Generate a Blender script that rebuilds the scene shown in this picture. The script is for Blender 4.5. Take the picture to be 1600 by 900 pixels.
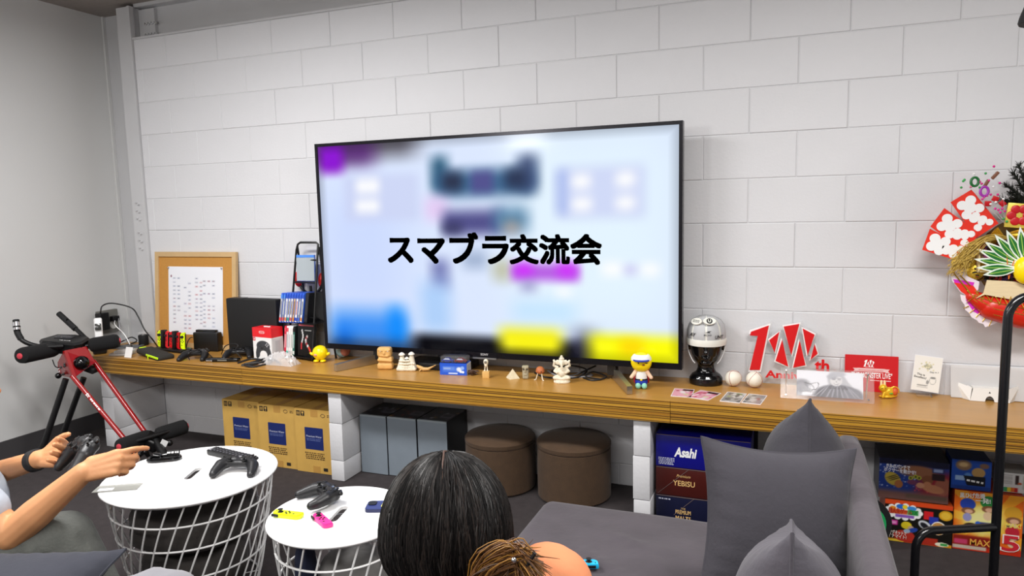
import bpy, bmesh, math, random
import numpy as np
from mathutils import Vector, Matrix, Euler
random.seed(7); np.random.seed(7)
PI = math.pi
for o in list(bpy.data.objects):
    bpy.data.objects.remove(o)
scene = bpy.context.scene
COL = scene.collection

# ------------------------------------------------------------------ camera
cam = bpy.data.cameras.new('camera')
cam.sensor_width = 36.0
cam.lens = 24.967
cam.clip_start = 0.02
camo = bpy.data.objects.new('camera', cam)
COL.objects.link(camo)
camo.matrix_world = Matrix(((0.93055, -0.02032, 0.36559, 3.38824), (0.36542, 0.11466, -0.92375, -3.40416), (-0.02314, 0.99320, 0.11413, 1.41065), (0.00000, 0.00000, 0.00000, 1.00000)))
scene.camera = camo

# ------------------------------------------------------------------ exposure, world, lamps
EXPO = -0.1
scene.view_settings.view_transform = 'Standard'
scene.view_settings.look = 'None'
scene.view_settings.gamma = 1.0
scene.view_settings.use_curve_mapping = False
scene.view_settings.exposure = EXPO
w = bpy.data.worlds.new('world'); scene.world = w
w.use_nodes = True
w.node_tree.nodes['Background'].inputs[0].default_value = (0.9, 0.95, 1.0, 1)
w.node_tree.nodes['Background'].inputs[1].default_value = 0.08

def ceiling_lamp(x, y, z, sx, sy, power, col=(1.0, 0.985, 0.96)):
    l = bpy.data.lights.new('ceiling_light', 'AREA')
    l.shape = 'RECTANGLE'; l.size = sx; l.size_y = sy; l.energy = power; l.color = col
    o = bpy.data.objects.new('ceiling_light', l); COL.objects.link(o)
    o.location = (x, y, z)
    return o
ceiling_lamp(1.0, -1.75, 2.60, 1.3, 0.35, 76, (1.0, 0.99, 0.985))
ceiling_lamp(3.9, -1.95, 2.60, 1.3, 0.35, 72, (1.0, 0.975, 0.95))
left_fill = bpy.data.lights.new('left_fill_light', 'POINT'); left_fill.energy = 75; left_fill.shadow_soft_size = 0.2; left_fill.color = (1.0, 0.985, 0.96)  # unseen point light, added to brighten the left wall up to the ceiling
left_fill_o = bpy.data.objects.new('left_fill_light', left_fill); COL.objects.link(left_fill_o); left_fill_o.location = (0.9, -3.7, 2.15)
ceiling_lamp(2.4, -4.2, 2.60, 2.6, 0.5, 84)

# ------------------------------------------------------------------ materials
def lin(c):
    def f(v):
        return v / 12.92 if v <= 0.04045 else ((v + 0.055) / 1.055) ** 2.4
    return tuple(f(v) for v in c)
def hexc(h):
    return lin(tuple(int(h[i:i+2], 16) / 255 for i in (0, 2, 4)))
MATS = {}
def M(name, h, rough=0.5, metal=0.0, var=0.0, vscale=20.0, bump=0.0, bscale=200.0, coat=0.0, stretch=None, sheen=0.0, spec=0.5):
    if name in MATS: return MATS[name]
    c = hexc(h)
    m = bpy.data.materials.new(name); m.use_nodes = True
    nt = m.node_tree; b = nt.nodes['Principled BSDF']
    b.inputs['Base Color'].default_value = (*c, 1)
    b.inputs['Roughness'].default_value = rough
    b.inputs['Metallic'].default_value = metal
    b.inputs['Coat Weight'].default_value = coat
    b.inputs['Sheen Weight'].default_value = sheen
    b.inputs['Specular IOR Level'].default_value = spec
    if var or bump:
        tc = nt.nodes.new('ShaderNodeTexCoord')
        mp = nt.nodes.new('ShaderNodeMapping')
        if stretch: mp.inputs['Scale'].default_value = stretch
        nt.links.new(tc.outputs['Object'], mp.inputs['Vector'])
    if var:
        n = nt.nodes.new('ShaderNodeTexNoise'); n.inputs['Scale'].default_value = vscale; n.inputs['Detail'].default_value = 5
        nt.links.new(mp.outputs[0], n.inputs['Vector'])
        r = nt.nodes.new('ShaderNodeValToRGB')
        r.color_ramp.elements[0].position = 0.3; r.color_ramp.elements[1].position = 0.7
        r.color_ramp.elements[0].color = (*[max(0, v * (1 - var)) for v in c], 1)
        r.color_ramp.elements[1].color = (*[min(1, v * (1 + var)) for v in c], 1)
        nt.links.new(n.outputs['Fac'], r.inputs['Fac']); nt.links.new(r.outputs['Color'], b.inputs['Base Color'])
    if bump:
        n2 = nt.nodes.new('ShaderNodeTexNoise'); n2.inputs['Scale'].default_value = bscale; n2.inputs['Detail'].default_value = 4
        nt.links.new(mp.outputs[0], n2.inputs['Vector'])
        bp = nt.nodes.new('ShaderNodeBump'); bp.inputs['Strength'].default_value = bump; bp.inputs['Distance'].default_value = 0.004
        nt.links.new(n2.outputs['Fac'], bp.inputs['Height']); nt.links.new(bp.outputs[0], b.inputs['Normal'])
    MATS[name] = m
    return m
def clear(name, tint='FFFFFF', rough=0.04, body=0.08):
    """clear acrylic: straight-through view, weak milky body and a mirror-like skin"""
    if name in MATS: return MATS[name]
    m = bpy.data.materials.new(name); m.use_nodes = True
    nt = m.node_tree; nt.nodes.clear()
    out = nt.nodes.new('ShaderNodeOutputMaterial'); m1 = nt.nodes.new('ShaderNodeMixShader'); m2 = nt.nodes.new('ShaderNodeMixShader')
    tr = nt.nodes.new('ShaderNodeBsdfTransparent'); di = nt.nodes.new('ShaderNodeBsdfDiffuse'); gl = nt.nodes.new('ShaderNodeBsdfGlossy'); fr_ = nt.nodes.new('ShaderNodeFresnel')
    di.inputs[0].default_value = (*hexc(tint), 1); gl.inputs['Roughness'].default_value = rough; fr_.inputs[0].default_value = 1.18
    m1.inputs[0].default_value = body
    nt.links.new(tr.outputs[0], m1.inputs[1]); nt.links.new(di.outputs[0], m1.inputs[2])
    nt.links.new(fr_.outputs[0], m2.inputs[0]); nt.links.new(m1.outputs[0], m2.inputs[1]); nt.links.new(gl.outputs[0], m2.inputs[2]); nt.links.new(m2.outputs[0], out.inputs[0])
    MATS[name] = m
    return m
def glassy(name, tint='FFFFFF', rough=0.03, alpha=0.25, trans=1.0):
    """clear plastic: mostly see-through with a glossy surface"""
    if name in MATS: return MATS[name]
    m = bpy.data.materials.new(name); m.use_nodes = True
    nt = m.node_tree; nt.nodes.clear()
    out = nt.nodes.new('ShaderNodeOutputMaterial'); mix = nt.nodes.new('ShaderNodeMixShader')
    tr = nt.nodes.new('ShaderNodeBsdfTransparent'); pr = nt.nodes.new('ShaderNodeBsdfPrincipled')
    pr.inputs['Base Color'].default_value = (*hexc(tint), 1); pr.inputs['Roughness'].default_value = rough
    mix.inputs[0].default_value = alpha
    nt.links.new(tr.outputs[0], mix.inputs[1]); nt.links.new(pr.outputs[0], mix.inputs[2]); nt.links.new(mix.outputs[0], out.inputs[0])
    MATS[name] = m
    return m
def print_mat(name, rough=0.4, emit=0.0):
    """flat print: colour read from the mesh colour attribute 'ink'"""
    if name in MATS: return MATS[name]
    m = bpy.data.materials.new(name); m.use_nodes = True
    nt = m.node_tree; b = nt.nodes['Principled BSDF']
    a = nt.nodes.new('ShaderNodeVertexColor'); a.layer_name = 'ink'
    if emit:
        b.inputs['Base Color'].default_value = (0.002, 0.002, 0.003, 1); b.inputs['Specular IOR Level'].default_value = 0.12
        nt.links.new(a.outputs['Color'], b.inputs['Emission Color']); b.inputs['Emission Strength'].default_value = emit
    else:
        nt.links.new(a.outputs['Color'], b.inputs['Base Color'])
    b.inputs['Roughness'].default_value = rough
    MATS[name] = m
    return m

# ------------------------------------------------------------------ mesh helpers
_INV = {}
def V(*a): return Vector(a if len(a) > 1 else a[0])
def frame(d):
    d = V(d).normalized()
    u = Vector((0, 0, 1)).cross(d)
    if u.length < 1e-3: u = Vector((1, 0, 0)).cross(d)
    u.normalize(); return u, d.cross(u)
class MB:
    def __init__(s): s.v = []; s.f = []
    def add(s, vs, fs, mat=None):
        k = len(s.v)
        s.v += [tuple(mat @ Vector(v)) if mat else tuple(v) for v in vs]
        s.f += [tuple(i + k for i in f) for f in fs]; return s
    def box(s, c, d, rot=None, bev=0.0):
        hx, hy, hz = d[0] / 2, d[1] / 2, d[2] / 2
        m = Matrix.Translation(c) @ (Euler(rot).to_matrix().to_4x4() if rot else Matrix())
        if bev <= 0:
            vs = [(x, y, z) for z in (-hz, hz) for y in (-hy, hy) for x in (-hx, hx)]
            s.add(vs, [(0, 2, 3, 1), (4, 5, 7, 6), (0, 1, 5, 4), (2, 6, 7, 3), (0, 4, 6, 2), (1, 3, 7, 5)], m)
        else:
            bm = bmesh.new(); bmesh.ops.create_cube(bm, size=1, matrix=Matrix.Diagonal((*d, 1)))
            bmesh.ops.bevel(bm, geom=bm.edges[:], offset=bev, segments=3 if bev > 0.004 else 2, affect='EDGES', profile=0.5)
            bm.verts.index_update()
            s.add([v.co[:] for v in bm.verts], [[v.index for v in f.verts] for f in bm.faces], m); bm.free()
        return s
    def bb(s, lo, hi, bev=0.0):
        return s.box([(a + b) / 2 for a, b in zip(lo, hi)], [abs(b - a) for a, b in zip(lo, hi)], None, bev)
    def tube(s, pts, r, seg=8, cap=True, closed=False):
        pts = [V(p) for p in pts]; n = len(pts); rs = r if isinstance(r, (list, tuple)) else [r] * n
        k = len(s.v); u = None
        for i, p in enumerate(pts):
            if closed: d = pts[(i + 1) % n] - pts[i - 1]
            else: d = pts[min(i + 1, n - 1)] - pts[max(i - 1, 0)]
            d.normalize()
            if u is None: u, w_ = frame(d)
            else:
                u = u - d * u.dot(d); u.normalize(); w_ = d.cross(u)
            for j in range(seg):
                a = 2 * PI * j / seg
                s.v.append(tuple(p + (u * math.cos(a) + w_ * math.sin(a)) * rs[i]))
        for i in range(n if closed else n - 1):
            for j in range(seg):
                a, b = k + i * seg + j, k + i * seg + (j + 1) % seg
                c, d2 = k + ((i + 1) % n) * seg + (j + 1) % seg, k + ((i + 1) % n) * seg + j
                s.f.append((a, b, c, d2))
        if cap and not closed:
            s.f.append(tuple(k + j for j in range(seg))[::-1]); s.f.append(tuple(k + (n - 1) * seg + j for j in range(seg)))
        return s
    def lathe(s, prof, c=(0, 0, 0), seg=24, axis=None, sx=1, sy=1):
        m = Matrix.Translation(c)
        if axis is not None:
            u, w_ = frame(axis); d = V(axis).normalized()
            m = m @ Matrix((u, w_, d)).transposed().to_4x4()
        k = len(s.v)
        for (r, z) in prof:
            for j in range(seg):
                a = 2 * PI * j / seg
                s.v.append(tuple(m @ Vector((r * math.cos(a) * sx, r * math.sin(a) * sy, z))))
        for i in range(len(prof) - 1):
            for j in range(seg):
                s.f.append((k + i * seg + j, k + i * seg + (j + 1) % seg, k + (i + 1) * seg + (j + 1) % seg, k + (i + 1) * seg + j))
        s.f.append(tuple(k + j for j in range(seg))[::-1]); s.f.append(tuple(k + (len(prof) - 1) * seg + j for j in range(seg)))
        return s
    def ball(s, c, r, seg=16, rings=10, rot=None):
        r = (r, r, r) if not isinstance(r, (tuple, list)) else r
        m = Matrix.Translation(c) @ (Euler(rot).to_matrix().to_4x4() if rot else Matrix()) @ Matrix.Diagonal((*r, 1))
        k = len(s.v)
        s.v.append(tuple(m @ Vector((0, 0, -1))))
        for i in range(1, rings):
            t = -PI / 2 + PI * i / rings
            for j in range(seg):
                a = 2 * PI * j / seg
                s.v.append(tuple(m @ Vector((math.cos(t) * math.cos(a), math.cos(t) * math.sin(a), math.sin(t)))))
        s.v.append(tuple(m @ Vector((0, 0, 1)))); e = len(s.v) - 1
        for j in range(seg):
            s.f.append((k, k + 1 + (j + 1) % seg, k + 1 + j)); q = k + 1 + (rings - 2) * seg
            s.f.append((e, q + j, q + (j + 1) % seg))
        for i in range(rings - 2):
            for j in range(seg):
                a = k + 1 + i * seg
                s.f.append((a + j, a + (j + 1) % seg, a + seg + (j + 1) % seg, a + seg + j))
        return s
    def cap(s, p0, p1, r0, r1, seg=14):
        """tapered limb with round ends"""
        p0, p1 = V(p0), V(p1); d = (p1 - p0); L = d.length
        if L < 1e-6: return s.ball(p0, r0)
        d.normalize(); prof = []
        for i in range(6):
            t = -PI / 2 + PI / 2 * i / 6; prof.append((max(1e-4, r0 * math.cos(t)), r0 * math.sin(t)))
        prof.append((r0, 0)); prof.append((r1, L))
        for i in range(1, 7):
            t = PI / 2 * i / 6; prof.append((max(1e-4, r1 * math.cos(t)), L + r1 * math.sin(t)))
        return s.lathe(prof, p0, seg, d)
    def chain(s, pts, rs, seg=14):
        for i in range(len(pts) - 1): s.cap(pts[i], pts[i + 1], rs[i], rs[i + 1], seg)
        return s
    def prism(s, poly, z0, z1, mat=None):
        n = len(poly); vs = [(x, y, z0) for x, y in poly] + [(x, y, z1) for x, y in poly]
        fs = [tuple(range(n))[::-1], tuple(range(n, 2 * n))] + [(i, (i + 1) % n, n + (i + 1) % n, n + i) for i in range(n)]
        return s.add(vs, fs, mat)
    def build(s, name, mat, parent=None, smooth=True, local=False, sharp=40, voxel=0, soften=2, mod=None):
        me = bpy.data.meshes.new(name); me.from_pydata(s.v, [], s.f); me.update()
        bm = bmesh.new(); bm.from_mesh(me); bmesh.ops.recalc_face_normals(bm, faces=bm.faces[:]); bm.to_mesh(me); bm.free()
        if voxel:
            t = bpy.data.objects.new('tmp', me); COL.objects.link(t)
            r = t.modifiers.new('r', 'REMESH'); r.mode = 'VOXEL'; r.voxel_size = voxel; r.use_smooth_shade = True
            if soften:
                q = t.modifiers.new('s', 'SMOOTH'); q.factor = 0.5; q.iterations = soften
            if mod: mod(t)
            dg = bpy.context.evaluated_depsgraph_get()
            me2 = bpy.data.meshes.new_from_object(t.evaluated_get(dg)); bpy.data.objects.remove(t); bpy.data.meshes.remove(me)
            me = me2; me.name = name
        return link(name, me, mat, parent, smooth, local, sharp)
def link(name, me, mat, parent=None, smooth=True, local=False, sharp=40):
    if parent is not None and not local and parent.name in _INV: me.transform(_INV[parent.name])
    if smooth:
        me.shade_smooth()
        if sharp < 180: me.set_sharp_from_angle(angle=math.radians(sharp))
    me.materials.clear()
    for m in (mat if isinstance(mat, (list, tuple)) else [mat]): me.materials.append(m)
    o = bpy.data.objects.new(name, me); COL.objects.link(o)
    if parent is not None:
        o.parent = parent
        if parent.name in _INV: _INV[o.name] = _INV[parent.name]
    return o
def thing(name, label, cat, loc=(0, 0, 0), rot=(0, 0, 0), group=None):
    o = bpy.data.objects.new(name, None); COL.objects.link(o)
    o.location = loc; o.rotation_euler = rot
    _INV[o.name] = (Matrix.Translation(loc) @ Euler(rot).to_matrix().to_4x4()).inverted()
    return tag(o, label, cat, group)
def tag(o, label, cat, group=None):
    o['label'] = label; o['category'] = cat
    if group: o['group'] = group
    return o
def struct(o): o['kind'] = 'structure'; return o
def kids(o): return [c for c in bpy.data.objects if c.parent == o]
def dup(root, loc, rot, label, group=None):
    r = root.copy(); COL.objects.link(r); r.location = loc; r.rotation_euler = rot; r['label'] = label
    if group: r['group'] = group
    _INV[r.name] = (Matrix.Translation(loc) @ Euler(rot).to_matrix().to_4x4()).inverted()
    for ch in kids(root):
        c = ch.copy(); COL.objects.link(c); c.parent = r
        for g in kids(ch):
            d = g.copy(); COL.objects.link(d); d.parent = c
    return r
def rect_mat(c, right, up):
    """matrix: local x = right, local y = up, local z = out of the face, origin c"""
    r, u = V(right).normalized(), V(up).normalized()
    n = r.cross(u).normalized(); u = n.cross(r)
    m = Matrix((r, u, n)).transposed().to_4x4(); m.translation = V(c); return m
_TXT = {}
def text(body, mat, parent, mtx, size, align='CENTER', bold=0.0, depth=0.0004, name='lettering', sx=1.0, width=None, shear=0.0, heavy=0.0):
    """printed words as thin raised letters; mtx from rect_mat (world)"""
    cu = bpy.data.curves.new('t', 'FONT'); cu.body = body; cu.size = size; cu.align_x = align; cu.align_y = 'CENTER'
    cu.offset = bold * size; cu.shear = shear; cu.resolution_u = 3
    t = bpy.data.objects.new('t', cu); COL.objects.link(t)
    dg = bpy.context.evaluated_depsgraph_get()
    me = bpy.data.meshes.new_from_object(t.evaluated_get(dg)); bpy.data.objects.remove(t); bpy.data.curves.remove(cu)
    if width and len(me.vertices):
        xs = [v.co.x for v in me.vertices]; sx = width / max(1e-6, (max(xs) - min(xs)))
    me.transform(Matrix.Diagonal((sx, 1, 1, 1)))
    if heavy:      # heavier strokes: the same glyphs laid over each other in a small ring
        b = bmesh.new()
        for k in range(16):
            q = k / 4; e = (q % 1) * 2 - 1; ox, oy = ((e, -1), (1, e), (-e, 1), (-1, -e))[int(q)]
            m2 = me.copy(); m2.transform(Matrix.Translation((heavy * size * ox, heavy * size * oy, 2e-5 * k))); b.from_mesh(m2); bpy.data.meshes.remove(m2)
        b.from_mesh(me); b.to_mesh(me); b.free()
    me.transform(mtx @ Matrix.Translation((0, 0, depth)))
    return link(name, me, mat, parent, False)
def printed(name, mat, parent, mtx, w_, h_, nu, nv, fn, lift=0.0006):
    """flat print on a face centred on mtx; fn(U,V arrays 0..1) -> sRGB array"""
    us = np.linspace(0, 1, nu + 1); vs = np.linspace(0, 1, nv + 1); U, Vv = np.meshgrid(us, vs)
    col = np.clip(fn(U, Vv), 0, 1).reshape(-1, 3)
    col = np.where(col <= 0.04045, col / 12.92, ((col + 0.055) / 1.055) ** 2.4)
    P = np.stack([(U.ravel() - .5) * w_, (Vv.ravel() - .5) * h_, np.full(U.size, lift)], 1)
    n = nu + 1; idx = np.arange((nv + 1) * n).reshape(nv + 1, n)
    F = np.stack([idx[:-1, :-1], idx[:-1, 1:], idx[1:, 1:], idx[1:, :-1]], -1).reshape(-1, 4)
    me = bpy.data.meshes.new(name); me.from_pydata(P.tolist(), [], F.tolist())
    a = me.color_attributes.new('ink', 'FLOAT_COLOR', 'POINT')
    a.data.foreach_set('color', np.concatenate([col, np.ones((len(col), 1))], 1).astype(np.float32).ravel())
    me.transform(mtx)
    return link(name, me, mat, parent, False)
class Art:
    """tiny painter for flat prints"""
    def __init__(s, U, Vv, base): s.U, s.V = U, Vv; s.c = np.ones(U.shape + (3,)) * np.array(Art.h(base))
    @staticmethod
    def h(x): return [int(x[i:i+2], 16) / 255 for i in (0, 2, 4)] if isinstance(x, str) else x
    def mix(s, m, col): s.c = s.c * (1 - m[..., None]) + np.array(Art.h(col)) * m[..., None]; return s
    def ell(s, x, y, rx, ry, col, soft=0.15, ang=0):
        dx, dy = s.U - x, s.V - y; ca, sa = math.cos(ang), math.sin(ang)
        d = np.sqrt(((dx * ca + dy * sa) / rx) ** 2 + ((-dx * sa + dy * ca) / ry) ** 2)
        return s.mix(np.clip((1 + soft / 2 - d) / soft, 0, 1), col)
    def rect(s, x0, y0, x1, y1, col, soft=0.004, softy=None):
        softy = softy or soft
        sm = lambda t: np.clip(t, 0, 1) ** 2 * (3 - 2 * np.clip(t, 0, 1))
        m = sm((s.U - x0) / soft + .5) * sm((x1 - s.U) / soft + .5) * sm((s.V - y0) / softy + .5) * sm((y1 - s.V) / softy + .5)
        return s.mix(m, col)
    def grad(s, y0, y1, c0, c1):
        t = np.clip((s.V - y0) / (y1 - y0), 0, 1)[..., None]
        s.c = np.array(Art.h(c0)) * (1 - t) + np.array(Art.h(c1)) * t; return s
    def rays(s, x, y, n, col, rad=2.0):
        a = np.arctan2(s.V - y, s.U - x); m = (np.sin(a * n) > 0.2) * (np.hypot(s.U - x, s.V - y) < rad)
        return s.mix(m.astype(float), col)
    def noise(s, amt, k=8):
        r = np.random.rand(k, k); iu = np.clip((s.U * (k - 1)).astype(int), 0, k - 1); iv = np.clip((s.V * (k - 1)).astype(int), 0, k - 1)
        s.c = s.c + (r[iv, iu][..., None] - .5) * amt; return s
def arc(c, r, a0, a1, n, ax=(1, 0, 0), ay=(0, 0, 1)):
    c, ax, ay = V(c), V(ax), V(ay)
    return [c + ax * r * math.cos(a0 + (a1 - a0) * i / n) + ay * r * math.sin(a0 + (a1 - a0) * i / n) for i in range(n + 1)]
def bez(p, n=12):
    """smooth path through the points (Catmull-Rom)"""
    p = [V(q) for q in p]; q = [p[0] * 2 - p[1]] + p + [p[-1] * 2 - p[-2]]; out = []
    for i in range(1, len(q) - 2):
        for k in range(n):
            t = k / n
            out.append(0.5 * (2 * q[i] + (q[i+1] - q[i-1]) * t + (2 * q[i-1] - 5 * q[i] + 4 * q[i+1] - q[i+2]) * t * t + (3 * q[i] - q[i-1] - 3 * q[i+1] + q[i+2]) * t ** 3))
    out.append(p[-1]); return out
def rrect(w_, h_, r, n=5):
    pts = []
    for cx, cy, a in ((w_/2 - r, h_/2 - r, 0), (-w_/2 + r, h_/2 - r, PI/2), (-w_/2 + r, -h_/2 + r, PI), (w_/2 - r, -h_/2 + r, 1.5 * PI)):
        for i in range(n + 1): pts.append((cx + r * math.cos(a + PI/2 * i/n), cy + r * math.sin(a + PI/2 * i/n)))
    return pts

# ================================================================== THE ROOM
m_block = M('painted_block', 'D6D6D9', 0.62, var=0.02, vscale=3, bump=0.25, bscale=70)
m_joint = M('painted_joint', 'CFCFD1', 0.75, bump=0.3, bscale=90)
m_panel = M('white_panel', 'D2D2D1', 0.34, var=0.015, vscale=1.2)
m_steel = M('painted_steel', 'C6C6C8', 0.42, var=0.02, vscale=6)
m_ceil = M('ceiling_board', '98908A', 0.85, var=0.06, vscale=40, bump=0.4, bscale=120)
m_floor = M('dark_carpet', '342E2F', 0.9, var=0.16, vscale=26, bump=0.5, bscale=420)
m_black = M('black_plastic', '0C0C0E', 0.42, bump=0.05, bscale=600)
m_gloss = M('gloss_black', '0A0A0C', 0.12)
m_matt = M('matt_black', '0D0D0F', 0.7)
m_white = M('white_plastic', 'EDEDED', 0.35)
m_red = M('red_print', 'D51017', 0.4)
m_wtxt = M('white_ink', 'F4F4F4', 0.5)
m_ktxt = M('black_ink', '101010', 0.6)
m_chrome = M('chrome', 'D0D0D4', 0.18, metal=1.0)
XL, XR, YB, ZC = -0.90, 6.2, -6.2, 2.72
floor = struct(MB().bb((XL, YB, -0.05), (XR, 0.25, 0)).build('floor', m_floor, smooth=False))
ceil_ = struct(MB().bb((XL - .1, YB, ZC), (XR, 0.3, ZC + .08)).build('ceiling', m_ceil, smooth=False))
wl = struct(MB().bb((XL - .08, YB, 0), (XL, 0.25, ZC)).build('wall_left', m_panel, smooth=False))
MB().bb((XL, 0.150, 0.11), (XL + .014, 0.169, ZC)).build('corner_strip', m_panel, wl, False)
struct(MB().bb((XR, YB, 0), (XR + .08, 0.3, ZC)).build('wall_right', m_panel, smooth=False))
struct(MB().bb((XL - .08, YB - .08, 0), (XR + .08, YB, ZC)).build('wall_front', m_panel, smooth=False))
struct(MB().bb((XL, YB, 0), (XL + .012, 0.18, 0.11)).build('baseboard_left', M('dark_rubber', '434143', 0.5), smooth=False))
# block wall: backing with recessed joints, every block a piece of its own
wb = struct(MB().bb((-0.46, 0.0035, 0), (XR, 0.18, 2.497)).build('wall_back', m_joint, smooth=False))
_blk = {}
def block_mesh(w_, h_, d_, g=0.0016, ch=0.0026):
    key = (round(w_, 3), round(h_, 3), round(d_, 3))
    if key not in _blk:
        a, b = w_ / 2 - g, h_ / 2 - g
        vs = [(x, 0, z) for z in (-b + ch, b - ch) for x in (-a + ch, a - ch)]
        vs += [(x, ch, z) for z in (-b, b) for x in (-a, a)] + [(x, d_, z) for z in (-b, b) for x in (-a, a)]
        fs = [(0, 1, 3, 2), (0, 4, 5, 1), (1, 5, 7, 3), (3, 7, 6, 2), (2, 6, 4, 0)]
        fs += [(4, 8, 9, 5), (5, 9, 11, 7), (7, 11, 10, 6), (6, 10, 8, 4)]
        me = bpy.data.meshes.new('block'); me.from_pydata(vs, [], fs); me.materials.append(m_block); _blk[key] = me
    return _blk[key]
def block(parent, x0, x1, z0, z1, y, d_=0.03):
    o = bpy.data.objects.new('block', block_mesh(x1 - x0, z1 - z0, d_)); COL.objects.link(o); o.parent = parent
    o.location = ((x0 + x1) / 2, y, (z0 + z1) / 2); return o
rows = [(2.31, 2.497)] + [(max(0, 2.31 - .2 * k), 2.31 - .2 * (k - 1)) for k in range(1, 13)]
for r, (z0, z1) in enumerate(rows):
    x = -0.46; nx = (-0.4 if r % 2 else -0.2)
    while x < 5.3:
        block(wb, x, nx, z0, z1, random.uniform(-0.0012, 0.0012)); x, nx = nx, nx + 0.4
# steel column in the corner and beam over the block wall
col_ = struct(MB().bb((XL + .012, 0.17, 0), (-0.56, 0.2, ZC)).bb((-0.585, 0.0, 0), (-0.475, 0.18, 2.70)).build('trim_1', m_steel, smooth=False))
MB().bb((-0.482, -0.012, 0.58), (-0.462, 0.02, 2.70)).build('edge_plate', m_steel, col_, False)
for z in (1.49, 1.44, 1.39, 1.30, 1.25, 1.20):
    for dx in (0, 0.022):
        MB().lathe([(0.0075, 0), (0.0075, 0.006), (0.004, 0.006), (0.004, 0.012)], (-0.545 + dx, 0.0, z - dx * .5), 6, (0, -1, 0)).build('bolt', m_steel, col_)
beam = struct(MB().bb((-0.47, 0.09, 2.497), (XR, 0.2, ZC)).bb((-0.47, -0.004, 2.497), (XR, 0.18, 2.509)).bb((-0.47, 0.03, 2.70), (XR, 0.1, ZC)).build('trim_2', m_steel, smooth=False))
plate_ = MB().bb((-0.47, 0.065, 2.509), (-0.34, 0.09, 2.69)).build('splice_plate', m_steel, beam, False)
for zz in (2.60, 2.535):
    for k in range(4):
        MB().lathe([(0.011, 0), (0.011, 0.01), (0.006, 0.01), (0.006, 0.022)], (-0.41 + .026 * k, 0.065, zz), 6, (0, -1, 0)).build('bolt', m_steel, plate_)

# ------------------------------------------------------------------ long plywood counter on block piers
def ply_mat(name, h, dark):
    m = bpy.data.materials.new(name); m.use_nodes = True; nt = m.node_tree; b = nt.nodes['Principled BSDF']
    tc = nt.nodes.new('ShaderNodeTexCoord'); mp = nt.nodes.new('ShaderNodeMapping'); mp.inputs['Scale'].default_value = (0.9, 3, 260)
    n = nt.nodes.new('ShaderNodeTexNoise'); n.inputs['Scale'].default_value = 1.0; n.inputs['Detail'].default_value = 3
    r = nt.nodes.new('ShaderNodeValToRGB'); r.color_ramp.elements[0].position = 0.36; r.color_ramp.elements[1].position = 0.6
    r.color_ramp.elements[0].color = (*hexc(dark), 1); r.color_ramp.elements[1].color = (*hexc(h), 1)
    nt.links.new(tc.outputs['Object'], mp.inputs[0]); nt.links.new(mp.outputs[0], n.inputs[0]); nt.links.new(n.outputs[0], r.inputs[0]); nt.links.new(r.outputs[0], b.inputs['Base Color'])
    b.inputs['Roughness'].default_value = 0.38; return m
m_edge = ply_mat('ply_edge', 'C39232', '96661E')
m_glue = M('dark_veneer', '4A2D12', 0.6)
m_top = M('oak_top', 'B58540', 0.3, var=0.07, vscale=5, stretch=(0.6, 8, 1))
ct = thing('wooden_counter', 'long low golden plywood counter with layered front edge along the block wall', 'counter', (2.2, -0.21, 0.478))
CX0, CX1 = -0.70, 5.4
for xa, xb in ((CX0, 0.62), (0.622, 2.92), (2.922, CX1)):
    for k in range(4):
        z0 = 0.478 + .024 * k
        MB().bb((xa, -0.43 + random.uniform(-.001, .001), z0 + .0006), (xb, -0.0035, z0 + .0232)).build('plywood_board', [m_edge if k < 3 else m_edge], ct, False)
        for t_ in (0.0045, 0.0195):
            MB().bb((xa, -0.4316, z0 + t_), (xb, -0.4290, z0 + t_ + .0016)).build('dark_veneer_line', m_glue, ct, False)
MB().bb((CX0, -0.4295, 0.5733), (CX1, -0.0035, 0.575)).build('top_veneer', m_top, ct, False)
def pier(x0, x1, yf, label):
    p = thing('block_pier', label, 'pier', ((x0 + x1) / 2, yf / 2, 0), group='block piers under the counter')
    for z0, z1 in ((0, .11), (.11, .31), (.31, .4775)):
        dx = random.uniform(-.002, .002)
        MB().box(((x0 + x1) / 2 + dx, (yf - .004) / 2, (z0 + z1) / 2), (x1 - x0, -yf - .006, z1 - z0 - .003), None, .003).build('block', m_block, p)
pier(-.52, -.43, -.385, 'white painted block pier at the far left end, behind the red exercise machine')
pier(1.158, 1.238, -.41, 'white painted block pier between the cardboard boxes and the grey boxes')
pier(2.757, 2.832, -.41, 'white painted block pier left of the blue and brown beer boxes')
pier(4.36, 4.44, -.41, 'white painted block pier right of the toy boxes')

# ================================================================== TELEVISION
TX0, TX1, TZ0, TZ1, TY = 0.986, 2.933, 0.652, 1.768, -0.175
tv = thing('television', 'very large flat television with a blurred bright picture standing on the counter', 'television', (1.95, -0.17, 0.575))
MB().bb((TX0 + .01, TY + .012, TZ0 + .01), (TX1 - .01, TY + .05, TZ1 - .01)).bb((1.2, TY + .05, .70), (2.7, TY + .085, 1.35)).build('back_cover', m_matt, tv, False)
bz = 0.0165; m_bez = M('tv_bezel', '1B1A20', 0.25, metal=0.6)
fr = MB()
out = [(TX0, TZ0), (TX1, TZ0), (TX1, TZ1), (TX0, TZ1)]
inn = [(TX0 + bz, TZ0 + bz + .012), (TX1 - bz, TZ0 + bz + .012), (TX1 - bz, TZ1 - bz), (TX0 + bz, TZ1 - bz)]
for i in range(4):
    j = (i + 1) % 4; q = [out[i], out[j], inn[j], inn[i]]
    fr.add([(x, TY, z) for x, z in q] + [(x, TY + .045, z) for x, z in q], [(0, 1, 2, 3), (4, 7, 6, 5), (0, 4, 5, 1), (2, 6, 7, 3), (0, 3, 7, 4), (1, 5, 6, 2)])
fr.build('bezel', m_bez, tv, False)
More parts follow.
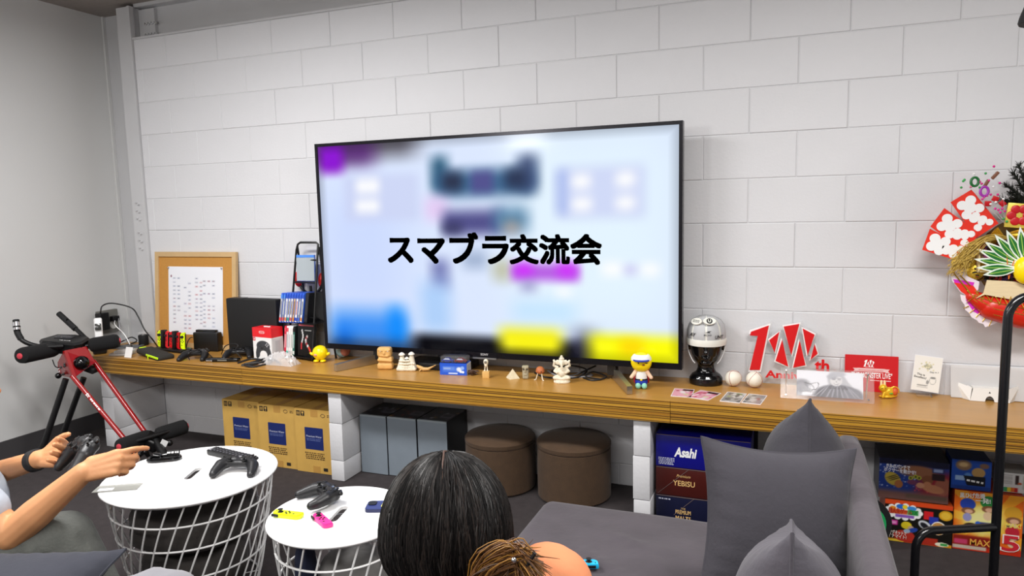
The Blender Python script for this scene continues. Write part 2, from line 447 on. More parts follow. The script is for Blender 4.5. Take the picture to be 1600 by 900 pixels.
def tv_pic(U, W):
    a = Art(U, W, 'DCE8FF'); X = inn[0][0] + U * (inn[1][0] - inn[0][0]); Z = inn[0][1] + W * (inn[2][1] - inn[0][1])
    def blob(p, q, col, s=0.05, k=1.0, sz=None):
        s, sz = s * 1.55, (sz or s) * 1.55
        sm = lambda t: np.clip(t, 0, 1) ** 2 * (3 - 2 * np.clip(t, 0, 1))
        x0, x1 = min(p[0], q[0]), max(p[0], q[0]); z0, z1 = min(p[2], q[2]), max(p[2], q[2])
        a.mix(k * sm((X - x0) / s + .5) * sm((x1 - X) / s + .5) * sm((Z - z0) / sz + .5) * sm((z1 - Z) / sz + .5), col)
    blob((0.9856, -0.175, 1.5126), (1.5279, -0.175, 0.8306), 'C9D8FF', .3, .8)
    blob((2.1283, -0.175, 1.7384), (2.9026, -0.175, 0.8229), 'E6F7FF', .3, .8)
    blob((1.1549, -0.175, 1.5922), (1.6073, -0.175, 1.3483), 'CCD4F4', .06, .8)
    for x, y in ((575, 290), (575, 322), (612, 288), (612, 322)):
        pass
    blob((2.3448, -0.175, 1.587), (2.7667, -0.175, 1.3463), 'CDD5F6', .06, .85)
    blob((2.3446, -0.175, 1.5781), (2.4044, -0.175, 1.367), 'A9BBEE', .06, .8)
    for p, q in (((2.4227, -0.175, 1.5542), (2.5113, -0.175, 1.4834)), ((2.4212, -0.175, 1.4474), (2.5163, -0.175, 1.3799)), ((2.6325, -0.175, 1.5578), (2.7205, -0.175, 1.4856)), ((2.6318, -0.175, 1.4477), (2.7201, -0.175, 1.3818)), ((2.563, -0.175, 1.1413), (2.6595, -0.175, 1.0766)), ((2.7429, -0.175, 1.1367), (2.8302, -0.175, 1.0791)), ((2.3351, -0.175, 1.0163), (2.4112, -0.175, 0.9625)), ((1.2339, -0.175, 1.5725), (1.375, -0.175, 1.4948)), ((1.2278, -0.175, 1.4653), (1.3699, -0.175, 1.3951))):
        blob(p, q, 'FFFFFF', .055, .9)
    blob((2.6687, -0.175, 1.1302), (2.728, -0.175, 1.0835), 'CFC8F2', .05, .8)
    blob((1.6832, -0.175, 1.6683), (1.7771, -0.175, 1.4898), '2C5A78', .07, .95)
    blob((1.7092, -0.175, 1.594), (2.2367, -0.175, 1.4644), '38618A', .07, .95)
    blob((2.1528, -0.175, 1.6616), (2.2532, -0.175, 1.4821), '3A4E78', .07, .95)
    blob((1.9039, -0.175, 1.5864), (2.021, -0.175, 1.4828), '564C8E', .05, .8)
    blob((1.7449, -0.175, 1.5863), (1.8553, -0.175, 1.4939), '272C44', .06, .85)
    blob((2.0847, -0.175, 1.5916), (2.1949, -0.175, 1.496), '232E4C', .06, .85)
    blob((1.6383, -0.175, 1.468), (1.7717, -0.175, 1.346), 'E6C8F2', .07, .8)
    blob((1.7375, -0.175, 1.3948), (2.0662, -0.175, 1.2762), '4C4A86', .07, .95)
    blob((2.0188, -0.175, 1.405), (2.2002, -0.175, 1.2875), '4E7EA2', .08, .9)
    blob((1.7353, -0.175, 1.3368), (1.8478, -0.175, 1.2778), '34345A', .06, .8)
    blob((2.068, -0.175, 1.3418), (2.1569, -0.175, 1.2786), 'B79C8C', .06, .6)
    blob((1.662, -0.175, 1.1513), (1.766, -0.175, 0.9981), '6A70AE', .07, .8)
    blob((1.5938, -0.175, 1.0345), (1.7687, -0.175, 0.773), 'A6CCFA', .1, .8)
    blob((1.845, -0.175, 1.1942), (1.9757, -0.175, 1.1051), '8FA2C2', .07, .7)
    blob((2.0047, -0.175, 1.1532), (2.111, -0.175, 1.0434), 'B9B793', .07, .7)
    blob((2.1065, -0.175, 1.1317), (2.4534, -0.175, 1.0493), 'B452E2', .05, .9)
    blob((2.1267, -0.175, 1.1319), (2.2186, -0.175, 1.0703), 'D42CFF', .06, .9)
    blob((2.3435, -0.175, 1.1336), (2.438, -0.175, 1.0734), 'D42CFF', .06, .9)
    blob((2.1516, -0.175, 1.0504), (2.2368, -0.175, 0.9955), '8F86C0', .06, .7)
    blob((2.1087, -0.175, 0.9481), (2.435, -0.175, 0.8489), 'BFE4FF', .1, .8)
    blob((0.9873, -0.175, 1.853), (1.6033, -0.175, 1.6816), '58545E', .14, .9, .09)
    blob((0.9861, -0.175, 1.8362), (1.3559, -0.175, 1.6474), '5A2878', .12, .9, .09)
    blob((1.0106, -0.175, 1.7673), (1.1563, -0.175, 1.6157), '8C04D4', .07, 1, .07)
    blob((1.0282, -0.175, 0.869), (1.5055, -0.175, 0.6756), '3E92F6', .12, 1, .12)
    blob((1.3949, -0.175, 0.8876), (1.4977, -0.175, 0.6752), '0A8CFF', .08, .9, .1)
    blob((1.0641, -0.175, 0.7706), (1.1689, -0.175, 0.6473), '0A74EE', .09, .9)
    blob((0.9752, -0.175, 0.702), (1.5953, -0.175, 0.6291), '16386C', .14, .9, .10)
    blob((1.5437, -0.175, 0.7563), (2.7414, -0.175, 0.5734), '010106', .10, 1, .055)
    blob((0.9715, -0.175, 0.644), (1.5155, -0.175, 0.5554), '5C6472', .1, .7, .05)
    blob((2.0366, -0.175, 0.8107), (2.362, -0.175, 0.6859), 'FBF414', .08, 1, .07)
    blob((2.4185, -0.175, 0.8078), (2.5272, -0.175, 0.6362), '3A3A56', .1, .8)
    blob((2.4976, -0.175, 0.7989), (2.9606, -0.175, 0.6188), 'FFFE04', .08, 1, .06)
    blob((2.6457, -0.175, 0.7812), (2.7567, -0.175, 0.7081), 'FFD800', .06, .9)
    e = np.minimum(np.minimum(U, 1 - U) * 1.93, np.minimum(W, 1 - W) * 1.1)
    return a.c * (0.80 + 0.2 * np.clip(e / .05, 0, 1))[..., None]
mt = rect_mat(((TX0 + TX1) / 2, TY + .006, (inn[0][1] + inn[2][1]) / 2), (1, 0, 0), (0, 0, 1))
SW, SH = inn[1][0] - inn[0][0], inn[2][1] - inn[0][1]
printed('screen', print_mat('tv_picture', 0.12, 1.07), tv, mt, SW, SH, 150, 86, tv_pic)
m_cap = M('screen_black', '000000', 0.5, spec=0.0)
p0, p1 = (1.411, -0.17, 1.1934), (2.5622, -0.17, 1.1948)
pm_ = (2.0993, -0.17, 1.1942)
text('スマブラ', m_cap, tv, rect_mat(((p0[0] + pm_[0]) / 2, TY + .006, p0[2] - .004), (1, 0, 0), (0, 0, 1)), 0.165, heavy=0.034, depth=0.0016, name='screen_caption', width=pm_[0] - p0[0] - .012)
text('交流会', m_cap, tv, rect_mat(((p1[0] + pm_[0]) / 2, TY + .006, p0[2] - .004), (1, 0, 0), (0, 0, 1)), 0.148, heavy=0.034, depth=0.0016, name='screen_caption', width=p1[0] - pm_[0] - .008)
c_ = (1.9519, -0.175, 0.6612)
text('SONY', M('silver_ink', 'B8B8BC', 0.4), tv, rect_mat((c_[0], TY - .0005, TZ0 + .017), (1, 0, 0), (0, 0, 1)), 0.016, bold=.02)
MB().bb((c_[0] - .065, TY - .003, TZ0 - .006), (c_[0] + .065, TY + .02, TZ0 + .002)).build('light_bar', M('grey_metal', '8A8C90', 0.35, metal=.7), tv, False)
m_foot = M('brushed_foot', 'B9B2A4', 0.28, metal=0.85)
for sgn, f, b in ((-1, (1.1823, -0.3644, 0.577), (1.30, -0.10, .577)), (1, (2.7369, -0.3792, 0.577), (2.60, -0.10, .577))):
    f, b = V(f), V(b); d = (b - f).normalized(); u = Vector((-d.y, d.x, 0)) * .012
    MB().add([f - u, f + u, b + u, b - u, f - u + V(0, 0, .036), f + u + V(0, 0, .036), b + u + V(0, 0, .052), b - u + V(0, 0, .052)], [(0, 3, 2, 1), (4, 5, 6, 7), (0, 1, 5, 4), (1, 2, 6, 5), (2, 3, 7, 6), (3, 0, 4, 7)]).build('foot', m_foot, tv, False)
    ft_ = bpy.data.objects[COL.objects[-1].name]
    MB().bb((b.x - .02, -.15, .60), (b.x + .02, -.09, .70)).build('foot_bracket', m_black, ft_, False)

# things standing under and behind the television
con = thing('console', 'flat black console box under the television behind the wavy carved figures', 'console', (1.66, -0.13, .575))
MB().bb((1.50, -.20, .578), (1.86, -.04, .612), .004).build('case', m_black, con)
MB().bb((1.56, -.2012, .592), (1.60, -.199, .594)).build('light', M('grey_led', 'A8A8A8', .4), con, False)
MB().bb((1.51, -.19, .575), (1.85, -.05, .579)).build('base', m_matt, con, False)
def cable(name, label, pts, r, mat, group=None, cat='cable', n=10):
    return tag(MB().tube(bez(pts, n), r, 6).build(name, mat), label, cat, group)
m_cab = M('cable_black', '17171A', .55); m_cabg = M('cable_grey', '8F8F94', .5)
cable('power_cable', 'loop of black cable lying on the counter under the right half of the television', [(2.20, -.12, .58), (2.28, -.19, .579), (2.42, -.17, .58), (2.46, -.08, .60), (2.36, -.05, .61), (2.28, -.09, .582), (2.40, -.14, .583), (2.5, -.06, .62)], .004, m_cab)
cable('grey_cable', 'loose grey cable loop on the counter behind the many-armed idol', [(2.25, -.06, .579), (2.32, -.14, .579), (2.43, -.15, .579), (2.49, -.09, .579), (2.40, -.06, .583), (2.32, -.10, .583)], .0045, m_cabg)
cable('coiled_cable', 'tangle of thin black cable near the right television foot', [(2.46, -.15, .578), (2.52, -.19, .579), (2.57, -.13, .585), (2.50, -.11, .60), (2.48, -.17, .59), (2.55, -.16, .579)], .0045, m_cab)

# ================================================================== game pads and small controllers (prototypes, copied later)
m_pad = M('pad_shell', '17171A', 0.42, bump=0.08, bscale=500); m_padg = M('pad_grip', '26272B', 0.6)
def make_pad(label, loc, rot, style=0):
    t = thing('game_controller', label, 'game controller', loc, rot, None)
    b = MB()
    for s in (-1, 1):
        b.chain([(.042 * s, .012, .030), (.060 * s, -.012, .028), (.068 * s, -.046, .020), (.069 * s, -.066, .0165)], [.022, .022, .018, .0145])
        b.cap((.042 * s, .020, .029), (.012 * s, .018, .030), .0215, .019)
    b.box((0, .012, .030), (.10, .052, .026), None, .011)
    b.build('shell', m_pad, t, local=True, voxel=0.0032, soften=4)
    for x, y in (((-.048, .020), (.024, -.008)) if style == 0 else ((-.026, -.008), (.026, -.008))):
        MB().lathe([(.0095, 0), (.008, .003), (.0045, .004), (.0045, .010), (.0085, .012), (.0085, .0145), (.006, .0138)], (x, y, .046), 14).build('thumbstick', m_black, t, local=True)
    x, y = (-.024, -.008) if style == 0 else (-.048, .016)
    MB().box((x, y, .0495), (.021, .0068, .006), None, .0015).box((x, y, .0495), (.0068, .021, .006), None, .0015).build('direction_pad', m_black, t, local=True)
    for dx, dy in ((0, .012), (0, -.012), (.012, 0), (-.012, 0)):
        MB().lathe([(.005, 0), (.005, .003), (.004, .0042)], (.048 + dx, .018 + dy, .0485), 12).build('button', m_gloss, t, local=True)
    for s in (-1, 1):
        MB().box((.046 * s, .040, .034), (.038, .014, .012), (0, 0, -.25 * s), .005).build('shoulder_button', m_black, t, local=True)
    for dx in (-.012, .012):
        MB().lathe([(.003, 0), (.003, .002)], (dx, .020, .0445), 8).build('menu_button', m_padg, t, local=True)
    MB().lathe([(.0065, 0), (.0055, .0025)], (0, .030, .0425), 14).build('home_button', m_chrome, t, local=True)
    return t
m_stick = M('stick_rubber', '151517', .6)
def make_stick(colname, h, label, loc, rot, group=None):
    """half controller: flat rounded slab, lies along local y, face up"""
    t = thing('half_controller', label, 'game controller', loc, rot, group)
    mat = M('shell_' + colname, h, .38)
    pts = []
    for i in range(13):
        a = PI / 2 + PI / 2 * i / 12; pts.append((.002 + .016 * math.cos(a), .035 + .016 * math.sin(a)))
    for i in range(13):
        a = PI + PI / 2 * i / 12; pts.append((.002 + .016 * math.cos(a), -.035 + .016 * math.sin(a)))
    poly = [(.016, .051)] + pts + [(.016, -.051)]
    sh = [(x * .93, y * .97) for x, y in poly]
    m = MB(); n = len(poly)
    vs = [(x, y, 0) for x, y in sh] + [(x, y, .004) for x, y in poly] + [(x, y, .011) for x, y in poly] + [(x, y, .0145) for x, y in sh]
    fs = [tuple(range(n))[::-1], tuple(range(3 * n, 4 * n))] + [(k * n + i, k * n + (i + 1) % n, (k + 1) * n + (i + 1) % n, (k + 1) * n + i) for k in range(3) for i in range(n)]
    m.add(vs, fs); m.build('shell', mat, t, local=True, sharp=50)
    MB().box((.0165, 0, .007), (.003, .085, .008), None, .001).build('rail', m_black, t, local=True)
    MB().lathe([(.0095, 0), (.008, .0012), (.004, .002), (.004, .006), (.0078, .0075), (.0078, .0095), (.005, .009)], (0, .024, .0145), 14).build('thumbstick', m_stick, t, local=True)
    for dx, dy in ((0, .0075), (0, -.0075), (.0075, 0), (-.0075, 0)):
        MB().lathe([(.0032, 0), (.0032, .0015), (.0025, .0022)], (dx, -.003 + dy, .0143), 10).build('button', m_stick, t, local=True)
    MB().box((.007, .042, .0147), (.007, .002, .0012)).build('minus_button', m_stick, t, local=True)
    MB().box((-.004, -.026, .0147), (.0055, .0055, .0012), None, .0004).build('capture_button', m_stick, t, local=True)
    MB().box((-.0152, .036, .0075), (.005, .024, .009), None, .002).build('trigger', m_stick, t, local=True)
    return t

# ================================================================== left end of the counter
ZT = .575
m_grey = M('grey_plastic', '6F6E68', .45)
ol = thing('wall_outlet', 'grey metal wall outlet box full of plugs low on the left wall', 'outlet', (-.9, -.013, .70))
MB().bb((-.899, -.085, .628), (-.872, .062, .782), .004).build('box', m_grey, ol)
MB().lathe([(.028, 0), (.028, .004), (.022, .004), (.022, .001)], (-.872, .02, .68), 20, (1, 0, 0)).build('socket', M('pale_plastic', 'C9C7C2', .4), ol)
MB().bb((-.868, -.115, .66), (-.82, -.045, .775), .006).build('adapter', m_black, ol)
MB().bb((-.868, -.01, .705), (-.83, .04, .74), .005).build('plug', m_black, ol)
cable('charger_cable', 'black charger cable arching from the wall outlet down to the counter', [(-0.84, -0.0932, 0.7764), (-0.5436, -0.3082, 0.862), (-0.4676, -0.2977, 0.8786), (-0.3269, -0.2884, 0.854), (-0.2691, -0.2935, 0.8019), (-0.2232, -0.2956, 0.726), (-0.1623, -0.2999, 0.6711), (-0.3516, -0.1004, 0.58)], .0042, m_cab)
cable('adapter_cable', 'thin grey cable hanging from the wall outlet onto the counter', [(-.83, .03, .72), (-0.4375, -0.2901, 0.7558), (-0.3951, -0.3149, 0.6826), (-0.3481, -0.3214, 0.6545), (-0.5165, -0.144, 0.58)], .003, m_cabg)
cable('white_cable', 'thin white cable dropping from the wall outlet behind the phone', [(-.83, -.0, .71), (-0.4415, -0.3144, 0.7477), (-0.3721, -0.315, 0.6955), (-0.3124, -0.3309, 0.6384)], .003, m_white)
cable('loose_cable', 'black cable tangled beside the black cylinder speaker', [(-0.7065, -0.084, 0.58), (-0.7173, -0.0256, 0.59), (-0.7079, 0.0168, 0.6), (-0.651, 0.0061, 0.583), (-0.6033, -0.0794, 0.58), (-0.587, -0.141, 0.58), (-0.4973, -0.1174, 0.58)], .004, m_cab)
a0 = V((-0.5415, -0.3513, 0.575))
ph = thing('cordless_phone', 'white cordless phone handset standing in a black cradle at the left end of the counter', 'phone', a0, (0, 0, .85))
MB().box((0, 0, .02), (.075, .085, .04), None, .012).build('cradle', m_black, ph, local=True)
MB().box((0, .01, .125), (.044, .022, .185), (-.25, 0, 0), .009).build('handset', m_white, ph, local=True)
MB().box((0, -.007, .165), (.034, .004, .040), (-.25, 0, 0), .0015).build('display', M('lcd', '3C3C3A', .15), ph, local=True)
MB().box((0, .006, .115), (.036, .004, .055), (-.25, 0, 0), .0015).build('keypad', M('phone_grey', '8B8B8A', .4), ph, local=True)
c0 = V((-0.5013, -0.0707, 0.575))
sp = thing('cylinder_speaker', 'small black cylinder with a clear lid near the corner end of the counter', 'speaker', c0)
MB().lathe([(.028, 0), (.030, .003), (.030, .062), (.028, .066)], c0, 24).build('body', m_matt, sp)
MB().lathe([(.012, .066), (.012, .078), (.034, .079), (.034, .083), (.001, .084)], c0, 24).build('lid', glassy('clear_lid', 'E0E0E0', .1, .45), sp)
# pile of clear cases with a small card leaning on it
for k, (px, dz, rz, lab) in enumerate((((-.36, -.345), 0, .3, 'clear flat plastic case at the bottom of the pile at the left counter end'), ((-.345, -.335), .016, .5, 'clear flat plastic case lying on top of the pile at the left counter end'))):
    q = thing('plastic_case', lab, 'case', (px[0], px[1], ZT + dz), (0, 0, rz), 'clear plastic cases')
    MB().box((0, 0, .0078), (.125 - .02 * k, .085, .0145), None, .003).build('shell', clear('clear_case', 'ECEAE8', .12, .4), q, local=True)
    MB().box((0, 0, .006), (.10 - .02 * k, .07, .004)).build('leaflet', M('leaflet', 'CFC6C2', .6), q, local=True)
q = V((-0.2396, -0.4119, 0.577))
tag(MB().box(q + V(0, .008, .031), (.042, .0015, .062), (-.28, .1, .3)).build('paper_card', M('paper', 'E4E2E0', .7), smooth=False), 'small white card leaning against the clear plastic cases', 'card')
tb = V((-0.5267, -0.1688, 0.576))
tb_ = thing('grey_tablet', 'thin grey slab lying behind the clear cases near the wall corner', 'tablet', tb, (0, 0, .45))
MB().box((0, 0, .006), (.17, .085, .011), None, .004).build('body', M('slate_grey', '5B6066', .35), tb_, local=True)
MB().box((0, 0, .0122), (.14, .066, .001)).build('screen', m_gloss, tb_, local=True)
# pouch
q0, q1 = V((-0.3481, -0.2795, 0.575)), V((0.1318, -0.4419, 0.575))
ang = math.atan2(q1.y - q0.y, q1.x - q0.x); ctr = (q0 + q1) / 2
m_lime = M('lime', 'CFFB10', .45)
po = thing('carry_pouch', 'black fabric pouch with neon yellow zip lying at the counter front edge', 'pouch', (ctr.x, ctr.y + .025, ZT), (0, 0, ang))
MB().box((0, 0, .018), (.30, .10, .034), (0, .05, 0), .016).build('body', M('pouch_cloth', '26241F', .8, bump=.2, bscale=300), po, local=True)
MB().box((.075, -.051, .0175), (.155, .006, .013), (0, .03, 0), .003).build('zip', m_lime, po, local=True)
MB().box((.030, -.055, .009), (.007, .004, .018), (0, 0, 0), .001).build('zip_pull', m_lime, po, local=True)
MB().box((-.158, 0, .026), (.034, .044, .024), (0, .25, 0), .006).build('end_tab', m_lime, po, local=True)
# charging dock with upright half controllers
d0 = V((-0.1555, -0.188, 0.575)); rz = -.12
dk = thing('charging_dock', 'black charging dock holding upright yellow and red half controllers', 'dock', d0, (0, 0, rz))
MB().box((0, .02, .009), (.265, .085, .018), None, .005).build('base', m_black, dk, local=True)
for x in (-.062, .047):
    MB().box((x, .012, .072), (.022, .034, .112), (-.08, 0, 0), .003).build('post', m_black, dk, local=True)
def up(colr, h, x, flip, label):
    t = make_stick(colr, h, label, tuple(d0 + Matrix.Rotation(rz, 3, 'Z') @ V(x, .018, .071)), (PI / 2 - .08, 0, rz + flip), 'half controllers in the charging dock')
    return t
up('neon_yellow', 'E6FF00', -.098, 0.25, 'neon yellow half controller at the left end of the charging dock')
up('neon_red', 'FF3038', -.026, -.25, 'coral red half controller beside the left post of the charging dock')
up('red', 'D8141C', .014, .25, 'deep red half controller standing left of the last charging dock post')
up('red', 'D8141C', .081, -.2, 'deep red half controller standing right of the last charging dock post')
up('neon_yellow', 'E6FF00', .117, .3, 'neon yellow half controller at the right end of the charging dock')
cable('green_cable', 'short bright green cable end behind the small black game dock', [(-0.0991, -0.1376, 0.58), (-0.0659, -0.1387, 0.59), (-0.046, -0.1284, 0.585)], .006, M('green_plastic', '1FA35A', .4), n=4)
# black game dock
g0 = V((0.0735, -0.1264, 0.575)) + V(0, .02, 0)
gd = thing('game_dock', 'black game console dock standing in front of the cork board', 'dock', g0, (0, 0, .1))
MB().box((0, 0, .058), (.176, .05, .116), None, .008).build('front_shell', m_black, gd, local=True)
MB().box((-.012, .012, .112), (.145, .028, .034), None, .005).build('console', m_gloss, gd, local=True)
MB().box((-.012, -.003, .113), (.12, .004, .010)).build('vent_grille', M('vent_grey', '3A3A40', .5), gd, local=True)
pad_proto = make_pad('black gamepad lying on the counter in front of the game dock', V((0.1911, -0.3654, 0.577)) + V(0, .05, 0), (0.12, 0, .3), 1)
pad_two = dup(pad_proto, V((0.4083, -0.2525, 0.577)) + V(0, .045, 0), (0.1, 0, .5), 'black gamepad on the counter between game dock and red white box')
cable('pad_cable', 'black cable looping around the gamepad in front of the game dock', [(0.1848, -0.3637, 0.58), (0.1547, -0.3419, 0.6), (0.2169, -0.3622, 0.63), (0.1845, -0.264, 0.62), (0.1693, -0.203, 0.58), (0.3093, -0.307, 0.579)], .003, m_cab)
cable('dock_cable', 'black cable rising behind the game dock at its left side', [(-0.0341, -0.1803, 0.58), (0.0736, -0.2625, 0.6562), (0.0871, -0.254, 0.6822), (0.1011, -0.248, 0.6856)], .003, m_cab)
cable('pad_cable', 'black wires standing up behind the second gamepad by the cork board', [(0.2469, -0.182, 0.58), (0.341, -0.2449, 0.6434), (0.3967, -0.2423, 0.6607), (0.4389, -0.2483, 0.6528), (0.4258, -0.257, 0.6239), (0.4637, -0.2516, 0.58)], .003, m_cab)
f0 = V((0.4053, -0.3489, 0.575))
rm = thing('slim_recorder', 'slim black remote bar with a silver end lying on the counter front edge', 'remote', f0, (0, 0, .28))
MB().box((0, .02, .010), (.19, .042, .019), None, .004).build('body', m_gloss, rm, local=True)
MB().box((-.072, -.0005, .008), (.036, .004, .009), None, .001).build('silver_end', m_chrome, rm, local=True)
MB().box((.005, -.0012, .011), (.055, .003, .008), None, .001).build('grey_panel', m_grey, rm, local=True)
cable('cable_bundle', 'bundle of folded black cables lying before the red and white box', [(0.5298, -0.3545, 0.58), (0.5283, -0.2516, 0.58), (0.6189, -0.2616, 0.58), (0.6505, -0.3497, 0.579), (0.5959, -0.3977, 0.579), (0.6274, -0.3477, 0.588), (0.6319, -0.234, 0.586), (0.7015, -0.2854, 0.579), (0.6892, -0.4039, 0.579), (0.6235, -0.4077, 0.59), (0.6869, -0.3498, 0.592), (0.698, -0.2697, 0.59), (0.7772, -0.3025, 0.58)], .0058, m_cab)
# cork board
w_, h_ = .655, .600
c_ = V(-.066, -.040, ZT + h_ / 2 + .001); cb = thing('cork_board', 'light wood framed cork board with a pinned white chart leaning on the wall', 'board', (c_.x, c_.y, ZT))
mt = rect_mat(c_, (1, 0, 0), (0, .085, 1)); m_lw = M('light_wood', 'C9A878', .5, var=.06, vscale=9); m_cork = M('cork', 'C0893F', .85, var=.12, vscale=220, bump=.2, bscale=300)
for lo, hi in (((-w_/2, -h_/2), (w_/2, -h_/2 + .03)), ((-w_/2, h_/2 - .03), (w_/2, h_/2)), ((-w_/2, -h_/2 + .03), (-w_/2 + .03, h_/2 - .03)), ((w_/2 - .03, -h_/2 + .03), (w_/2, h_/2 - .03))):
    MB().add([tuple(mt @ V(x, y, z)) for z in (-.008, .012) for x, y in ((lo[0], lo[1]), (hi[0], lo[1]), (hi[0], hi[1]), (lo[0], hi[1]))], [(3, 2, 1, 0), (4, 5, 6, 7), (0, 1, 5, 4), (1, 2, 6, 5), (2, 3, 7, 6), (3, 0, 4, 7)]).build('frame_strip', m_lw, cb, False)
MB().prism(rrect(w_ - .06, h_ - .06, .001, 1), -.006, .003, mt).build('cork', m_cork, cb, False)
pm = mt @ Matrix.Translation((-.0, -.005, .0045)); m_pap = M('paper_white', 'EDEEF4', .6)
sheet_ = MB().prism(rrect(.44, .425, .002, 1), -.001, .0004, pm).build('chart_paper', m_pap, cb, False)
def chart(U, W):
    a = Art(U, W, 'ECEDF3'); rnd = random.Random(3)
    a.ell(.04, .87, .015, .018, '8A5A6A')
    for cx, n, y0 in ((.14, 2, .84), (.35, 2, .76), (.57, 2, .84), (.76, 3, .8)):
        for r in range(12):
            for k in range(n):
                x = cx + (k - (n - 1) / 2) * .085; y = y0 - r * .062
                if rnd.random() < .82:
                    a.rect(x - .03, y - .012, x + .03, y + .014, rnd.choice(['D5D7E2', 'CBCEDC', 'E0C9CF', 'C9CCD6', 'D2D6E4']), .006)
                    a.rect(x - .016, y - .004, x + .014, y + .003, rnd.choice(['7C8090', '9A9CA8', 'A86A74', '6A6E84']), .004)
    return a.c
printed('chart_print', print_mat('paper_print', .6), sheet_, pm, .425, .41, 110, 106, chart, .0008)
for x in (-.215, .215):
    MB().lathe([(.004, 0), (.003, .006), (.0055, .008), (.004, .010)], pm @ V(x, .205, .0005), 10, mt.to_3x3() @ V(0, 0, 1)).build('push_pin', m_chrome, cb)
# upright black console
b0 = V(.40, -.115, ZT)
bc = thing('console', 'upright black console slab standing between the cork board and the red white box', 'console', b0, (0, 0, 0))
MB().bb((.275, -.150, ZT + .004), (.640, -.085, ZT + .335), .008).build('case', m_matt, bc)
MB().bb((.30, -.146, ZT + .334), (.40, -.10, ZT + .338), .001).build('top_vent', M('vent_dark', '2A2A2E', .4), bc)
MB().bb((.29, -.155, ZT), (.63, -.08, ZT + .006)).build('stand', m_black, bc, False)
# red and white controller carton
k0 = V((0.5347, -0.2438, 0.575)); k1 = V((0.7769, -0.3289, 0.575)); ang = math.atan2(k1.y - k0.y, k1.x - k0.x) * .35
cw = .148; cx = thing('controller_box', 'red and white carton printed with a dark gamepad standing on the counter', 'box', (k0.x + cw / 2, k0.y + .05, ZT), (0, 0, ang))
MB().box((0, 0, .0655), (cw, .085, .131)).build('white_sleeve', m_white, cx, False, True)
MB().box((0, 0, .158), (cw + .001, .086, .054)).build('red_lid', M('carton_red', 'E8202A', .4), cx, False, True)
MB().prism(rrect(.05, .012, .005), 0, .004, Matrix.Translation((0, 0, .185)) ).build('hang_tab', m_white, cx, False, True)
W0 = Matrix.Translation(cx.location) @ Euler(cx.rotation_euler).to_matrix().to_4x4()
fm = W0 @ rect_mat((0, -.0425, .0655), (1, 0, 0), (0, 0, 1))
def padpic(U, W):
    a = Art(U, W, 'F2F2F2'); g = '3A3D42'
    a.ell(.28, .40, .13, .36, g, .06, -.28); a.ell(.80, .40, .13, .36, g, .06, .28); a.ell(.54, .62, .36, .24, g, .08)
    a.ell(.54, .22, .2, .2, 'F2F2F2', .1)
    for x, y in ((.36, .66), (.62, .55)): a.ell(x, y, .075, .07, '17181A', .2); a.ell(x, y, .045, .04, '4A4C50', .2)
    for x, y in ((.74, .74), (.74, .62), (.68, .68), (.80, .68)): a.ell(x, y, .028, .028, 'C8C8CC', .2)
    a.rect(.40, .50, .52, .54, '151515', .02); a.rect(.44, .46, .48, .58, '151515', .02)
    a.rect(0, .84, .14, 1.0, 'D23040', .01); a.rect(.05, .88, .09, .96, 'F0F0F0', .01)
    return a.c
printed('gamepad_print', print_mat('carton_print', .35), cx, fm, cw * .99, .129, 60, 52, padpic)
lm = W0 @ rect_mat((0, -.0432, .160), (1, 0, 0), (0, 0, 1))
MB().prism(rrect(.042, .015, .0074), 0, .0004, lm).build('logo_oval', m_wtxt, cx, False)
MB().prism(rrect(.039, .012, .0059), .0004, .0006, lm).build('logo_oval_centre', M('carton_red', 'E8202A', .4), cx, False)
text('Nintendo', m_wtxt, cx, lm, .0095, bold=.01, depth=.0008)
printed('side_print', print_mat('carton_print'), cx, W0 @ rect_mat((cw / 2, 0, .0655), (0, 1, 0), (0, 0, 1)), .07, .115, 16, 26, lambda U, W: Art(U, W, 'D8D8DA').rect(.25, .1, .8, .9, 'BFC0C4', .05).c)
# clear bag
bagc = V((0.7341, -0.3245, 0.575)) + V(.03, .03, 0)
rb = MB()
nb = 22
vs = []; rr = random.Random(5)
for i in range(nb):
    for j in range(16):
        u_, v_ = i / (nb - 1), j / 15
        hgt = .075 * math.sin(PI * u_) ** .7 * math.sin(PI * v_) ** .7 * (0.55 + .6 * u_)
        vs.append((bagc.x - .115 + .23 * u_, bagc.y - .045 + .09 * v_, ZT + .001 + max(0, hgt + rr.uniform(-.012, .012) * (hgt > .01))))
rb.add(vs, [(i * 16 + j, (i + 1) * 16 + j, (i + 1) * 16 + j + 1, i * 16 + j + 1) for i in range(nb - 1) for j in range(15)])
tag(rb.build('plastic_bag', glassy('clear_film', 'F4F4F6', .12, .42), sharp=25), 'crumpled clear plastic bag lying before the red and white carton', 'bag')

# ================================================================== ladder rack with game cases
lr = thing('ladder_rack', 'narrow black ladder rack holding game cases beside the television', 'rack', (.80, -.14, ZT))
rt = {}
tl, trr = V((0.7547, -0.0736, 1.2301)), V((0.8919, -0.0627, 1.2291))
bl, br = V((0.6656, -0.1, 0.575)), V((0.8857, -0.1645, 0.575))
mid = (tl + trr) / 2
MB().tube([bl, tl + (bl - tl) * .06] + [tl + V(.006, 0, -.006)] + [tl + V(.02, 0.005, .004), trr + V(-.012, -.002, .004)] + [trr + V(0, 0, -.006), trr + (br - trr) * .06, br], .0065, 8).build('front_frame', m_black, lr)
bk0, bk1 = bl + V(.10, .10, 0), br + V(.10, .085, 0)
for a, b, t_ in ((bk0, tl, .03), (bk1, trr, .03)):
    MB().tube([a, b + (a - b) * t_], .006, 8).build('rear_leg', m_black, lr)
def onr(t): return bl + (tl - bl) * t, br + (trr - br) * t
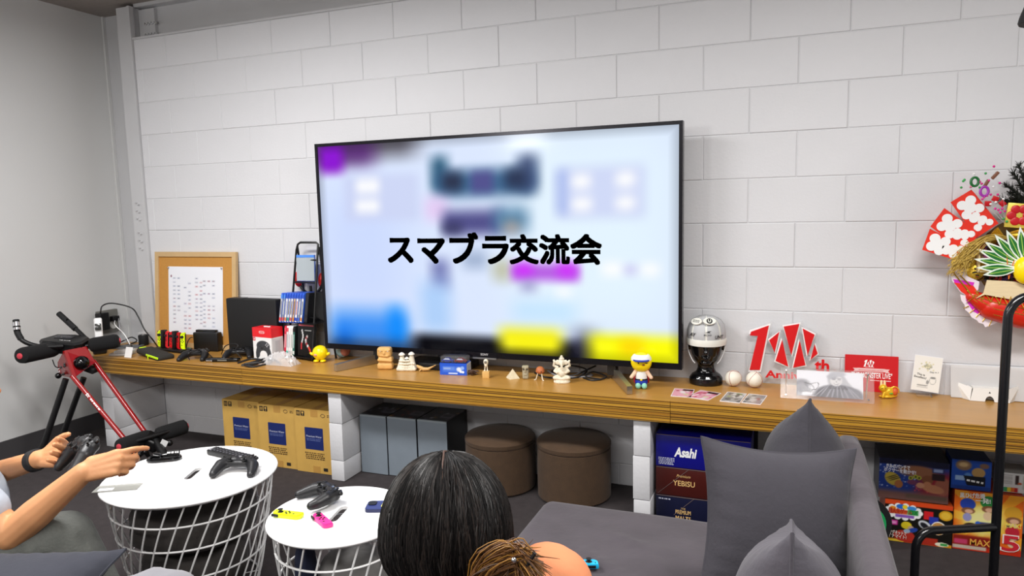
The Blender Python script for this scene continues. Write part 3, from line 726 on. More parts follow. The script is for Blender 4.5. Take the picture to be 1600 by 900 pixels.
for t_ in (.855, .66, .36, .31, .05):
    a, b = onr(t_); MB().tube([a, b], .005, 8).build('rung', m_black, lr)
for t_ in (.335, .045):
    a, b = onr(t_); n_ = V(0, -.9, .1)
    MB().add([tuple(p) for p in (a + V(0, -.045, -.012), b + V(.03, -.045, -.012), b + V(.03, .09, -.012), a + V(0, .09, -.012), a + V(0, -.045, -.016), b + V(.03, -.045, -.016), b + V(.03, .09, -.016), a + V(0, .09, -.016))], [(0, 1, 2, 3), (7, 6, 5, 4), (0, 4, 5, 1), (2, 6, 7, 3), (1, 5, 6, 2), (3, 7, 4, 0)]).build('tray', m_black, lr, False)
def game_case(label, loc, rot, spine, art, group, cw=.0145, hh=.172, dd=.135):
    """case standing up, spine towards -y"""
    t = thing('game_case', label, 'game case', loc, rot, group)
    MB().box((0, dd / 2, hh / 2), (cw, dd, hh), None, .0015).build('case', M('case_' + spine, spine, .3), t, local=True)
    MB().box((0, -.0004, hh * .46), (cw * .92, .0012, hh * .86)).build('spine_label', M('spine_' + art[0], art[0], .4), t, local=True)
    MB().box((0, -.0008, hh * .88), (cw * .92, .0014, hh * .13)).build('spine_band', M('spine_' + art[1], art[1], .4), t, local=True)
    MB().box((0, -.0008, hh * .12), (cw * .92, .0014, hh * .11)).build('spine_mark', M('spine_' + art[2], art[2], .4), t, local=True)
    MB().box((0, -.0009, hh * .5), (cw * .35, .0014, hh * .45)).build('spine_title', M('spine_' + art[3], art[3], .4), t, local=True)
    return t
a, b = onr(.345); a2, b2 = onr(.70); lean = -math.atan2((a2 - a).y, (a2 - a).z); ly = math.atan2((a2 - a).x, (a2 - a).z)
blue = '2A55C8'
arts = [('B8BCC8', '4C8CE8', 'E04A4A', '6A7080'), ('8C98A8', '4C8CE8', 'D85848', 'D8DCE4'), ('E4E6EA', blue, 'E08A4A', '9AA0B0'), ('D8DADF', blue, '3A9A8A', '1A1A1E'), ('E8E6E2', blue, 'C8604A', '5A3A2A'), ('C8B090', blue, 'D88030', '7A4A3A'), ('EDEDF0', blue, '3A50B8', 'B03030'), ('8F98A4', blue, '4A6AC8', 'E8E8EC'), ('DADDE2', blue, 'D88A40', '4A5058')]
ords = ['leftmost', 'second', 'third', 'fourth', 'middle', 'sixth', 'seventh', 'eighth', 'ninth']
desc = ['grey spine with light blue band', 'grey blue spine with red foot', 'white spine with orange foot', 'pale spine with black title', 'white spine with red brown foot', 'tan spine with orange foot', 'white spine with red title', 'dull grey spine with white title', 'pale spine with ochre foot']
for i, ar in enumerate(arts):
    game_case('%s game case on the upper rack tray, %s' % (ords[i], desc[i]), a + V(-.020 + .0166 * i, -.075 + .002 * i, -.018), (lean * 1.1, ly + .02, -.12), '2F5FD0', ar, 'game cases on the upper tray')
game_case('black game case at the right end of the upper tray', a + V(.142, -.055, -.018), (lean, ly, -.12), '17181C', ('1B1C22', '22242E', '26262C', '34343C'), 'game cases on the upper tray', .024)
a, b = onr(.055)
low = [('D8304A', 'E85868', 'B02038', 'F0D8DC'), ('E4E6E8', 'E85868', '5ABFB0', 'A0A4AA'), ('EDEDED', 'F4F4F4', 'C0C4C8', 'B8BCC4'), ('F2F2F0', 'E8E8E8', 'D0D0D0', '9AA8A0'), ('2C6A5E', '1B1C1E', 'D8E4E0', 'C8E0DC')]
ld = ['red game case at the left end of the lower tray', 'white game case with red top beside the red one on the lower tray', 'plain white game case in the lower tray middle', 'off white thin game case in the lower tray', 'dark green spined game case beside the big black box on the lower tray']
for i, ar in enumerate(low):
    game_case(ld[i], a + V(.030 + .0150 * i, -.07, -.018), (lean * .6, ly * .5 + .02, -.12), ('D02840', 'E8E8EA', 'EDEDED', 'EAEAEA', '141618')[i], ar, 'game cases on the lower tray')
bx = thing('game_box', 'large black game box with white and red swirls on the lower tray', 'box', a + V(.165, -.055, -.016), (lean * .6, .05, .1))
MB().box((0, .012, .09), (.105, .022, .18)).build('sleeve', m_matt, bx, False, True)
Wb = Matrix.Translation(bx.location) @ Euler(bx.rotation_euler).to_matrix().to_4x4()
def swirl(U, W):
    q = Art(U, W, '0E0E10')
    for i in range(9):
        t = i / 8 * 2.6; q.ell(.26 + .05 * math.sin(t * 2), .8 - .07 * i, .04, .045, 'D8D8DA' if i < 6 else 'C83038', .5)
        q.ell(.62 + .14 * math.cos(t * 1.6 + 2), .62 - .06 * i, .05, .05, ['C8B8B8', 'A03038', 'E0E0E0'][i % 3] if i < 6 else 'E04838', .6)
    q.rect(.42, .80, .82, .83, 'A8A8A8', .02); q.rect(.05, .955, .95, .99, 'D05A66', .02)
    return q.c
printed('cover_print', print_mat('case_print', .3), bx, Wb @ rect_mat((0, .0008, .09), (1, 0, 0), (0, 0, 1)), .105, .18, 30, 48, swirl)
a, b = onr(.655); a2, b2 = onr(.86)
dc = thing('display_case', 'clear fronted game case with blue top displayed on the upper ladder rack', 'game case', (a + b) / 2 + V(.008, .0, .01), (lean * 1.5, 0, .12))
MB().box((0, .006, .075), (.115, .012, .15), None, .002).build('case', M('blue_case', '3D6FE0', .25), dc, local=True)
MB().box((.0, -.0015, .069), (.112, .003, .132)).build('sleeve', M('smoky_clear', 'A9B2B8', .15), dc, local=True)
MB().box((0, -.0015, .143), (.112, .003, .014)).build('top_strip', M('spine_4C8CE8', '4C8CE8', .4), dc, local=True)
rd = V((0.7021, -0.0771, 1.0199)) + V(.015, .05, 0); tg_ = thing('headset', 'glossy red round headset behind the ladder rack', 'headset', rd + V(.05, .0, 0))
MB().ball(rd, (.026, .030, .048)).build('ear_cup', M('gloss_red', 'D8201C', .2), tg_)
MB().ball(rd + V(.150, .02, -.01), (.022, .030, .048)).build('ear_cup', M('gloss_red', 'D8201C', .2), tg_)
MB().tube(arc(rd + V(.082, 0, .0), .085, 0, -PI, 12), .008).build('headband', m_black, tg_)
MB().tube([rd + V(.08, .0, -.04), rd + V(.08, -.0, -.10)], .008).build('hook', m_black, tg_)
# ================================================================== little things in front of the television
def base(p): return V(p)
m_yel = M('toy_yellow', 'FFE00C', .28)
p = V((0.9565, -0.2129, 0.575)) + V(0, .03, 0)
yb = thing('round_toy', 'round bright yellow toy figure with stub arms and feet left of the television', 'toy', p, (0, 0, .25))
MB().ball((0, 0, .052), (.043, .041, .041), 24, 16).build('body', m_yel, yb, local=True)
for s in (-1, 1):
    MB().ball((.019 * s, -.012, .008), (.016, .020, .0085)).build('foot', m_yel, yb, local=True)
    MB().ball((.047 * s, -.006, .046), (.014, .008, .008), rot=(0, -.5 * s, 0)).build('arm', m_yel, yb, local=True)
MB().ball((-.012, -.0375, .046), (.011, .006, .007)).build('cheek', M('toy_pink', 'E89A8C', .5), yb, local=True)
p = V((1.0095, -0.0781, 0.575)) + V(0, .03, 0)
bo = thing('bird_ornament', 'round pottery bird ornament in pale blue, white and coral behind the television foot', 'ornament', p, (0, 0, .1))
MB().ball((0, 0, .038), (.040, .038, .038), 24, 14).build('body', M('pale_blue', 'A9CBD4', .5), bo, local=True)
MB().ball((.018, -.004, .042), (.027, .036, .034), 20, 12).build('wing', M('coral', 'D98A7C', .5), bo, local=True)
MB().ball((-.012, -.008, .062), (.026, .028, .024), 20, 12).build('face', M('bone', 'E9E4DC', .5), bo, local=True)
for x in (-.026, -.004): MB().ball((x, -.031, .066), .0035, 8, 6).build('eye', m_ktxt, bo, local=True)
MB().lathe([(.005, 0), (.0005, .010)], (-.016, -.034, .059), 8, (0, -1, 0)).build('beak', M('beak_tan', 'C9A070', .5), bo, local=True)
m_clay = M('tan_clay', 'D9A862', .65, var=.08, vscale=30, bump=.5, bscale=80)
p = V((1.4087, -0.2614, 0.575)) + V(0, .025, 0)
tt = thing('clay_totem', 'stacked tan clay totem figurine with a carved face before the television', 'figurine', p, (0, 0, .3))
b_ = MB()
b_.box((0, 0, .018), (.083, .05, .036), None, .012); b_.box((.002, 0, .052), (.078, .048, .032), None, .012); b_.box((-.002, 0, .092), (.076, .05, .052), None, .014)
b_.ball((.0, -.023, .088), (.008, .008, .010)).cap((-.03, -.022, .106), (-.008, -.024, .102), .005, .005).cap((.03, -.022, .106), (.008, -.024, .102), .005, .005)
b_.cap((-.03, -.024, .053), (.034, -.022, .047), .007, .007).cap((-.02, -.022, .075), (.018, -.024, .073), .005, .005)
b_.build('body', m_clay, tt, local=True, voxel=.0025, soften=2)
m_bone = M('carved_bone', 'E6DDC8', .6, var=.10, vscale=60, bump=.9, bscale=110)
for x in (-.019, .019): MB().ball((x, -.025, .100), (.006, .003, .004), 8, 6).build('eye', m_bone, tt, local=True)
p = V((1.5356, -0.2555, 0.575)) + V(0, .02, 0)
cp = thing('mushroom_figurine', 'cream carved figurine of three mushroom hatted figures under a wavy cloak', 'figurine', p, (0, 0, .3))
b_ = MB(); b_.box((0, 0, .010), (.104, .05, .020), None, .008)
for x, h1, r_ in ((-.024, .088, .019), (.002, .066, .014), (.027, .090, .019)):
    b_.cap((x, 0, .012), (x, 0, h1 - .018), .024, r_ * .62)
for x in (-.04, .042): b_.cap((x, 0, .012), (x * .7, 0, .055), .013, .010)
for i in range(22):
    x = -.045 + .09 * (i % 8) / 7 + (.006 if (i // 8) % 2 else 0); z = .022 + .016 * (i // 8)
    b_.ball((x * (1 - .35 * z / .07), -.022 + abs(x) * .15, z), .0062, 8, 6)
b_.build('body', m_bone, cp, local=True, voxel=.002, soften=1)
for x, h1 in ((-.024, .082), (.027, .084)):
    MB().lathe([(.017, 0), (.0165, .004), (.011, .010), (.004, .014)], (x, -.002, h1), 14).build('mushroom_hat', M('ivory', 'F0E8D8', .55), cp, local=True)
MB().lathe([(.0125, 0), (.012, .003), (.008, .007), (.003, .010)], (.002, -.002, .062), 14).build('mushroom_hat', M('ivory', 'F0E8D8', .55), cp, local=True)
p = V((1.6432, -0.2398, 0.575)) + V(0, .01, 0)
wh = MB(); wh.chain([(-.046, 0, .030), (-.034, 0, .022), (-.012, 0, .012), (.012, 0, .013), (.030, 0, .022), (.044, 0, .028)], [.005, .009, .0105, .008, .005, .003])
wh.cap((-.022, 0, .014), (-.030, -.012, .004), .005, .003).cap((-.022, 0, .014), (-.024, .012, .004), .005, .003).cap((.040, 0, .026), (.054, .006, .034), .004, .002).cap((.040, 0, .026), (.050, -.010, .036), .004, .002)
t_ = thing('whale_carving', 'small curved tan wooden whale carving lying before the television', 'carving', p, (0, 0, .2))
wh.build('body', M('tan_wood', 'D2A869', .5, var=.06, vscale=40), t_, local=True, voxel=.002, soften=2)
# toy car carton with two cars in a blister
p = (V((1.7401, -0.2702, 0.575)) + V((1.8747, -0.26, 0.575))) / 2 + V(.006, .035, 0)
cc = thing('toy_car_box', 'small blue carton carrying two toy cars in a clear blister on top', 'toy', p, (0, 0, .14))
MB().box((0, 0, .030), (.142, .070, .060)).build('carton', M('carton_blue', '1E50C8', .35), cc, False, True)
Wc = Matrix.Translation(cc.location) @ Euler(cc.rotation_euler).to_matrix().to_4x4()
def carp(U, W):
    a = Art(U, W, '2057D0'); a.rect(.10, .25, .70, .75, '3E6FDA', .1); a.rect(.12, .42, .55, .70, '5A86E0', .04); a.rect(.14, .50, .40, .64, '8FAAE4', .03)
    a.ell(.72, .50, .10, .2, 'D8E2F4', .5); a.ell(.84, .62, .07, .16, '8FB0F0', .5); a.ell(.78, .3, .05, .1, 'F4F8FF', .4); a.ell(.86, .28, .05, .1, 'F4F8FF', .4)
    a.rect(.32, .10, .66, .20, 'D8E4FA', .02, .05); return a.c
printed('carton_print', print_mat('carton_print'), cc, Wc @ rect_mat((0, -.035, .030), (1, 0, 0), (0, 0, 1)), .141, .059, 56, 26, carp)
def carside(U, W):
    a = Art(U, W, 'E6E6EA')
    for i in range(6): a.rect(.1, .15 + .13 * i, .9, .19 + .13 * i, '6A7898', .02)
    return a.c
printed('side_print', print_mat('carton_print'), cc, Wc @ rect_mat((.071, 0, .030), (0, 1, 0), (0, 0, 1)), .069, .059, 12, 26, carside)
def toycar(x, col, h):
    m_ = M('car_' + col, h, .2, coat=.5)
    prof = [(-.028, .004), (.028, .004), (.030, .012), (.017, .016), (.009, .024), (-.012, .024), (-.021, .016), (-.030, .014)]
    MB().prism(prof, -.0125, .0125, Matrix.Translation((x, -.012, .060)) @ Matrix(((1, 0, 0, 0), (0, 0, -1, 0), (0, 1, 0, 0), (0, 0, 0, 1)))).build('car_body', m_, cc, False, True)
    MB().prism([(.0165, .0162), (.0085, .0232), (-.0115, .0232), (-.0205, .0162)], -.0128, .0128, Matrix.Translation((x, -.012, .060)) @ Matrix(((1, 0, 0, 0), (0, 0, -1, 0), (0, 1, 0, 0), (0, 0, 0, 1)))).build('car_window', M('car_glass', 'B8C4D4', .1), cc, False, True)
    for wx in (-.018, .018):
        MB().lathe([(.0055, 0), (.0055, .027)], (x + wx, .0015, .0655), 12, (0, -1, 0)).build('car_wheel', m_black, cc, local=True)
toycar(-.034, 'blue', '122C8C'); toycar(.034, 'red', '7A0C18')
MB().box((0, 0, .077), (.138, .064, .034), None, .006).build('blister', clear('blister', 'FFFFFF', .06, .05), cc, local=True)
p = V((1.912, -0.2493, 0.575)) + V(0, .012, 0)
tw = MB(); rr = random.Random(11)
for i in range(16):
    a_ = rr.uniform(0, PI); r_ = rr.uniform(.02, .034)
    q0 = V(math.cos(a_) * r_, math.sin(a_) * r_ * .8, rr.uniform(.003, .02)); q1 = V(-math.cos(a_ + rr.uniform(-.5, .5)) * r_, -math.sin(a_) * r_ * .8, rr.uniform(.003, .022))
    tw.tube([q0, (q0 + q1) / 2 + V(0, 0, .006), q1], .0026, 6)
t_ = thing('twig_coaster', 'small tangle of dark brown twigs beside the blue toy carton', 'ornament', p, (0, 0, 0)); tw.build('twigs', M('dark_twig', '4A3020', .6), t_, local=True)
p = V((1.9985, -0.2796, 0.575)) + V(0, .015, 0)
t_ = thing('bird_figure', 'tiny white standing figure on a square light wooden block', 'figurine', p, (0, 0, .2))
MB().box((0, 0, .0165), (.034, .030, .033), None, .001).build('wooden_block', M('block_wood', 'D9AE68', .5, var=.06, vscale=30), t_, local=True)
b_ = MB(); b_.ball((0, 0, .078), (.0125, .011, .016)).ball((0, -.002, .064), (.009, .008, .010))
for s in (-1, 1): b_.cap((.005 * s, 0, .060), (.0065 * s, 0, .036), .0032, .0028).ball((.007 * s, -.002, .0355), (.005, .006, .0025))
b_.build('figure', m_bone, t_, local=True, voxel=.0014, soften=1)
MB().ball((0, -.0095, .079), (.007, .003, .007), 10, 8).build('face_patch', M('grey_stone', '7B766C', .6), t_, local=True)
p = V((2.1278, -0.2558, 0.575)) + V(0, .02, 0)
m_sand = M('sandstone', 'DCCFB0', .75, var=.07, vscale=60, bump=.4, bscale=200)
t_ = thing('pyramid', 'small sand coloured stone pyramid souvenir before the television', 'souvenir', p, (0, 0, .75))
MB().add([(-.026, -.026, 0), (.026, -.026, 0), (.026, .026, 0), (-.026, .026, 0), (0, 0, .046)], [(3, 2, 1, 0), (0, 1, 4), (1, 2, 4), (2, 3, 4), (3, 0, 4)]).build('stone', m_sand, t_, False, True)
p = V((2.1954, -0.2497, 0.575)) + V(0, .012, 0)
t_ = thing('stone_head', 'small tall grey stone head statue between the pyramid and the orange dome figure', 'souvenir', p, (0, 0, .3))
b_ = MB(); b_.box((0, 0, .030), (.030, .022, .060), None, .008); b_.box((0, -.002, .060), (.033, .024, .014), None, .005); b_.box((0, -.013, .045), (.006, .008, .024), (.2, 0, 0), .002); b_.box((0, -.011, .024), (.014, .006, .004), None, .001)
b_.build('stone', M('moss_stone', 'A79F86', .75, var=.1, vscale=60, bump=.4, bscale=200), t_, local=True, voxel=.0018, soften=2)
for s in (-1, 1): MB().box((.0085 * s, -.0112, .050), (.008, .003, .008), None, .001).build('eye_hollow', M('hollow', '4A463C', .8), t_, local=True)
p = V((2.2724, -0.2538, 0.575)) + V(0, .012, 0)
t_ = thing('dome_figure', 'orange brown dome shaped creature standing on three cream legs', 'figurine', p, (0, 0, 0))
MB().lathe([(.001, .038), (.016, .036), (.0215, .042), (.0215, .050), (.016, .062), (.008, .067), (.001, .068)], (0, 0, 0), 20).build('dome', M('terracotta', 'B9683A', .55, var=.06, vscale=60), t_, local=True)
for x, y in ((-.020, -.006), (.016, -.010), (.006, .012)):
    MB().tube([(x * .5, y * .5, .040), (x * .75, y * .75, .020), (x, y, .004), (x * 1.4, y - .002, .002)], .0026, 8).build('leg', m_bone, t_, local=True)
for x in (-.004, .012): MB().ball((x, -.019, .046), .0028, 8, 6).build('eye', m_ktxt, t_, local=True)
p = V((2.3854, -0.2851, 0.575)) + V(0, .03, 0)
t_ = thing('idol_statue', 'cream stone seated many-armed idol statue on a round base', 'statue', p, (0, 0, .25))
b_ = MB(); b_.lathe([(.038, 0), (.040, .006), (.036, .014), (.030, .018)], (0, 0, 0), 18, sy=.75)
b_.ball((0, 0, .050), (.024, .020, .026)); b_.ball((0, -.008, .046), (.017, .014, .016))
for s in (-1, 1):
    b_.chain([(.010 * s, 0, .030), (.032 * s, -.012, .026), (.004 * s, -.020, .022)], [.012, .010, .008])
    b_.chain([(.020 * s, 0, .070), (.034 * s, -.004, .056), (.022 * s, -.016, .052)], [.008, .006, .006])
    b_.chain([(.020 * s, 0, .074), (.038 * s, 0, .082), (.033 * s, -.004, .100)], [.007, .0055, .006])
    b_.ball((.019 * s, -.003, .098), (.011, .005, .013))
b_.ball((0, -.003, .096), (.0155, .015, .017)); b_.chain([(0, -.015, .094), (.002, -.022, .078), (.008, -.022, .066)], [.007, .005, .004])
b_.ball((0, 0, .114), (.013, .012, .009)); b_.ball((0, 0, .122), (.0075, .0075, .010)); b_.ball((-.036, 0, .106), .006); b_.ball((.036, 0, .104), .006)
b_.build('stone', m_bone, t_, local=True, voxel=.0016, soften=1)
# soft doll
p = V((2.7604, -0.2845, 0.575)) + V(0, .045, 0)
dl = thing('soft_doll', 'soft doll with a round yellow head, white shirt and blue trousers before the television', 'toy', p, (0, 0, .18))
MB().ball((0, 0, .118), (.047, .036, .046), 24, 16).build('head', m_yel, dl, local=True)
MB().lathe([(.0465, 0), (.045, .012), (.036, .024), (.016, .031), (.001, .033)], (0, .002, .128), 24, sy=.82).build('cap', m_white, dl, local=True)
MB().add([tuple(v) for v in ([(.036 * math.cos(a_), -.024 + .030 * math.sin(a_) , .129) for a_ in [PI + PI * i / 12 for i in range(13)]] + [(.036 * math.cos(a_), -.024 + .030 * math.sin(a_), .134) for a_ in [PI + PI * i / 12 for i in range(13)]])], [tuple(range(13))[::-1], tuple(range(13, 26))] + [(i, (i + 1) % 13, 13 + (i + 1) % 13, 13 + i) for i in range(13)]).build('cap_brim', M('doll_blue', '1C34A8', .6), dl, local=True)
MB().lathe([(.020, .034), (.027, .040), (.025, .060), (.018, .080), (.008, .084)], (0, 0, 0), 18, sy=.75).build('shirt', M('doll_white', 'E4E4E2', .8), dl, local=True)
MB().lathe([(.022, .014), (.028, .020), (.0285, .036), (.026, .040)], (0, 0, 0), 18, sy=.8).build('trousers', M('doll_blue', '1C34A8', .6), dl, local=True)
MB().lathe([(.0288, .037), (.0288, .043)], (0, 0, 0), 18, sy=.8).build('belt', m_ktxt, dl, local=True)
MB().box((0, -.024, .040), (.009, .003, .007), None, .001).build('buckle', m_yel, dl, local=True)
for s in (-1, 1):
    MB().cap((.024 * s, 0, .074), (.044 * s, -.012, .050), .010, .0085).build('arm', M('doll_skin', 'E8C4A8', .8), dl, local=True)
    MB().cap((.013 * s, -.006, .020), (.015 * s, -.022, .014), .012, .011).build('leg', M('doll_blue', '1C34A8', .6), dl, local=True)
    MB().ball((.014 * s, -.030, .014), (.0125, .013, .014)).build('shoe', M('mint', '8FD3BE', .7), dl, local=True)
MB().box((0, .028, .050), (.07, .008, .07), (-.15, 0, 0), .004).build('cape', M('doll_red', 'C8202C', .8), dl, local=True)
MB().ball((.010, -.034, .112), (.007, .004, .004), 10, 6).build('mouth', M('mouth_brown', '8A3A20', .6), dl, local=True)
MB().ball((-.012, -.034, .120), (.004, .003, .004), 8, 6).build('eye', m_ktxt, dl, local=True)
MB().ball((.022, -.031, .120), (.007, .003, .002), 8, 6).build('eye', m_ktxt, dl, local=True)

# ================================================================== right part of the counter
def small_print(parent, m, w_, h_, lines, mat, seed=1):
    """rows of tiny unreadable print as short raised dashes"""
    rr_ = random.Random(seed); b = MB(); lh = h_ / lines
    for k in range(lines):
        x = -w_ / 2 + rr_.uniform(0, w_ * .06); y = h_ / 2 - lh * (k + .5)
        while x < w_ / 2 - rr_.uniform(0, w_ * .12):
            l = lh * rr_.uniform(.35, 1.3); l = min(l, w_ / 2 - x)
            b.add([tuple(m @ V(x, y - lh * .28, .0004)), tuple(m @ V(x + l, y - lh * .28, .0004)), tuple(m @ V(x + l, y + lh * .28, .0004)), tuple(m @ V(x, y + lh * .28, .0004))], [(0, 1, 2, 3)])
            x += l + lh * rr_.uniform(.18, .5)
    return b.build('small_print', mat, parent, False)
def onW(o): return Matrix.Translation(o.location) @ Euler(o.rotation_euler).to_matrix().to_4x4()
hx = V(3.030, -.085, ZT)
mh = thing('mannequin_head', 'glossy black mannequin head standing on the counter right of the television', 'mannequin', hx, (0, 0, .10))
b_ = MB()
b_.lathe([(.074, 0), (.076, .008), (.075, .030), (.064, .046), (.045, .058), (.038, .075), (.038, .100)], (0, 0, 0), 28, sy=.86)
b_.lathe([(.034, .085), (.040, .095), (.054, .112), (.066, .140), (.074, .180), (.077, .215), (.074, .250), (.060, .280), (.035, .298), (.004, .304)], (0, .004, 0), 28, sy=1.05)
b_.ball((0, -.050, .108), (.022, .018, .014)); b_.cap((0, -.070, .196), (0, -.088, .160), .007, .011); b_.ball((0, -.083, .155), (.014, .009, .007))
b_.ball((0, -.066, .135), (.020, .010, .006)); b_.ball((0, -.066, .127), (.016, .010, .006))
for s in (-1, 1):
    b_.ball((.028 * s, -.066, .188), (.015, .008, .007)); b_.cap((.014 * s, -.072, .204), (.046 * s, -.058, .205), .007, .005); b_.ball((.079 * s, .012, .180), (.007, .018, .028))
b_.build('head', m_gloss, mh, local=True, voxel=.0035, soften=2)
m_hg = M('cap_grey', 'B9BABC', .5); m_hw = M('cap_white', 'E6E5DC', .45)
hd = thing('head_guard', 'white and grey sports head guard worn by the black mannequin head', 'headgear', hx, (0, 0, .10))
prof = [(.083, .208), (.0865, .225), (.0855, .250), (.079, .276), (.062, .300), (.034, .315), (.004, .319)]
for k in range(8):
    a0, a1 = 2 * PI * k / 8 + .06, 2 * PI * (k + 1) / 8 - .06; vs = []; n_ = 6
    for r_, z in prof:
        for i in range(n_ + 1):
            a_ = a0 + (a1 - a0) * i / n_; vs.append((r_ * 1.012 * math.sin(a_), .004 - r_ * 1.07 * math.cos(a_), z + .001))
    MB().add(vs, [(j * (n_ + 1) + i, j * (n_ + 1) + i + 1, (j + 1) * (n_ + 1) + i + 1, (j + 1) * (n_ + 1) + i) for j in range(len(prof) - 1) for i in range(n_)]).build('panel', m_hg, hd, local=True)
MB().lathe(prof, (0, .004, 0), 36, sy=1.05).build('shell', m_hw, hd, local=True)
MB().lathe([(.082, .186), (.089, .188), (.091, .206), (.0885, .217), (.083, .217)], (0, .004, 0), 36, sy=1.05).build('brow_band', m_hw, hd, local=True)
for s in (-1, 1):
    MB().tube(bez([(.084 * s, .0, .20), (.080 * s, -.016, .16), (.062 * s, -.038, .12), (.048 * s, -.048, .105)], 6), .0028, 6).build('chin_strap', M('clear_strap', 'C8C8C8', .3), hd, local=True)
Wh = onW(hd)
def onhead(a_, z, tilt, r_=.0915):
    n = V(math.sin(a_), -math.cos(a_), tilt).normalized(); c = V(r_ * math.sin(a_), .004 - r_ * 1.06 * math.cos(a_), z)
    return Wh @ rect_mat(c, (math.cos(a_), math.sin(a_), 0), V(0, 0, 1) - n * n.z)
for a_, z in ((-.62, .297), (.18, .302)):
    m_ = onhead(a_, z, .75, .070 if a_ < 0 else .074)
    MB().prism([(.028 * math.cos(t), .017 * math.sin(t)) for t in [2 * PI * i / 20 for i in range(20)]], 0, .006, m_).build('oval_badge', m_hw, hd, False)
    if a_ > 0:
        MB().prism([(.0135 * math.cos(t), .0135 * math.sin(t)) for t in [2 * PI * i / 20 for i in range(20)]], .006, .0064, m_).build('badge_ring', m_ktxt, hd, False)
        text('U', m_hw, hd, m_, .020, bold=.03, depth=.0068)
    else:
        small_print(hd, m_ @ Matrix.Translation((0, 0, .0062)), .036, .014, 3, m_ktxt)
text('MIZUNO', m_ktxt, hd, onhead(.08, .243, .12, .0905), .010, bold=.01, width=.034)
MB().prism([(-.016, .002), (-.004, .005), (.004, .009), (.017, .010), (.006, .005), (.012, .001), (0, .003)], 0, .0004, onhead(.08, .252, .12, .0905)).build('swoosh_mark', m_ktxt, hd, False)
text('UNT', m_ktxt, hd, onhead(.66, .232, .10, .0895), .021, bold=.02, shear=.2)
text('AY', m_ktxt, hd, onhead(-.75, .240, .10, .0895), .024, bold=.02, shear=.3)
# baseballs
def baseball(p, rz, label):
    t = thing('baseball', label, 'baseball', p, (0.2, 0.3, rz), 'baseballs on the counter')
    MB().ball((0, 0, 0), .0365, 24, 16).build('cover', M('ball_leather', 'E9E4D6', .5, var=.03, vscale=40), t, local=True)
    sp_ = []
    for i in range(48):
        q = 2 * PI * i / 48; A_ = PI / 2 - (PI / 2 - .44) * math.cos(q); B_ = q / 2 + .44 * math.sin(2 * q)
        x, y, z = math.sin(A_) * math.cos(q + 0) , math.sin(A_) * math.sin(q), math.cos(A_)
        a_, b2_ = .42, .58
        x = a_ * math.sin(q) + (1 - a_) * math.sin(3 * q) ; y = a_ * math.cos(q) - (1 - a_) * math.cos(3 * q); z = 2 * math.sqrt(a_ * (1 - a_)) * math.cos(2 * q)
        sp_.append(V(x, y, z).normalized() * .0366)
    MB().tube(sp_, .0011, 5, closed=True).build('seam', M('seam_red', 'A8605A', .6), t, local=True)
    return t
baseball((3.152, -.100, ZT + .0366), .4, 'signed white baseball beside the black mannequin head')
baseball((3.243, -.098, ZT + .0366), 2.0, 'signed white baseball at the foot of the red figure one')
MB_ = None
# red anniversary sign
sg = thing('anniversary_sign', 'red and clear acrylic 10th anniversary sign leaning on the block wall', 'sign', V((3.364, -0.03, 0.6316)))
sg_pieces = [[(3.2183, -0.034, 0.8007), (3.2223, -0.034, 0.8176), (3.2986, -0.034, 0.8498), (3.2631, -0.034, 0.6429), (3.2185, -0.034, 0.64), (3.2518, -0.034, 0.7994)],
 [(3.3008, -0.034, 0.7822), (3.3436, -0.034, 0.8229), (3.3254, -0.034, 0.7261)], [(3.3614, -0.034, 0.8473), (3.426, -0.034, 0.862), (3.3954, -0.034, 0.7178)],
 [(3.3297, -0.034, 0.689), (3.356, -0.034, 0.7876), (3.3837, -0.034, 0.6655)], [(3.4041, -0.034, 0.6618), (3.4291, -0.034, 0.7883), (3.455, -0.034, 0.6771)],
 [(3.4404, -0.034, 0.8418), (3.4896, -0.034, 0.8157), (3.463, -0.034, 0.7205)], [(3.4749, -0.034, 0.7019), (3.4905, -0.034, 0.7738), (3.5039, -0.034, 0.732)]]
m_acr = clear('clear_acrylic', 'F2EFEE', .05, .06)
XZ = Matrix(((1, 0, 0, 0), (0, 0, -1, 0), (0, 1, 0, 0), (0, 0, 0, 1)))
for i, pc in enumerate(sg_pieces):
    MB().prism([(q[0], q[2]) for q in pc], .034, .038, XZ).build('red_figure' if i == 0 else 'red_facet', m_red, sg, False)
back = [(3.211, -0.03, 0.5988), (3.2088, -0.03, 0.7911), (3.213, -0.03, 0.825), (3.3135, -0.03, 0.8707), (3.3122, -0.03, 0.8014), (3.3496, -0.03, 0.8501), (3.4372, -0.03, 0.8754), (3.4477, -0.03, 0.854), (3.5004, -0.03, 0.8209), (3.5149, -0.03, 0.7291), (3.4885, -0.03, 0.6948), (3.5622, -0.03, 0.6991), (3.5641, -0.03, 0.6229)]
MB().prism([(q[0], max(q[2], ZT + .001)) for q in back], .027, .0335, XZ).build('clear_backing', m_acr, sg, False)
for pc in sg_pieces:
    c = sum((V(q) for q in pc), V(0, 0, 0)) / len(pc)
    MB().prism([((q[0] - c.x) * 1.06 + c.x + (.004 if q[0] > c.x else -.004), (q[2] - c.z) * 1.05 + c.z + (.004 if q[2] > c.z else -.004)) for q in pc], .0336, .0342, XZ).build('white_border', m_wtxt, sg, False)
q = V((3.5249, -0.035, 0.6761)); text('th', m_red, sg, rect_mat(q, (1, 0, 0), (0, 0, 1)), .072, bold=.035, width=.060)
q0 = V((3.2895, -0.035, 0.624)); text('Anniversary', m_red, sg, rect_mat(q0 + V(0, 0, 0), (1, 0, 0), (0, 0, 1)), .046, align='LEFT', bold=.03, width=.31)
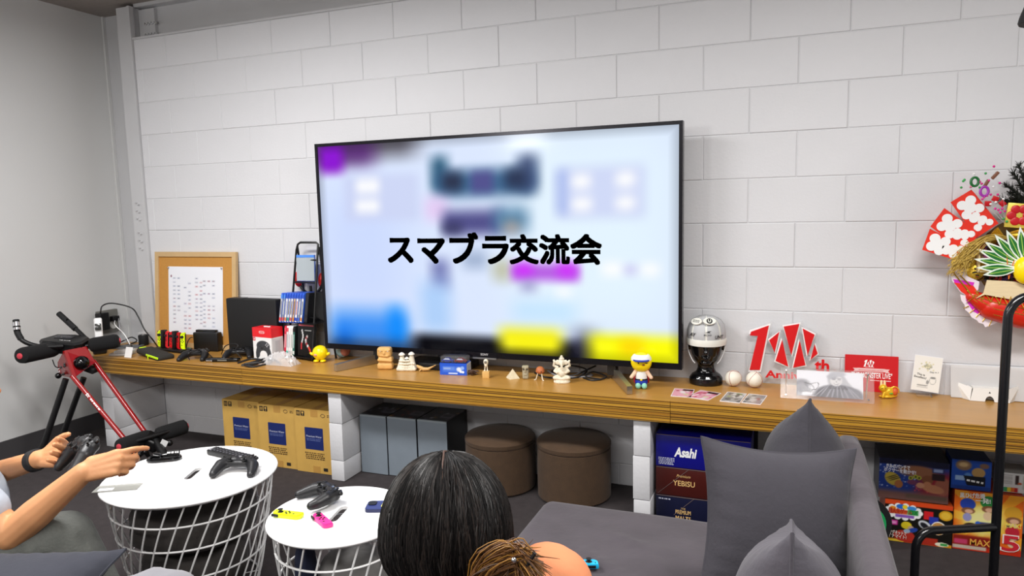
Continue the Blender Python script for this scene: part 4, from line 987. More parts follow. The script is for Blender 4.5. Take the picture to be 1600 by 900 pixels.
# clear photo stand
pa, pb = V((3.3548, -0.2527, 0.575)), V((3.7134, -0.2467, 0.575))
wd = (pb - pa).length; mid_ = (pa + pb) / 2; upv = V(0, .38, 1)
ps = thing('photo_stand', 'clear acrylic stand holding a signed monochrome photo of a long haired woman', 'photo frame', mid_)
mt = rect_mat(mid_ + upv.normalized() * .066 + V(0, 0, .001), pb - pa, upv)
for z in (-.011, 0.001):
    MB().prism(rrect(wd, .132, .003, 2), z, z + .005, mt).build('clear_plate', m_acr, ps, False)
def portrait(U, W):
    a = Art(U, W, 'E4E4EA')
    a.ell(.08, .45, .12, .2, '8A8A92', .6); a.ell(.02, .15, .2, .2, '77777F', .6); a.rect(0, 0, 1, .12, 'A8A8B0', .1, .12)
    a.ell(.62, .62, .145, .34, 'B4B4BA', .25, .1); a.ell(.78, .45, .06, .4, 'BABAC0', .5, .35)
    a.ell(.62, .10, .34, .40, '55555F', .2); a.ell(.60, .05, .20, .36, '6A6A74', .4); a.ell(.84, .1, .16, .3, '7E7E88', .3)
    a.ell(.60, .66, .092, .22, 'D6D4D6', .2); a.ell(.62, .92, .12, .1, 'B4B4BC', .5); a.ell(.54, .80, .08, .1, 'ACACB4', .5)
    for x in (.565, .645): a.ell(x, .70, .024, .013, '6A6A72', .8); a.ell(x, .752, .028, .010, '8A8A90', .8)
    a.ell(.605, .62, .012, .03, 'B0AEB2', .9); a.ell(.605, .545, .040, .026, '8E868C', .5); a.ell(.605, .553, .030, .012, 'F0F0F0', .6)
    for i in range(9): a.ell(.36 + .065 * i, .20 + .05 * math.sin(i * 2), .012, .25, '9A9AA4', .9, .1 * (i - 4))
    for i in range(5): a.ell(.52 + .06 * i, .36, .016, .03, '50505A', .8)
    for i in range(60):
        t = i / 59; x = .12 + .20 * t + .05 * math.sin(t * 17); y = .42 + .12 * math.sin(t * 11) + .05 * math.cos(t * 23)
        a.ell(x, y, .006, .012, '3A3A40', .8)
    for i in range(12): a.ell(.10 + .012 * i, .08 + .02 * (i % 3), .012, .05, 'E8E8F0', .8)
    return a.c
printed('photo', print_mat('photo_print', .35), ps, mt @ Matrix.Translation((.012, .004, -.0035)), wd * .71, .108, 90, 40, portrait)
for x in (-wd / 2 + .022, wd / 2 - .022):
    for y in (-.052, .052):
        MB().lathe([(.0045, 0), (.0045, .004), (.003, .0055)], mt @ V(x, y, .006), 12, mt.to_3x3() @ V(0, 0, 1)).build('steel_stud', m_chrome, ps)
    MB().tube([mt @ V(x, .055, -.010), mid_ + (pb - pa).normalized() * x + V(0, .09, .002)], .003, 6).build('rear_strut', m_chrome, ps)
# cards lying flat on the counter
def flat(name, label, cat, q, group, fn):
    q = [V(p) for p in q]; c = sum(q, V(0, 0, 0)) / 4
    r_ = ((q[1] - q[0]) + (q[2] - q[3])) / 2; u_ = ((q[0] - q[3]) + (q[1] - q[2])) / 2
    t = thing(name, label, cat, (c.x, c.y, ZT), (0, 0, 0), group)
    m_ = rect_mat((c.x, c.y, ZT + .0012), r_, u_)
    MB().prism(rrect(r_.length, u_.length, .003, 2), -.0011, .0004, m_).build('card', M('card_white', 'E8E2E2', .3), t, False)
    printed('card_print', print_mat('glossy_print', .22), t, m_, r_.length * .92, u_.length * .90, 36, 26, fn)
def pink(seed):
    def f(U, W):
        rr_ = random.Random(seed); a = Art(U, W, 'E8A8B8')
        for i in range(16): a.ell(rr_.random(), rr_.random(), rr_.uniform(.05, .2), rr_.uniform(.03, .12), rr_.choice(['C85A74', 'F4D8DC', 'B04058', 'E8E0E2', 'D8889A']), .5, rr_.random() * 3)
        a.rect(.45, .78, 1, .98, '3A2024', .1); a.ell(.7, .3, .16, .1, 'D8C8A8', .5); return a.c
    return f
def greyart(seed):
    def f(U, W):
        rr_ = random.Random(seed); a = Art(U, W, '8A8684')
        for i in range(20): a.ell(rr_.random(), rr_.random(), rr_.uniform(.05, .2), rr_.uniform(.04, .16), rr_.choice(['5A5654', 'B8B4B0', '3A3838', 'A09C90', 'C8C4BC', '8A5A54' if seed > 5 else '7E8A5A']), .5, rr_.random() * 3)
        return a.c
    return f
flat('postcard', 'pink postcard lying nearest the television on the counter front', 'postcard', [(2.904, -0.2157, 0.576), (3.0084, -0.2182, 0.576), (2.9878, -0.3508, 0.576), (2.9129, -0.3588, 0.576)], 'pink postcards', pink(2))
flat('postcard', 'pink postcard lying before the black mannequin head, right of the other pink one', 'postcard', [(3.0107, -0.2197, 0.576), (3.1131, -0.2411, 0.576), (3.0735, -0.3869, 0.576), (2.9908, -0.3499, 0.576)], 'pink postcards', pink(4))
flat('trading_card', 'grey printed card with white edge lying before the left baseball', 'card', [(3.1299, -0.2106, 0.576), (3.2121, -0.2244, 0.576), (3.2073, -0.3852, 0.576), (3.1245, -0.3794, 0.576)], 'grey trading cards', greyart(3))
flat('trading_card', 'grey and reddish card lying on the counter edge right of the other grey card', 'card', [(3.2192, -0.216, 0.576), (3.2969, -0.2343, 0.576), (3.2878, -0.3835, 0.576), (3.2117, -0.38, 0.576)], 'grey trading cards', greyart(8))
# red invitation card
ra, rb2 = V((3.6155, -0.02, 0.7301)), V((3.824, -0.02, 0.7319)); rw = (rb2 - ra).x; rh = ra.z - ZT + .002
rc = thing('red_card', 'red card printed with white ribbon and words leaning on the wall', 'card', (ra.x + rw / 2, -.03, ZT))
mt = rect_mat((ra.x + rw / 2, -.028, ZT + rh / 2), (1, 0, 0), (0, .14, 1))
MB().prism(rrect(rw, rh, .002, 2), -.002, 0, mt).build('board', M('card_red', 'C80E18', .35), rc, False)
def at(x, y): return mt @ Matrix.Translation(((x - .5) * rw, (y - .5) * rh, 0))
text('THE MONSTER LIVE"', m_wtxt, rc, at(.51, .44), .032, bold=.012, width=rw * .76)
MB().prism([(-.072, .008), (-.065, 0), (-.072, -.008), (-.055, -.008), (-.055, -.005), (.055, -.005), (.055, -.008), (.072, -.008), (.065, 0), (.072, .008), (.055, .008), (.055, .009), (-.055, .009), (-.055, .008)], .0002, .0005, at(.5, .585)).build('white_ribbon', M('ribbon_pink', 'E8C0C0', .5), rc, False)
small_print(rc, at(.5, .587) @ Matrix.Translation((0, 0, .0006)), .10, .004, 1, M('card_red', 'C80E18', .35))
small_print(rc, at(.68, .315), rw * .40, .005, 1, m_wtxt); small_print(rc, at(.56, .525), rw * .34, .003, 1, m_wtxt); small_print(rc, at(.47, .675), rw * .16, .003, 1, m_wtxt)
MB().prism([(-.022, .006), (-.018, .014), (-.009, .017), (-.017, -.014), (-.024, -.014), (-.017, .007)], 0, .0005, at(.47, .77)).build('emblem_figure', m_wtxt, rc, False)
for k, (a1, a2, a3) in enumerate((((-.010, 0), (-.003, .010), (-.006, -.010)), ((-.001, .014), (.008, .016), (.003, -.006)), ((-.004, -.013), (-.001, 0), (.002, -.014)), ((.005, -.014), (.009, 0), (.013, -.012)), ((.010, .013), (.018, .008), (.013, -.006)))):
    MB().prism([a1, a2, a3], 0, .0005, at(.47, .77)).build('emblem_facet', m_wtxt, rc, False)
# white leaflet
wa = [V((3.8798, -0.035, 0.7465)), V((3.9832, -0.035, 0.7364)), V((3.9743, -0.05, 0.5874)), V((3.8719, -0.05, 0.5976))]
c = sum(wa, V(0, 0, 0)) / 4 ; c.z = max(c.z, ZT + .075)
lf = thing('white_leaflet', 'small white leaflet with a drawing on a clear stand by the wall', 'leaflet', (c.x, c.y, ZT))
mt = rect_mat(c + V(0, -.006, .004), wa[1] - wa[0], wa[0] - wa[3]); lw, lh = (wa[1] - wa[0]).length, (wa[0] - wa[3]).length
MB().prism(rrect(lw, lh, .001, 1), -.0015, 0, mt).build('sheet', m_pap, lf, False)
def leaf(U, W):
    a = Art(U, W, 'ECEAE4'); rr_ = random.Random(4)
    for i in range(40): a.ell(.48 + rr_.gauss(0, .12), .70 + rr_.gauss(0, .055), .03, .02, rr_.choice(['C8C4A0', 'A8A890', 'D8D0A8', '98988A']), .8)
    for i in range(4): a.rect(.2, .10 + .028 * i, .2 + rr_.uniform(.3, .5), .112 + .028 * i, '8A8A88', .01)
    a.ell(.74, .32, .12, .11, '8C8C8A', .12); a.ell(.74, .32, .11, .10, 'ECEAE4', .12); a.ell(.74, .40, .10, .03, '8C8C8A', .4); a.ell(.56, .26, .05, .06, '9A9A98', .3)
    return a.c
printed('leaflet_print', print_mat('paper_print'), lf, mt, lw * .98, lh * .98, 40, 50, leaf)
text('This is\nExcellent!', m_ktxt, lf, mt @ Matrix.Translation((-.022, -.012, .001)) @ Matrix.Rotation(-.1, 4, 'Z'), .012, bold=.01)
text('Day in \u266a', m_ktxt, lf, mt @ Matrix.Translation((.026, .010, .001)) @ Matrix.Rotation(.1, 4, 'Z'), .010)
MB().bb((c.x - .035, c.y - .03, ZT), (c.x + .02, c.y + .02, ZT + .007), .002).build('clear_foot', m_acr, lf)
# gold rabbit
p = V((3.7716, -0.1386, 0.575)) + V(0, .018, 0)
m_gold = M('gold_paint', 'F2C02A', .3, metal=.35)
gr = thing('rabbit_figurine', 'small gold rabbit figurine with pink ears before the red card', 'figurine', p, (0, 0, .2))
b_ = MB(); b_.ball((.008, 0, .024), (.028, .018, .022)); b_.ball((-.016, -.004, .042), (.017, .015, .016)); b_.ball((.0, 0, .006), (.032, .019, .006)); b_.cap((-.012, -.008, .022), (-.018, -.012, .006), .007, .006); b_.ball((.030, 0, .016), (.012, .014, .015))
b_.build('body', m_gold, gr, local=True, voxel=.002, soften=2)
for x in (-.022, -.009): MB().cap((x, 0, .052), (x * 1.0, .002, .070), .0055, .0042).build('ear', M('ear_peach', 'F0D8A8', .4), gr, local=True)
MB().tube(arc((.028, -.004, .030), .018, -.4, 2.6, 10), .0028, 6).build('handle', m_gold, gr, local=True)
MB().ball((.028, -.010, .028), (.011, .010, .016)).build('red_saddle', M('rabbit_red', 'D8602A', .4), gr, local=True)
MB().ball((.012, -.0165, .022), (.008, .004, .004)).build('green_leaf', M('rabbit_green', '6AA83A', .4), gr, local=True)
for x in (-.024, -.011): MB().ball((x, -.0175, .044), .0022, 8, 6).build('eye', M('eye_brown', '4A2A10', .4), gr, local=True)
# white cardboard viewer and clear sheet
va, vb = V((4.0812, -0.0765, 0.575)), V((4.219, -0.0699, 0.575))
vr = thing('cardboard_viewer', 'folded white cardboard viewer with a nose notch on the counter behind the black pole', 'viewer', (va + vb) / 2)
m_cb = M('white_card', 'E6E4E0', .6); w_ = (vb - va).x; x0, y0 = va.x, va.y; t_ = .003
pts = [(0, 0)] + [(w_ * .40, 0)] + [(w_ * .5 + .016 * math.cos(PI - PI * i / 8), .022 * math.sin(PI * i / 8)) for i in range(9)] + [(w_ * .60, 0)] + [(w_, 0), (w_ - .012, .052), (.012, .052)]
MB().prism(pts, 0, t_, Matrix.Translation((x0, y0, ZT + .001)) @ Matrix(((1, 0, 0, 0), (0, .25, -1, 0), (0, 1, 0, 0), (0, 0, 0, 1)))).build('front_panel', m_cb, vr, False)
MB().prism([(-.004, -.003), (.004, -.003), (0, .0045)], 0, .0006, Matrix.Translation((x0 + w_ * .5, y0 - .0028 + .009, ZT + .037)) @ Matrix(((1, 0, 0, 0), (0, .25, -1, 0), (0, 1, 0, 0), (0, 0, 0, 1)))).build('arrow_mark', m_ktxt, vr, False)
MB().box((x0 + w_ / 2, y0 + .052, ZT + .055), (w_ - .02, .085, t_), (.12, 0, 0)).build('lid', m_cb, vr, False)
for s, xx in ((-1, x0), (1, x0 + w_)):
    for yy in (0, 0.055):
        MB().add([(xx, y0 + yy * .1, ZT + .001), (xx + s * .042, y0 + .055 + yy, ZT + .001), (xx + s * .046, y0 + .05 + yy, ZT + .066), (xx - s * .008, y0 + .012 + yy * .2, ZT + .053)], [(0, 1, 2, 3)]).build('side_flap', m_cb, vr, False)
    MB().bb((xx - .004 - .02 * (s > 0), y0 + .018, ZT + .006), (xx + .02 * (s < 0) + .004, y0 + .022, ZT + .046)).build('lens_board', m_matt, vr, False)
sa, sb = V((4.0183, -0.02, 0.7198)), V((4.2743, -0.02, 0.7191))
cs = thing('frosted_sheet', 'large frosted clear sheet leaning on the wall behind the white cardboard viewer', 'sheet', (sa.x + .19, -.03, ZT))
mt = rect_mat((sa.x + .17, -.030, ZT + .068), (1, 0, 0), (0, .25, 1))
MB().prism(rrect(.34, .135, .004, 2), 0, .003, mt).build('sheet', glassy('frosted', 'E9E8E8', .25, .55), cs, False)
small_print(cs, mt @ Matrix.Translation((.01, -.024, .0032)), .11, .022, 3, M('faint_ink', 'A8A6A4', .6))

# ================================================================== things under the counter
m_kraft = M('kraft', 'C9A050', .7, var=.05, vscale=14); m_navy = M('navy_label', '1C2A66', .4); m_tape = M('tape', 'B98D48', .35); m_kink = M('kraft_ink', '4A3418', .6)
def kraft_box(x0, x1, yf, label):
    h = .352; d = .27
    t = thing('cardboard_box', label, 'box', ((x0 + x1) / 2, yf + d / 2, 0), group='cardboard boxes with navy labels')
    MB().bb((x0, yf, 0.001), (x1, yf + d, h - .002)).build('carton', m_kraft, t, False)
    w_ = x1 - x0; xc = (x0 + x1) / 2
    for s in (-1, 1): MB().box((xc + s * w_ / 4, yf + d / 2, h - .0008), (w_ / 2 - .002, d - .002, .0022)).build('top_flap', m_kraft, t, False)
    f = lambda x, z, dz=.0004: rect_mat((x0 + w_ * x, yf - dz, h * z), (1, 0, 0), (0, 0, 1))
    m_ = f(.5, .545)
    lab_ = MB().prism(rrect(.118, .122, .003, 2), 0, .0005, m_).build('navy_label', m_navy, t, False)
    text('Premium Water', M('pale_ink', 'C8CCE0', .5), lab_, m_ @ Matrix.Translation((0, .012, .0004)), .016, width=.100)
    small_print(lab_, m_ @ Matrix.Translation((0, -.006, .0006)), .10, .016, 2, M('dim_ink', '5C6AA0', .5))
    small_print(t, f(.5, .27), .13, .042, 4, m_kink)
    MB().prism(rrect(.046, .036, .001, 1), 0, .0004, f(.53, .94)).build('tape', m_tape, t, False)
    MB().prism(rrect(.046, .036, .001, 1), 0, .0004, f(.53, .06)).build('tape', m_tape, t, False)
    MB().bb((xc - .02, yf, h), (xc + .025, yf + d, h + .0008)).build('top_tape', m_tape, t, False)
    for x in (.10, .22):
        mm = f(x, .93); MB().prism(rrect(.024, .028, .002, 2), 0, .0004, mm).build('handling_mark', M('mark_ink', '1E1A18', .6), t, False)
        if x < .15:
            for k in (-1, 1): MB().prism([(k * .005 - .002, -.009), (k * .005 + .002, -.009), (k * .005 + .002, .002), (k * .005 + .004, .002), (k * .005, .010), (k * .005 - .004, .002), (k * .005 - .002, .002)], .0004, .0006, mm).build('arrow', m_kraft, t, False)
        else:
            MB().prism([(-.007, .010), (.007, .010), (.005, 0), (.0012, -.002), (.0012, -.008), (.005, -.010), (-.005, -.010), (-.0012, -.008), (-.0012, -.002), (-.005, 0)], .0004, .0006, mm).build('glass_mark', m_kraft, t, False)
    mm = f(.76, .92); MB().tube([mm @ V(.013 * math.cos(a), .009 * math.sin(a), .0003) for a in [2 * PI * i / 14 for i in range(14)]], .0014, 4, closed=True).build('recycle_mark', m_kink, t)
    small_print(t, f(.92, .92), .022, .016, 2, m_kink)
    MB().prism(rrect(.028, .018, .002, 2), 0, .0004, f(.77, .07)).build('corner_mark', M('mark_ink', '1E1A18', .6), t, False)
kraft_box(.360, .622, -.320, 'cardboard box with navy label, leftmost of the three under the counter')
kraft_box(.634, .885, -.342, 'cardboard box with navy label, middle one of the three under the counter')
kraft_box(.893, 1.135, -.352, 'cardboard box with navy label, right one beside the white block pier')
m_gbox = M('grey_carton', '7C8690', .6, var=.03, vscale=20); m_dbox = M('dark_carton', '16171C', .5)
for i, (x0, x1, yf, lab) in enumerate(((1.247, 1.411, -.262, 'tall grey faced carton beside the white pier, leftmost of three'), (1.414, 1.588, -.258, 'tall grey faced carton in the middle of the three behind the dark haired person'), (1.592, 1.764, -.252, 'tall grey faced carton at the right, next to the brown ottoman'))):
    t = thing('grey_box', lab, 'box', ((x0 + x1) / 2, yf + .12, 0), group='tall grey cartons under the counter')
    MB().bb((x0, yf + .002, .001), (x1, yf + .242, .322)).build('carton', m_dbox, t, False)
    MB().bb((x0 + .001, yf, .004), (x1 - .001, yf + .003, .319)).build('front_panel', m_gbox, t, False)
    MB().bb((x0 + .002, yf - .0015, .314), (x1 - .002, yf + .012, .3225)).build('worn_edge', M('worn_edge', '8E979E', .7), t, False)
    def topart(U, W, s=i):
        rr_ = random.Random(s); a = Art(U, W, '17171B')
        for k in range(9): a.ell(rr_.random(), rr_.uniform(.05, .7), .07, .05, rr_.choice(['6A5A30', '4A4A56', '8A8A92', '5A2A24']), .6, rr_.random() * 3)
        a.rect(.55, .25, .95, .55, '5A5A64', .05); a.rect(.62, .32, .88, .48, '222228', .05); return a.c
    printed('top_print', print_mat('carton_print'), t, rect_mat(((x0 + x1) / 2, yf + .12, .3225), (1, 0, 0), (0, 1, 0)), x1 - x0 - .004, .22, 24, 30, topart)
m_ott = M('brown_cloth', '46321F', .85, var=.10, vscale=30, bump=.3, bscale=260, sheen=.08)
def ottoman(c, r, h, label):
    t = thing('ottoman', label, 'ottoman', c, group='brown ottomans')
    MB().lathe([(r - .012, .0), (r, .012), (r + .001, .12), (r, h - .042), (r - .006, h - .036)], c, 44).build('drum', m_ott, t)
    MB().lathe([(r - .007, h - .037), (r + .002, h - .033), (r + .003, h - .016), (r - .008, h - .004), (r - .05, h + .004), (r * .4, h + .007), (.004, h + .008)], c, 44).build('lid', m_ott, t)
    MB().tube([V(c) + V((r - .002) * math.cos(a), (r - .002) * math.sin(a), h - .036) for a in [2 * PI * i / 44 for i in range(44)]], .0032, 6, closed=True).build('seam', M('brown_seam', '3C2C20', .9), t)
ottoman((2.032, -.190, 0), .176, .275, 'round brown fabric ottoman under the counter, nearer the grey cartons')
ottoman((2.420, -.190, 0), .178, .290, 'round brown fabric ottoman under the counter, nearer the middle white pier')
# beer cartons
def beer(z0, z1, name, h, label, fn):
    t = thing('beer_box', label, 'box', (3.045, -.21, z0), group='beer cartons in a stack')
    MB().bb((2.846, -.35, z0 + .001), (3.245, -.08, z1 - .0015), .002).build('carton', M(name, h, .35), t)
    fn(t, lambda x, z: rect_mat((2.846 + .399 * x, -.3503, z0 + (z1 - z0) * z), (1, 0, 0), (0, 0, 1)))
    MB().bb((2.848, -.3515, z1 - .004), (3.243, -.3495, z1 - .0015)).build('worn_edge', M('box_edge', '6A5A58', .7), t, False)
def f1(t, f):
    text('Asahi', m_wtxt, t, f(.32, .47), .058, bold=.035, shear=.22, width=.098)
    small_print(t, f(.115, .18), .070, .034, 5, M('pale_ink', 'C8CCE0', .5))
def f2(t, f):
    g_ = M('gold_ink', 'E0B878', .4)
    text('YEBISU', g_, t, f(.31, .46), .034, bold=.012, width=.094); text('Premium', g_, t, f(.30, .72), .018, shear=.3, width=.060)
    MB().tube([f(.0, .02) @ V(.01, .004, .0006), f(.36, .98) @ V(0, 0, .0006)], .0009, 4).build('flap_cut', M('box_edge', '6A5A58', .7), t)
def f3(t, f):
    g_ = M('gold_ink', 'E0B878', .4)
    text('THE', g_, t, f(.30, .56), .011); text('PREMIUM', g_, t, f(.30, .42), .026, bold=.015, width=.066); text('MALTS', g_, t, f(.30, .2), .026, bold=.015, width=.066)
    small_print(t, f(.10, .86), .055, .010, 1, M('pale_ink', 'C8CCE0', .5))
    MB().tube([f(.2, .3) @ V(0, 0, .0006), f(.42, .98) @ V(0, 0, .0006)], .0009, 4).build('flap_cut', M('box_edge', '6A5A58', .7), t)
beer(0, .124, 'beer_navy', '0E1230', 'dark navy beer carton with gold lettering at the bottom of the stack', f3)
beer(.124, .254, 'beer_brown', '451410', 'dark brown beer carton with gold lettering in the middle of the stack', f2)
beer(.254, .402, 'beer_blue', '10107E', 'deep blue beer carton with white lettering on top of the stack', f1)
db = thing('shade_box', 'plain dark box behind the blue beer carton under the counter', 'box', (3.05, -.04, 0))
MB().bb((2.86, -.075, 0.001), (3.26, -.008, .44)).build('carton', m_dbox, db, False)  # dark block in place of the shadow behind the beer stack
# toy cartons: same layout and colours, the characters replaced by plain balls and blobs
def carton(name, label, x0, x1, yf, z0, z1, d, side, fn, nu, nv, texts=()):
    t = thing(name, label, 'box', ((x0 + x1) / 2, yf + d / 2, z0), group=None)
    MB().bb((x0, yf, z0 + .001), (x1, yf + d, z1 - .001)).build('carton', M('side_' + side, side, .4), t, False)
    w_, h_ = x1 - x0, z1 - z0
    printed('front_print', print_mat('toy_print', .3), t, rect_mat(((x0 + x1) / 2, yf, (z0 + z1) / 2), (1, 0, 0), (0, 0, 1)), w_, h_ - .003, nu, nv, fn)
    for k_, (body, x, z, size, col, wd_, rot) in enumerate(texts):
        text(body, M('ink_' + col, col, .4), t, rect_mat((x0 + w_ * x, yf - .0008, z0 + h_ * z), (math.cos(rot), 0, math.sin(rot)), (-math.sin(rot), 0, math.cos(rot))), size, heavy=(.02 if ord(body[0]) > 255 else 0), bold=(0 if ord(body[0]) > 255 else .02), width=wd_, depth=.0004 + .0004 * k_)
    return t
def boxing(U, W):
    a = Art(U, W, '1E3A8C'); a.rect(.55, 0, 1.2, .75, '8A2030', .3); a.rect(-.1, -.1, 1.1, .22, '6A4A44', .1, .2); a.rect(.0, .86, 1, 1.1, '121430', .02)
    rr_ = random.Random(1)
    for i in range(70): a.ell(rr_.uniform(0, .55), rr_.uniform(.3, .86), .010, .013, rr_.choice(['C8D0E8', 'A8B8E0', '6A80C0']), .8)
    for i in range(25): a.ell(rr_.uniform(.5, .9), rr_.uniform(.25, .6), .012, .015, 'C04A50', .8)
    a.ell(.55, .74, .28, .14, '8A5A40', .4); a.ell(.92, .42, .12, .22, '9A5A48', .3)
    a.ell(.20, .50, .11, .17, 'B8A040', .12, .3)
    for k in range(3): a.ell(.19 + .025 * k, .56 - .03 * k, .10, .012, '3A3420', .5, .6)
    a.ell(.29, .38, .06, .10, 'A8683C', .2); a.ell(.70, .55, .08, .11, '7A4A30', .15); a.ell(.70, .42, .06, .09, 'B87A58', .2); a.ell(.78, .34, .16, .10, 'B87A58', .2, -.3); a.ell(.60, .40, .06, .07, 'C89070', .3)
    for x, y in ((.46, .56), (.53, .60), (.58, .58)): a.ell(x, y, .035, .05, 'A8A838', .2); a.ell(x, y, .016, .022, '2A2A10', .3)
    a.ell(.48, .46, .07, .06, '703A5A', .4); a.rect(.40, .06, .98, .16, '57463C', .05); a.rect(.76, .74, .93, .86, '26305E', .02); a.rect(.78, .76, .91, .84, '8A98C0', .02); a.rect(.76, .56, .94, .72, '2A1A1E', .02)
    return a.c
carton('toy_box', 'toy carton with blue and red boxing picture, on top of the left stack', 3.742, 3.992, -.232, .180, .352, .19, '171A2C', boxing, 90, 62,
       (('きみのパンチで', .27, .80, .019, 'F0F0F4', .085, -.02), ('ボクサーを動かせ!', .30, .70, .019, 'E8E8F4', .115, -.02)))
def jinsei(U, W):
    a = Art(U, W, '15130F'); a.rect(-.1, .90, 1.1, 1.1, 'D8481C', .02); a.rect(-.1, -.1, 1.1, .07, 'D8901C', .02); a.rect(-.1, .0, .3, .05, 'F0D040', .02)
    a.rect(.3, .0, .8, .18, 'B03020', .03); a.ell(.30, .16, .16, .14, 'C03428', .1)
    for i in range(13):
        t = 2 * PI * i / 13; a.ell(.28 + .24 * math.cos(t), .74 + .15 * math.sin(t), .05, .06, 'F4F4F4', .2)
    a.ell(.28, .74, .24, .15, 'F4F4F4', .1); a.ell(.12, .80, .05, .06, 'E89020', .2); a.ell(.24, .86, .07, .06, '2A6AC8', .2); a.ell(.30, .86, .04, .05, 'F0D020', .2); a.ell(.40, .84, .07, .05, '3A8AD8', .2)
    a.rect(.08, .68, .34, .79, 'C85028', .03); a.rect(.34, .68, .50, .80, '3A9A4A', .03); a.rect(.16, .60, .44, .67, '8A58B8', .02)
    a.ell(.90, .76, .10, .12, 'D8A020', .12); a.ell(.90, .76, .07, .085, 'E8BC3C', .2)
    a.rect(.04, .40, .20, .52, 'D838A0', .03); a.rect(.06, .43, .18, .49, 'F0A0D8', .03)
    a.ell(.33, .42, .08, .09, 'E8D028', .12); a.ell(.40, .34, .05, .08, 'C8A890', .3); a.ell(.43, .32, .08, .05, '2A48A8', .3, .6); a.ell(.34, .28, .05, .05, 'A8C0D8', .3)
    a.rect(.58, .62, .72, .82, 'D02028', .02); a.rect(.66, .52, .80, .70, '2A3AA8', .03); a.ell(.60, .48, .08, .12, 'D0D4DC', .2, .6); a.ell(.60, .46, .05, .09, '202028', .3, .6)
    a.ell(.80, .44, .11, .16, 'F4F0E8', .05); a.ell(.80, .43, .10, .145, 'C8904A', .1)
    a.ell(.86, .06, .10, .05, 'F0E8D0', .1); a.rect(.84, .03, .94, .09, '3A9A4A', .02)
    return a.c
carton('toy_box', 'toy carton with black front, orange bands and colourful star logo, bottom of the left stack', 3.768, 4.010, -.236, 0, .178, .18, 'B84A1E', jinsei, 100, 74,
       (('超人生ゲーム', .23, .735, .026, 'B02818', .085, 0), ('DX', .43, .74, .026, '1E7A3A', .03, 0), ('強力マグネットで', .16, .22, .018, 'F4E8E0', .085, -.03), ('ダイナマイト!', .17, .13, .018, 'F4E8E0', .08, -.03)))
def pirate(U, W):
    a = Art(U, W, 'E86A1A'); a.rays(.5, .5, 9, 'F0A02A'); a.ell(.45, .55, .36, .30, 'F0D860', .6); a.ell(.42, .52, .22, .2, 'F4ECA0', .8); a.rect(-.1, -.1, 1.1, .10, 'C83018', .06)
    def doll(x, y, cap, s=1):
        a.ell(x, y + .06 * s, .115 * s, .10 * s, cap, .08); a.ell(x + .01, y - .05 * s, .10 * s, .055 * s, '8A5A3A', .2); a.ell(x + .02, y - .06 * s, .06 * s, .035 * s, 'E0B090', .3); a.ell(x, y - .16 * s, .065 * s, .07 * s, '9A98C8' if cap == '2A48B0' else 'E8C8A0', .2)
    doll(.20, .72, '2A48B0'); doll(.50, .78, '2A8A40', 1.05); doll(.86, .64, 'D8A030', 1.1); doll(.86, .34, 'C02838', .9)
    a.ell(.26, .42, .1, .05, '2A1810', .4); a.rect(.36, .42, .62, .50, '2A3A88', .03); a.ell(.36, .47, .04, .04, '3A68C8', .3); a.rect(.42, .34, .62, .40, 'F0E050', .03)
    a.rect(.0, .06, .55, .25, '8A2018', .05); a.rect(.02, .10, .22, .18, 'C84068', .03); a.rect(.0, .02, .5, .08, 'C8B8A8', .02)
    return a.c
carton('toy_box', 'large orange toy carton with round capped dolls standing on the floor by the black pole', 4.014, 4.246, -.230, 0, .248, .18, 'B8402A', pirate, 96, 100,
       (('黒ひげ危機', .26, .92, .022, 'F4F4F0', .085, .06), ('一発!', .42, .85, .022, 'F4F4F0', .05, .06), ('MAX!', .87, .50, .026, 'F0E068', .05, .03), ('MAX', .40, .15, .036, 'E8A848', .07, 0), ('5', .84, .195, .098, 'F4E8E0', .068, 0), ('5', .845, .195, .088, 'D02838', .058, 0)))
def bluebox(U, W):
    a = Art(U, W, '1E4AA8'); a.rect(.0, .0, 1, .12, '1A3A88', .02); a.ell(.30, .82, .20, .18, '8A6A50', .3); a.ell(.30, .84, .12, .08, 'C8A878', .6); a.ell(.82, .84, .12, .09, '7A5A4A', .4)
    a.ell(.68, .60, .17, .17, 'B89058', .15); a.ell(.42, .48, .09, .1, '5A8ACA', .5); a.rect(.10, .30, .34, .46, '9AB8E0', .03)
    m_ = ((W < .48) & (W > .14) & (U > .30 + (.48 - W) * .3) & (U < .86)).astype(float); a.mix(m_, '14161E'); return a.c
bb_ = carton('toy_box', 'small blue toy carton lying on the orange carton under the counter', 4.000, 4.135, -.225, .2495, .372, .13, '173A86', bluebox, 54, 52)
small_print(bb_, rect_mat((4.080, -.2258, .2865), (1, 0, -.12), (.12, 0, 1)), .060, .014, 1, m_wtxt, 6)
def whitebox(U, W):
    a = Art(U, W, 'D4D2D0')
    for i in range(7): a.rect(.06, .86 - .07 * i, .40, .89 - .07 * i, '9A9490', .01)
    a.rect(.50, .42, .62, .90, '3A2A28', .04); a.ell(.66, .48, .07, .06, 'C05A3A', .3); a.rect(.76, .2, .94, .92, 'B8B8A8', .05); a.rect(.82, .4, .92, .8, '7A9A6A', .1)
    for i, c in enumerate(('3A5AA8', '3A9A5A', 'D8C83A', 'D86A2A', 'B82A2A')): a.rect(.0 + .12 * i, .02, .12 + .12 * i, .26, c, .01)
    return a.c
carton('toy_box', 'small white carton with a rainbow strip, right of the black pole under the counter', 4.172, 4.268, -.205, .2495, .330, .12, 'B0AEAC', whitebox, 40, 34)
wl_ = thing('fitness_roller', 'black wheel with a green disc standing behind the sofa back', 'wheel', (3.72, -.33, .105))
MB().lathe([(.060, -.022), (.100, -.022), (.105, -.010), (.105, .010), (.100, .022), (.060, .022)], (3.682, -.33, .106), 32, (.25, -1, .05)).build('tyre', m_matt, wl_)
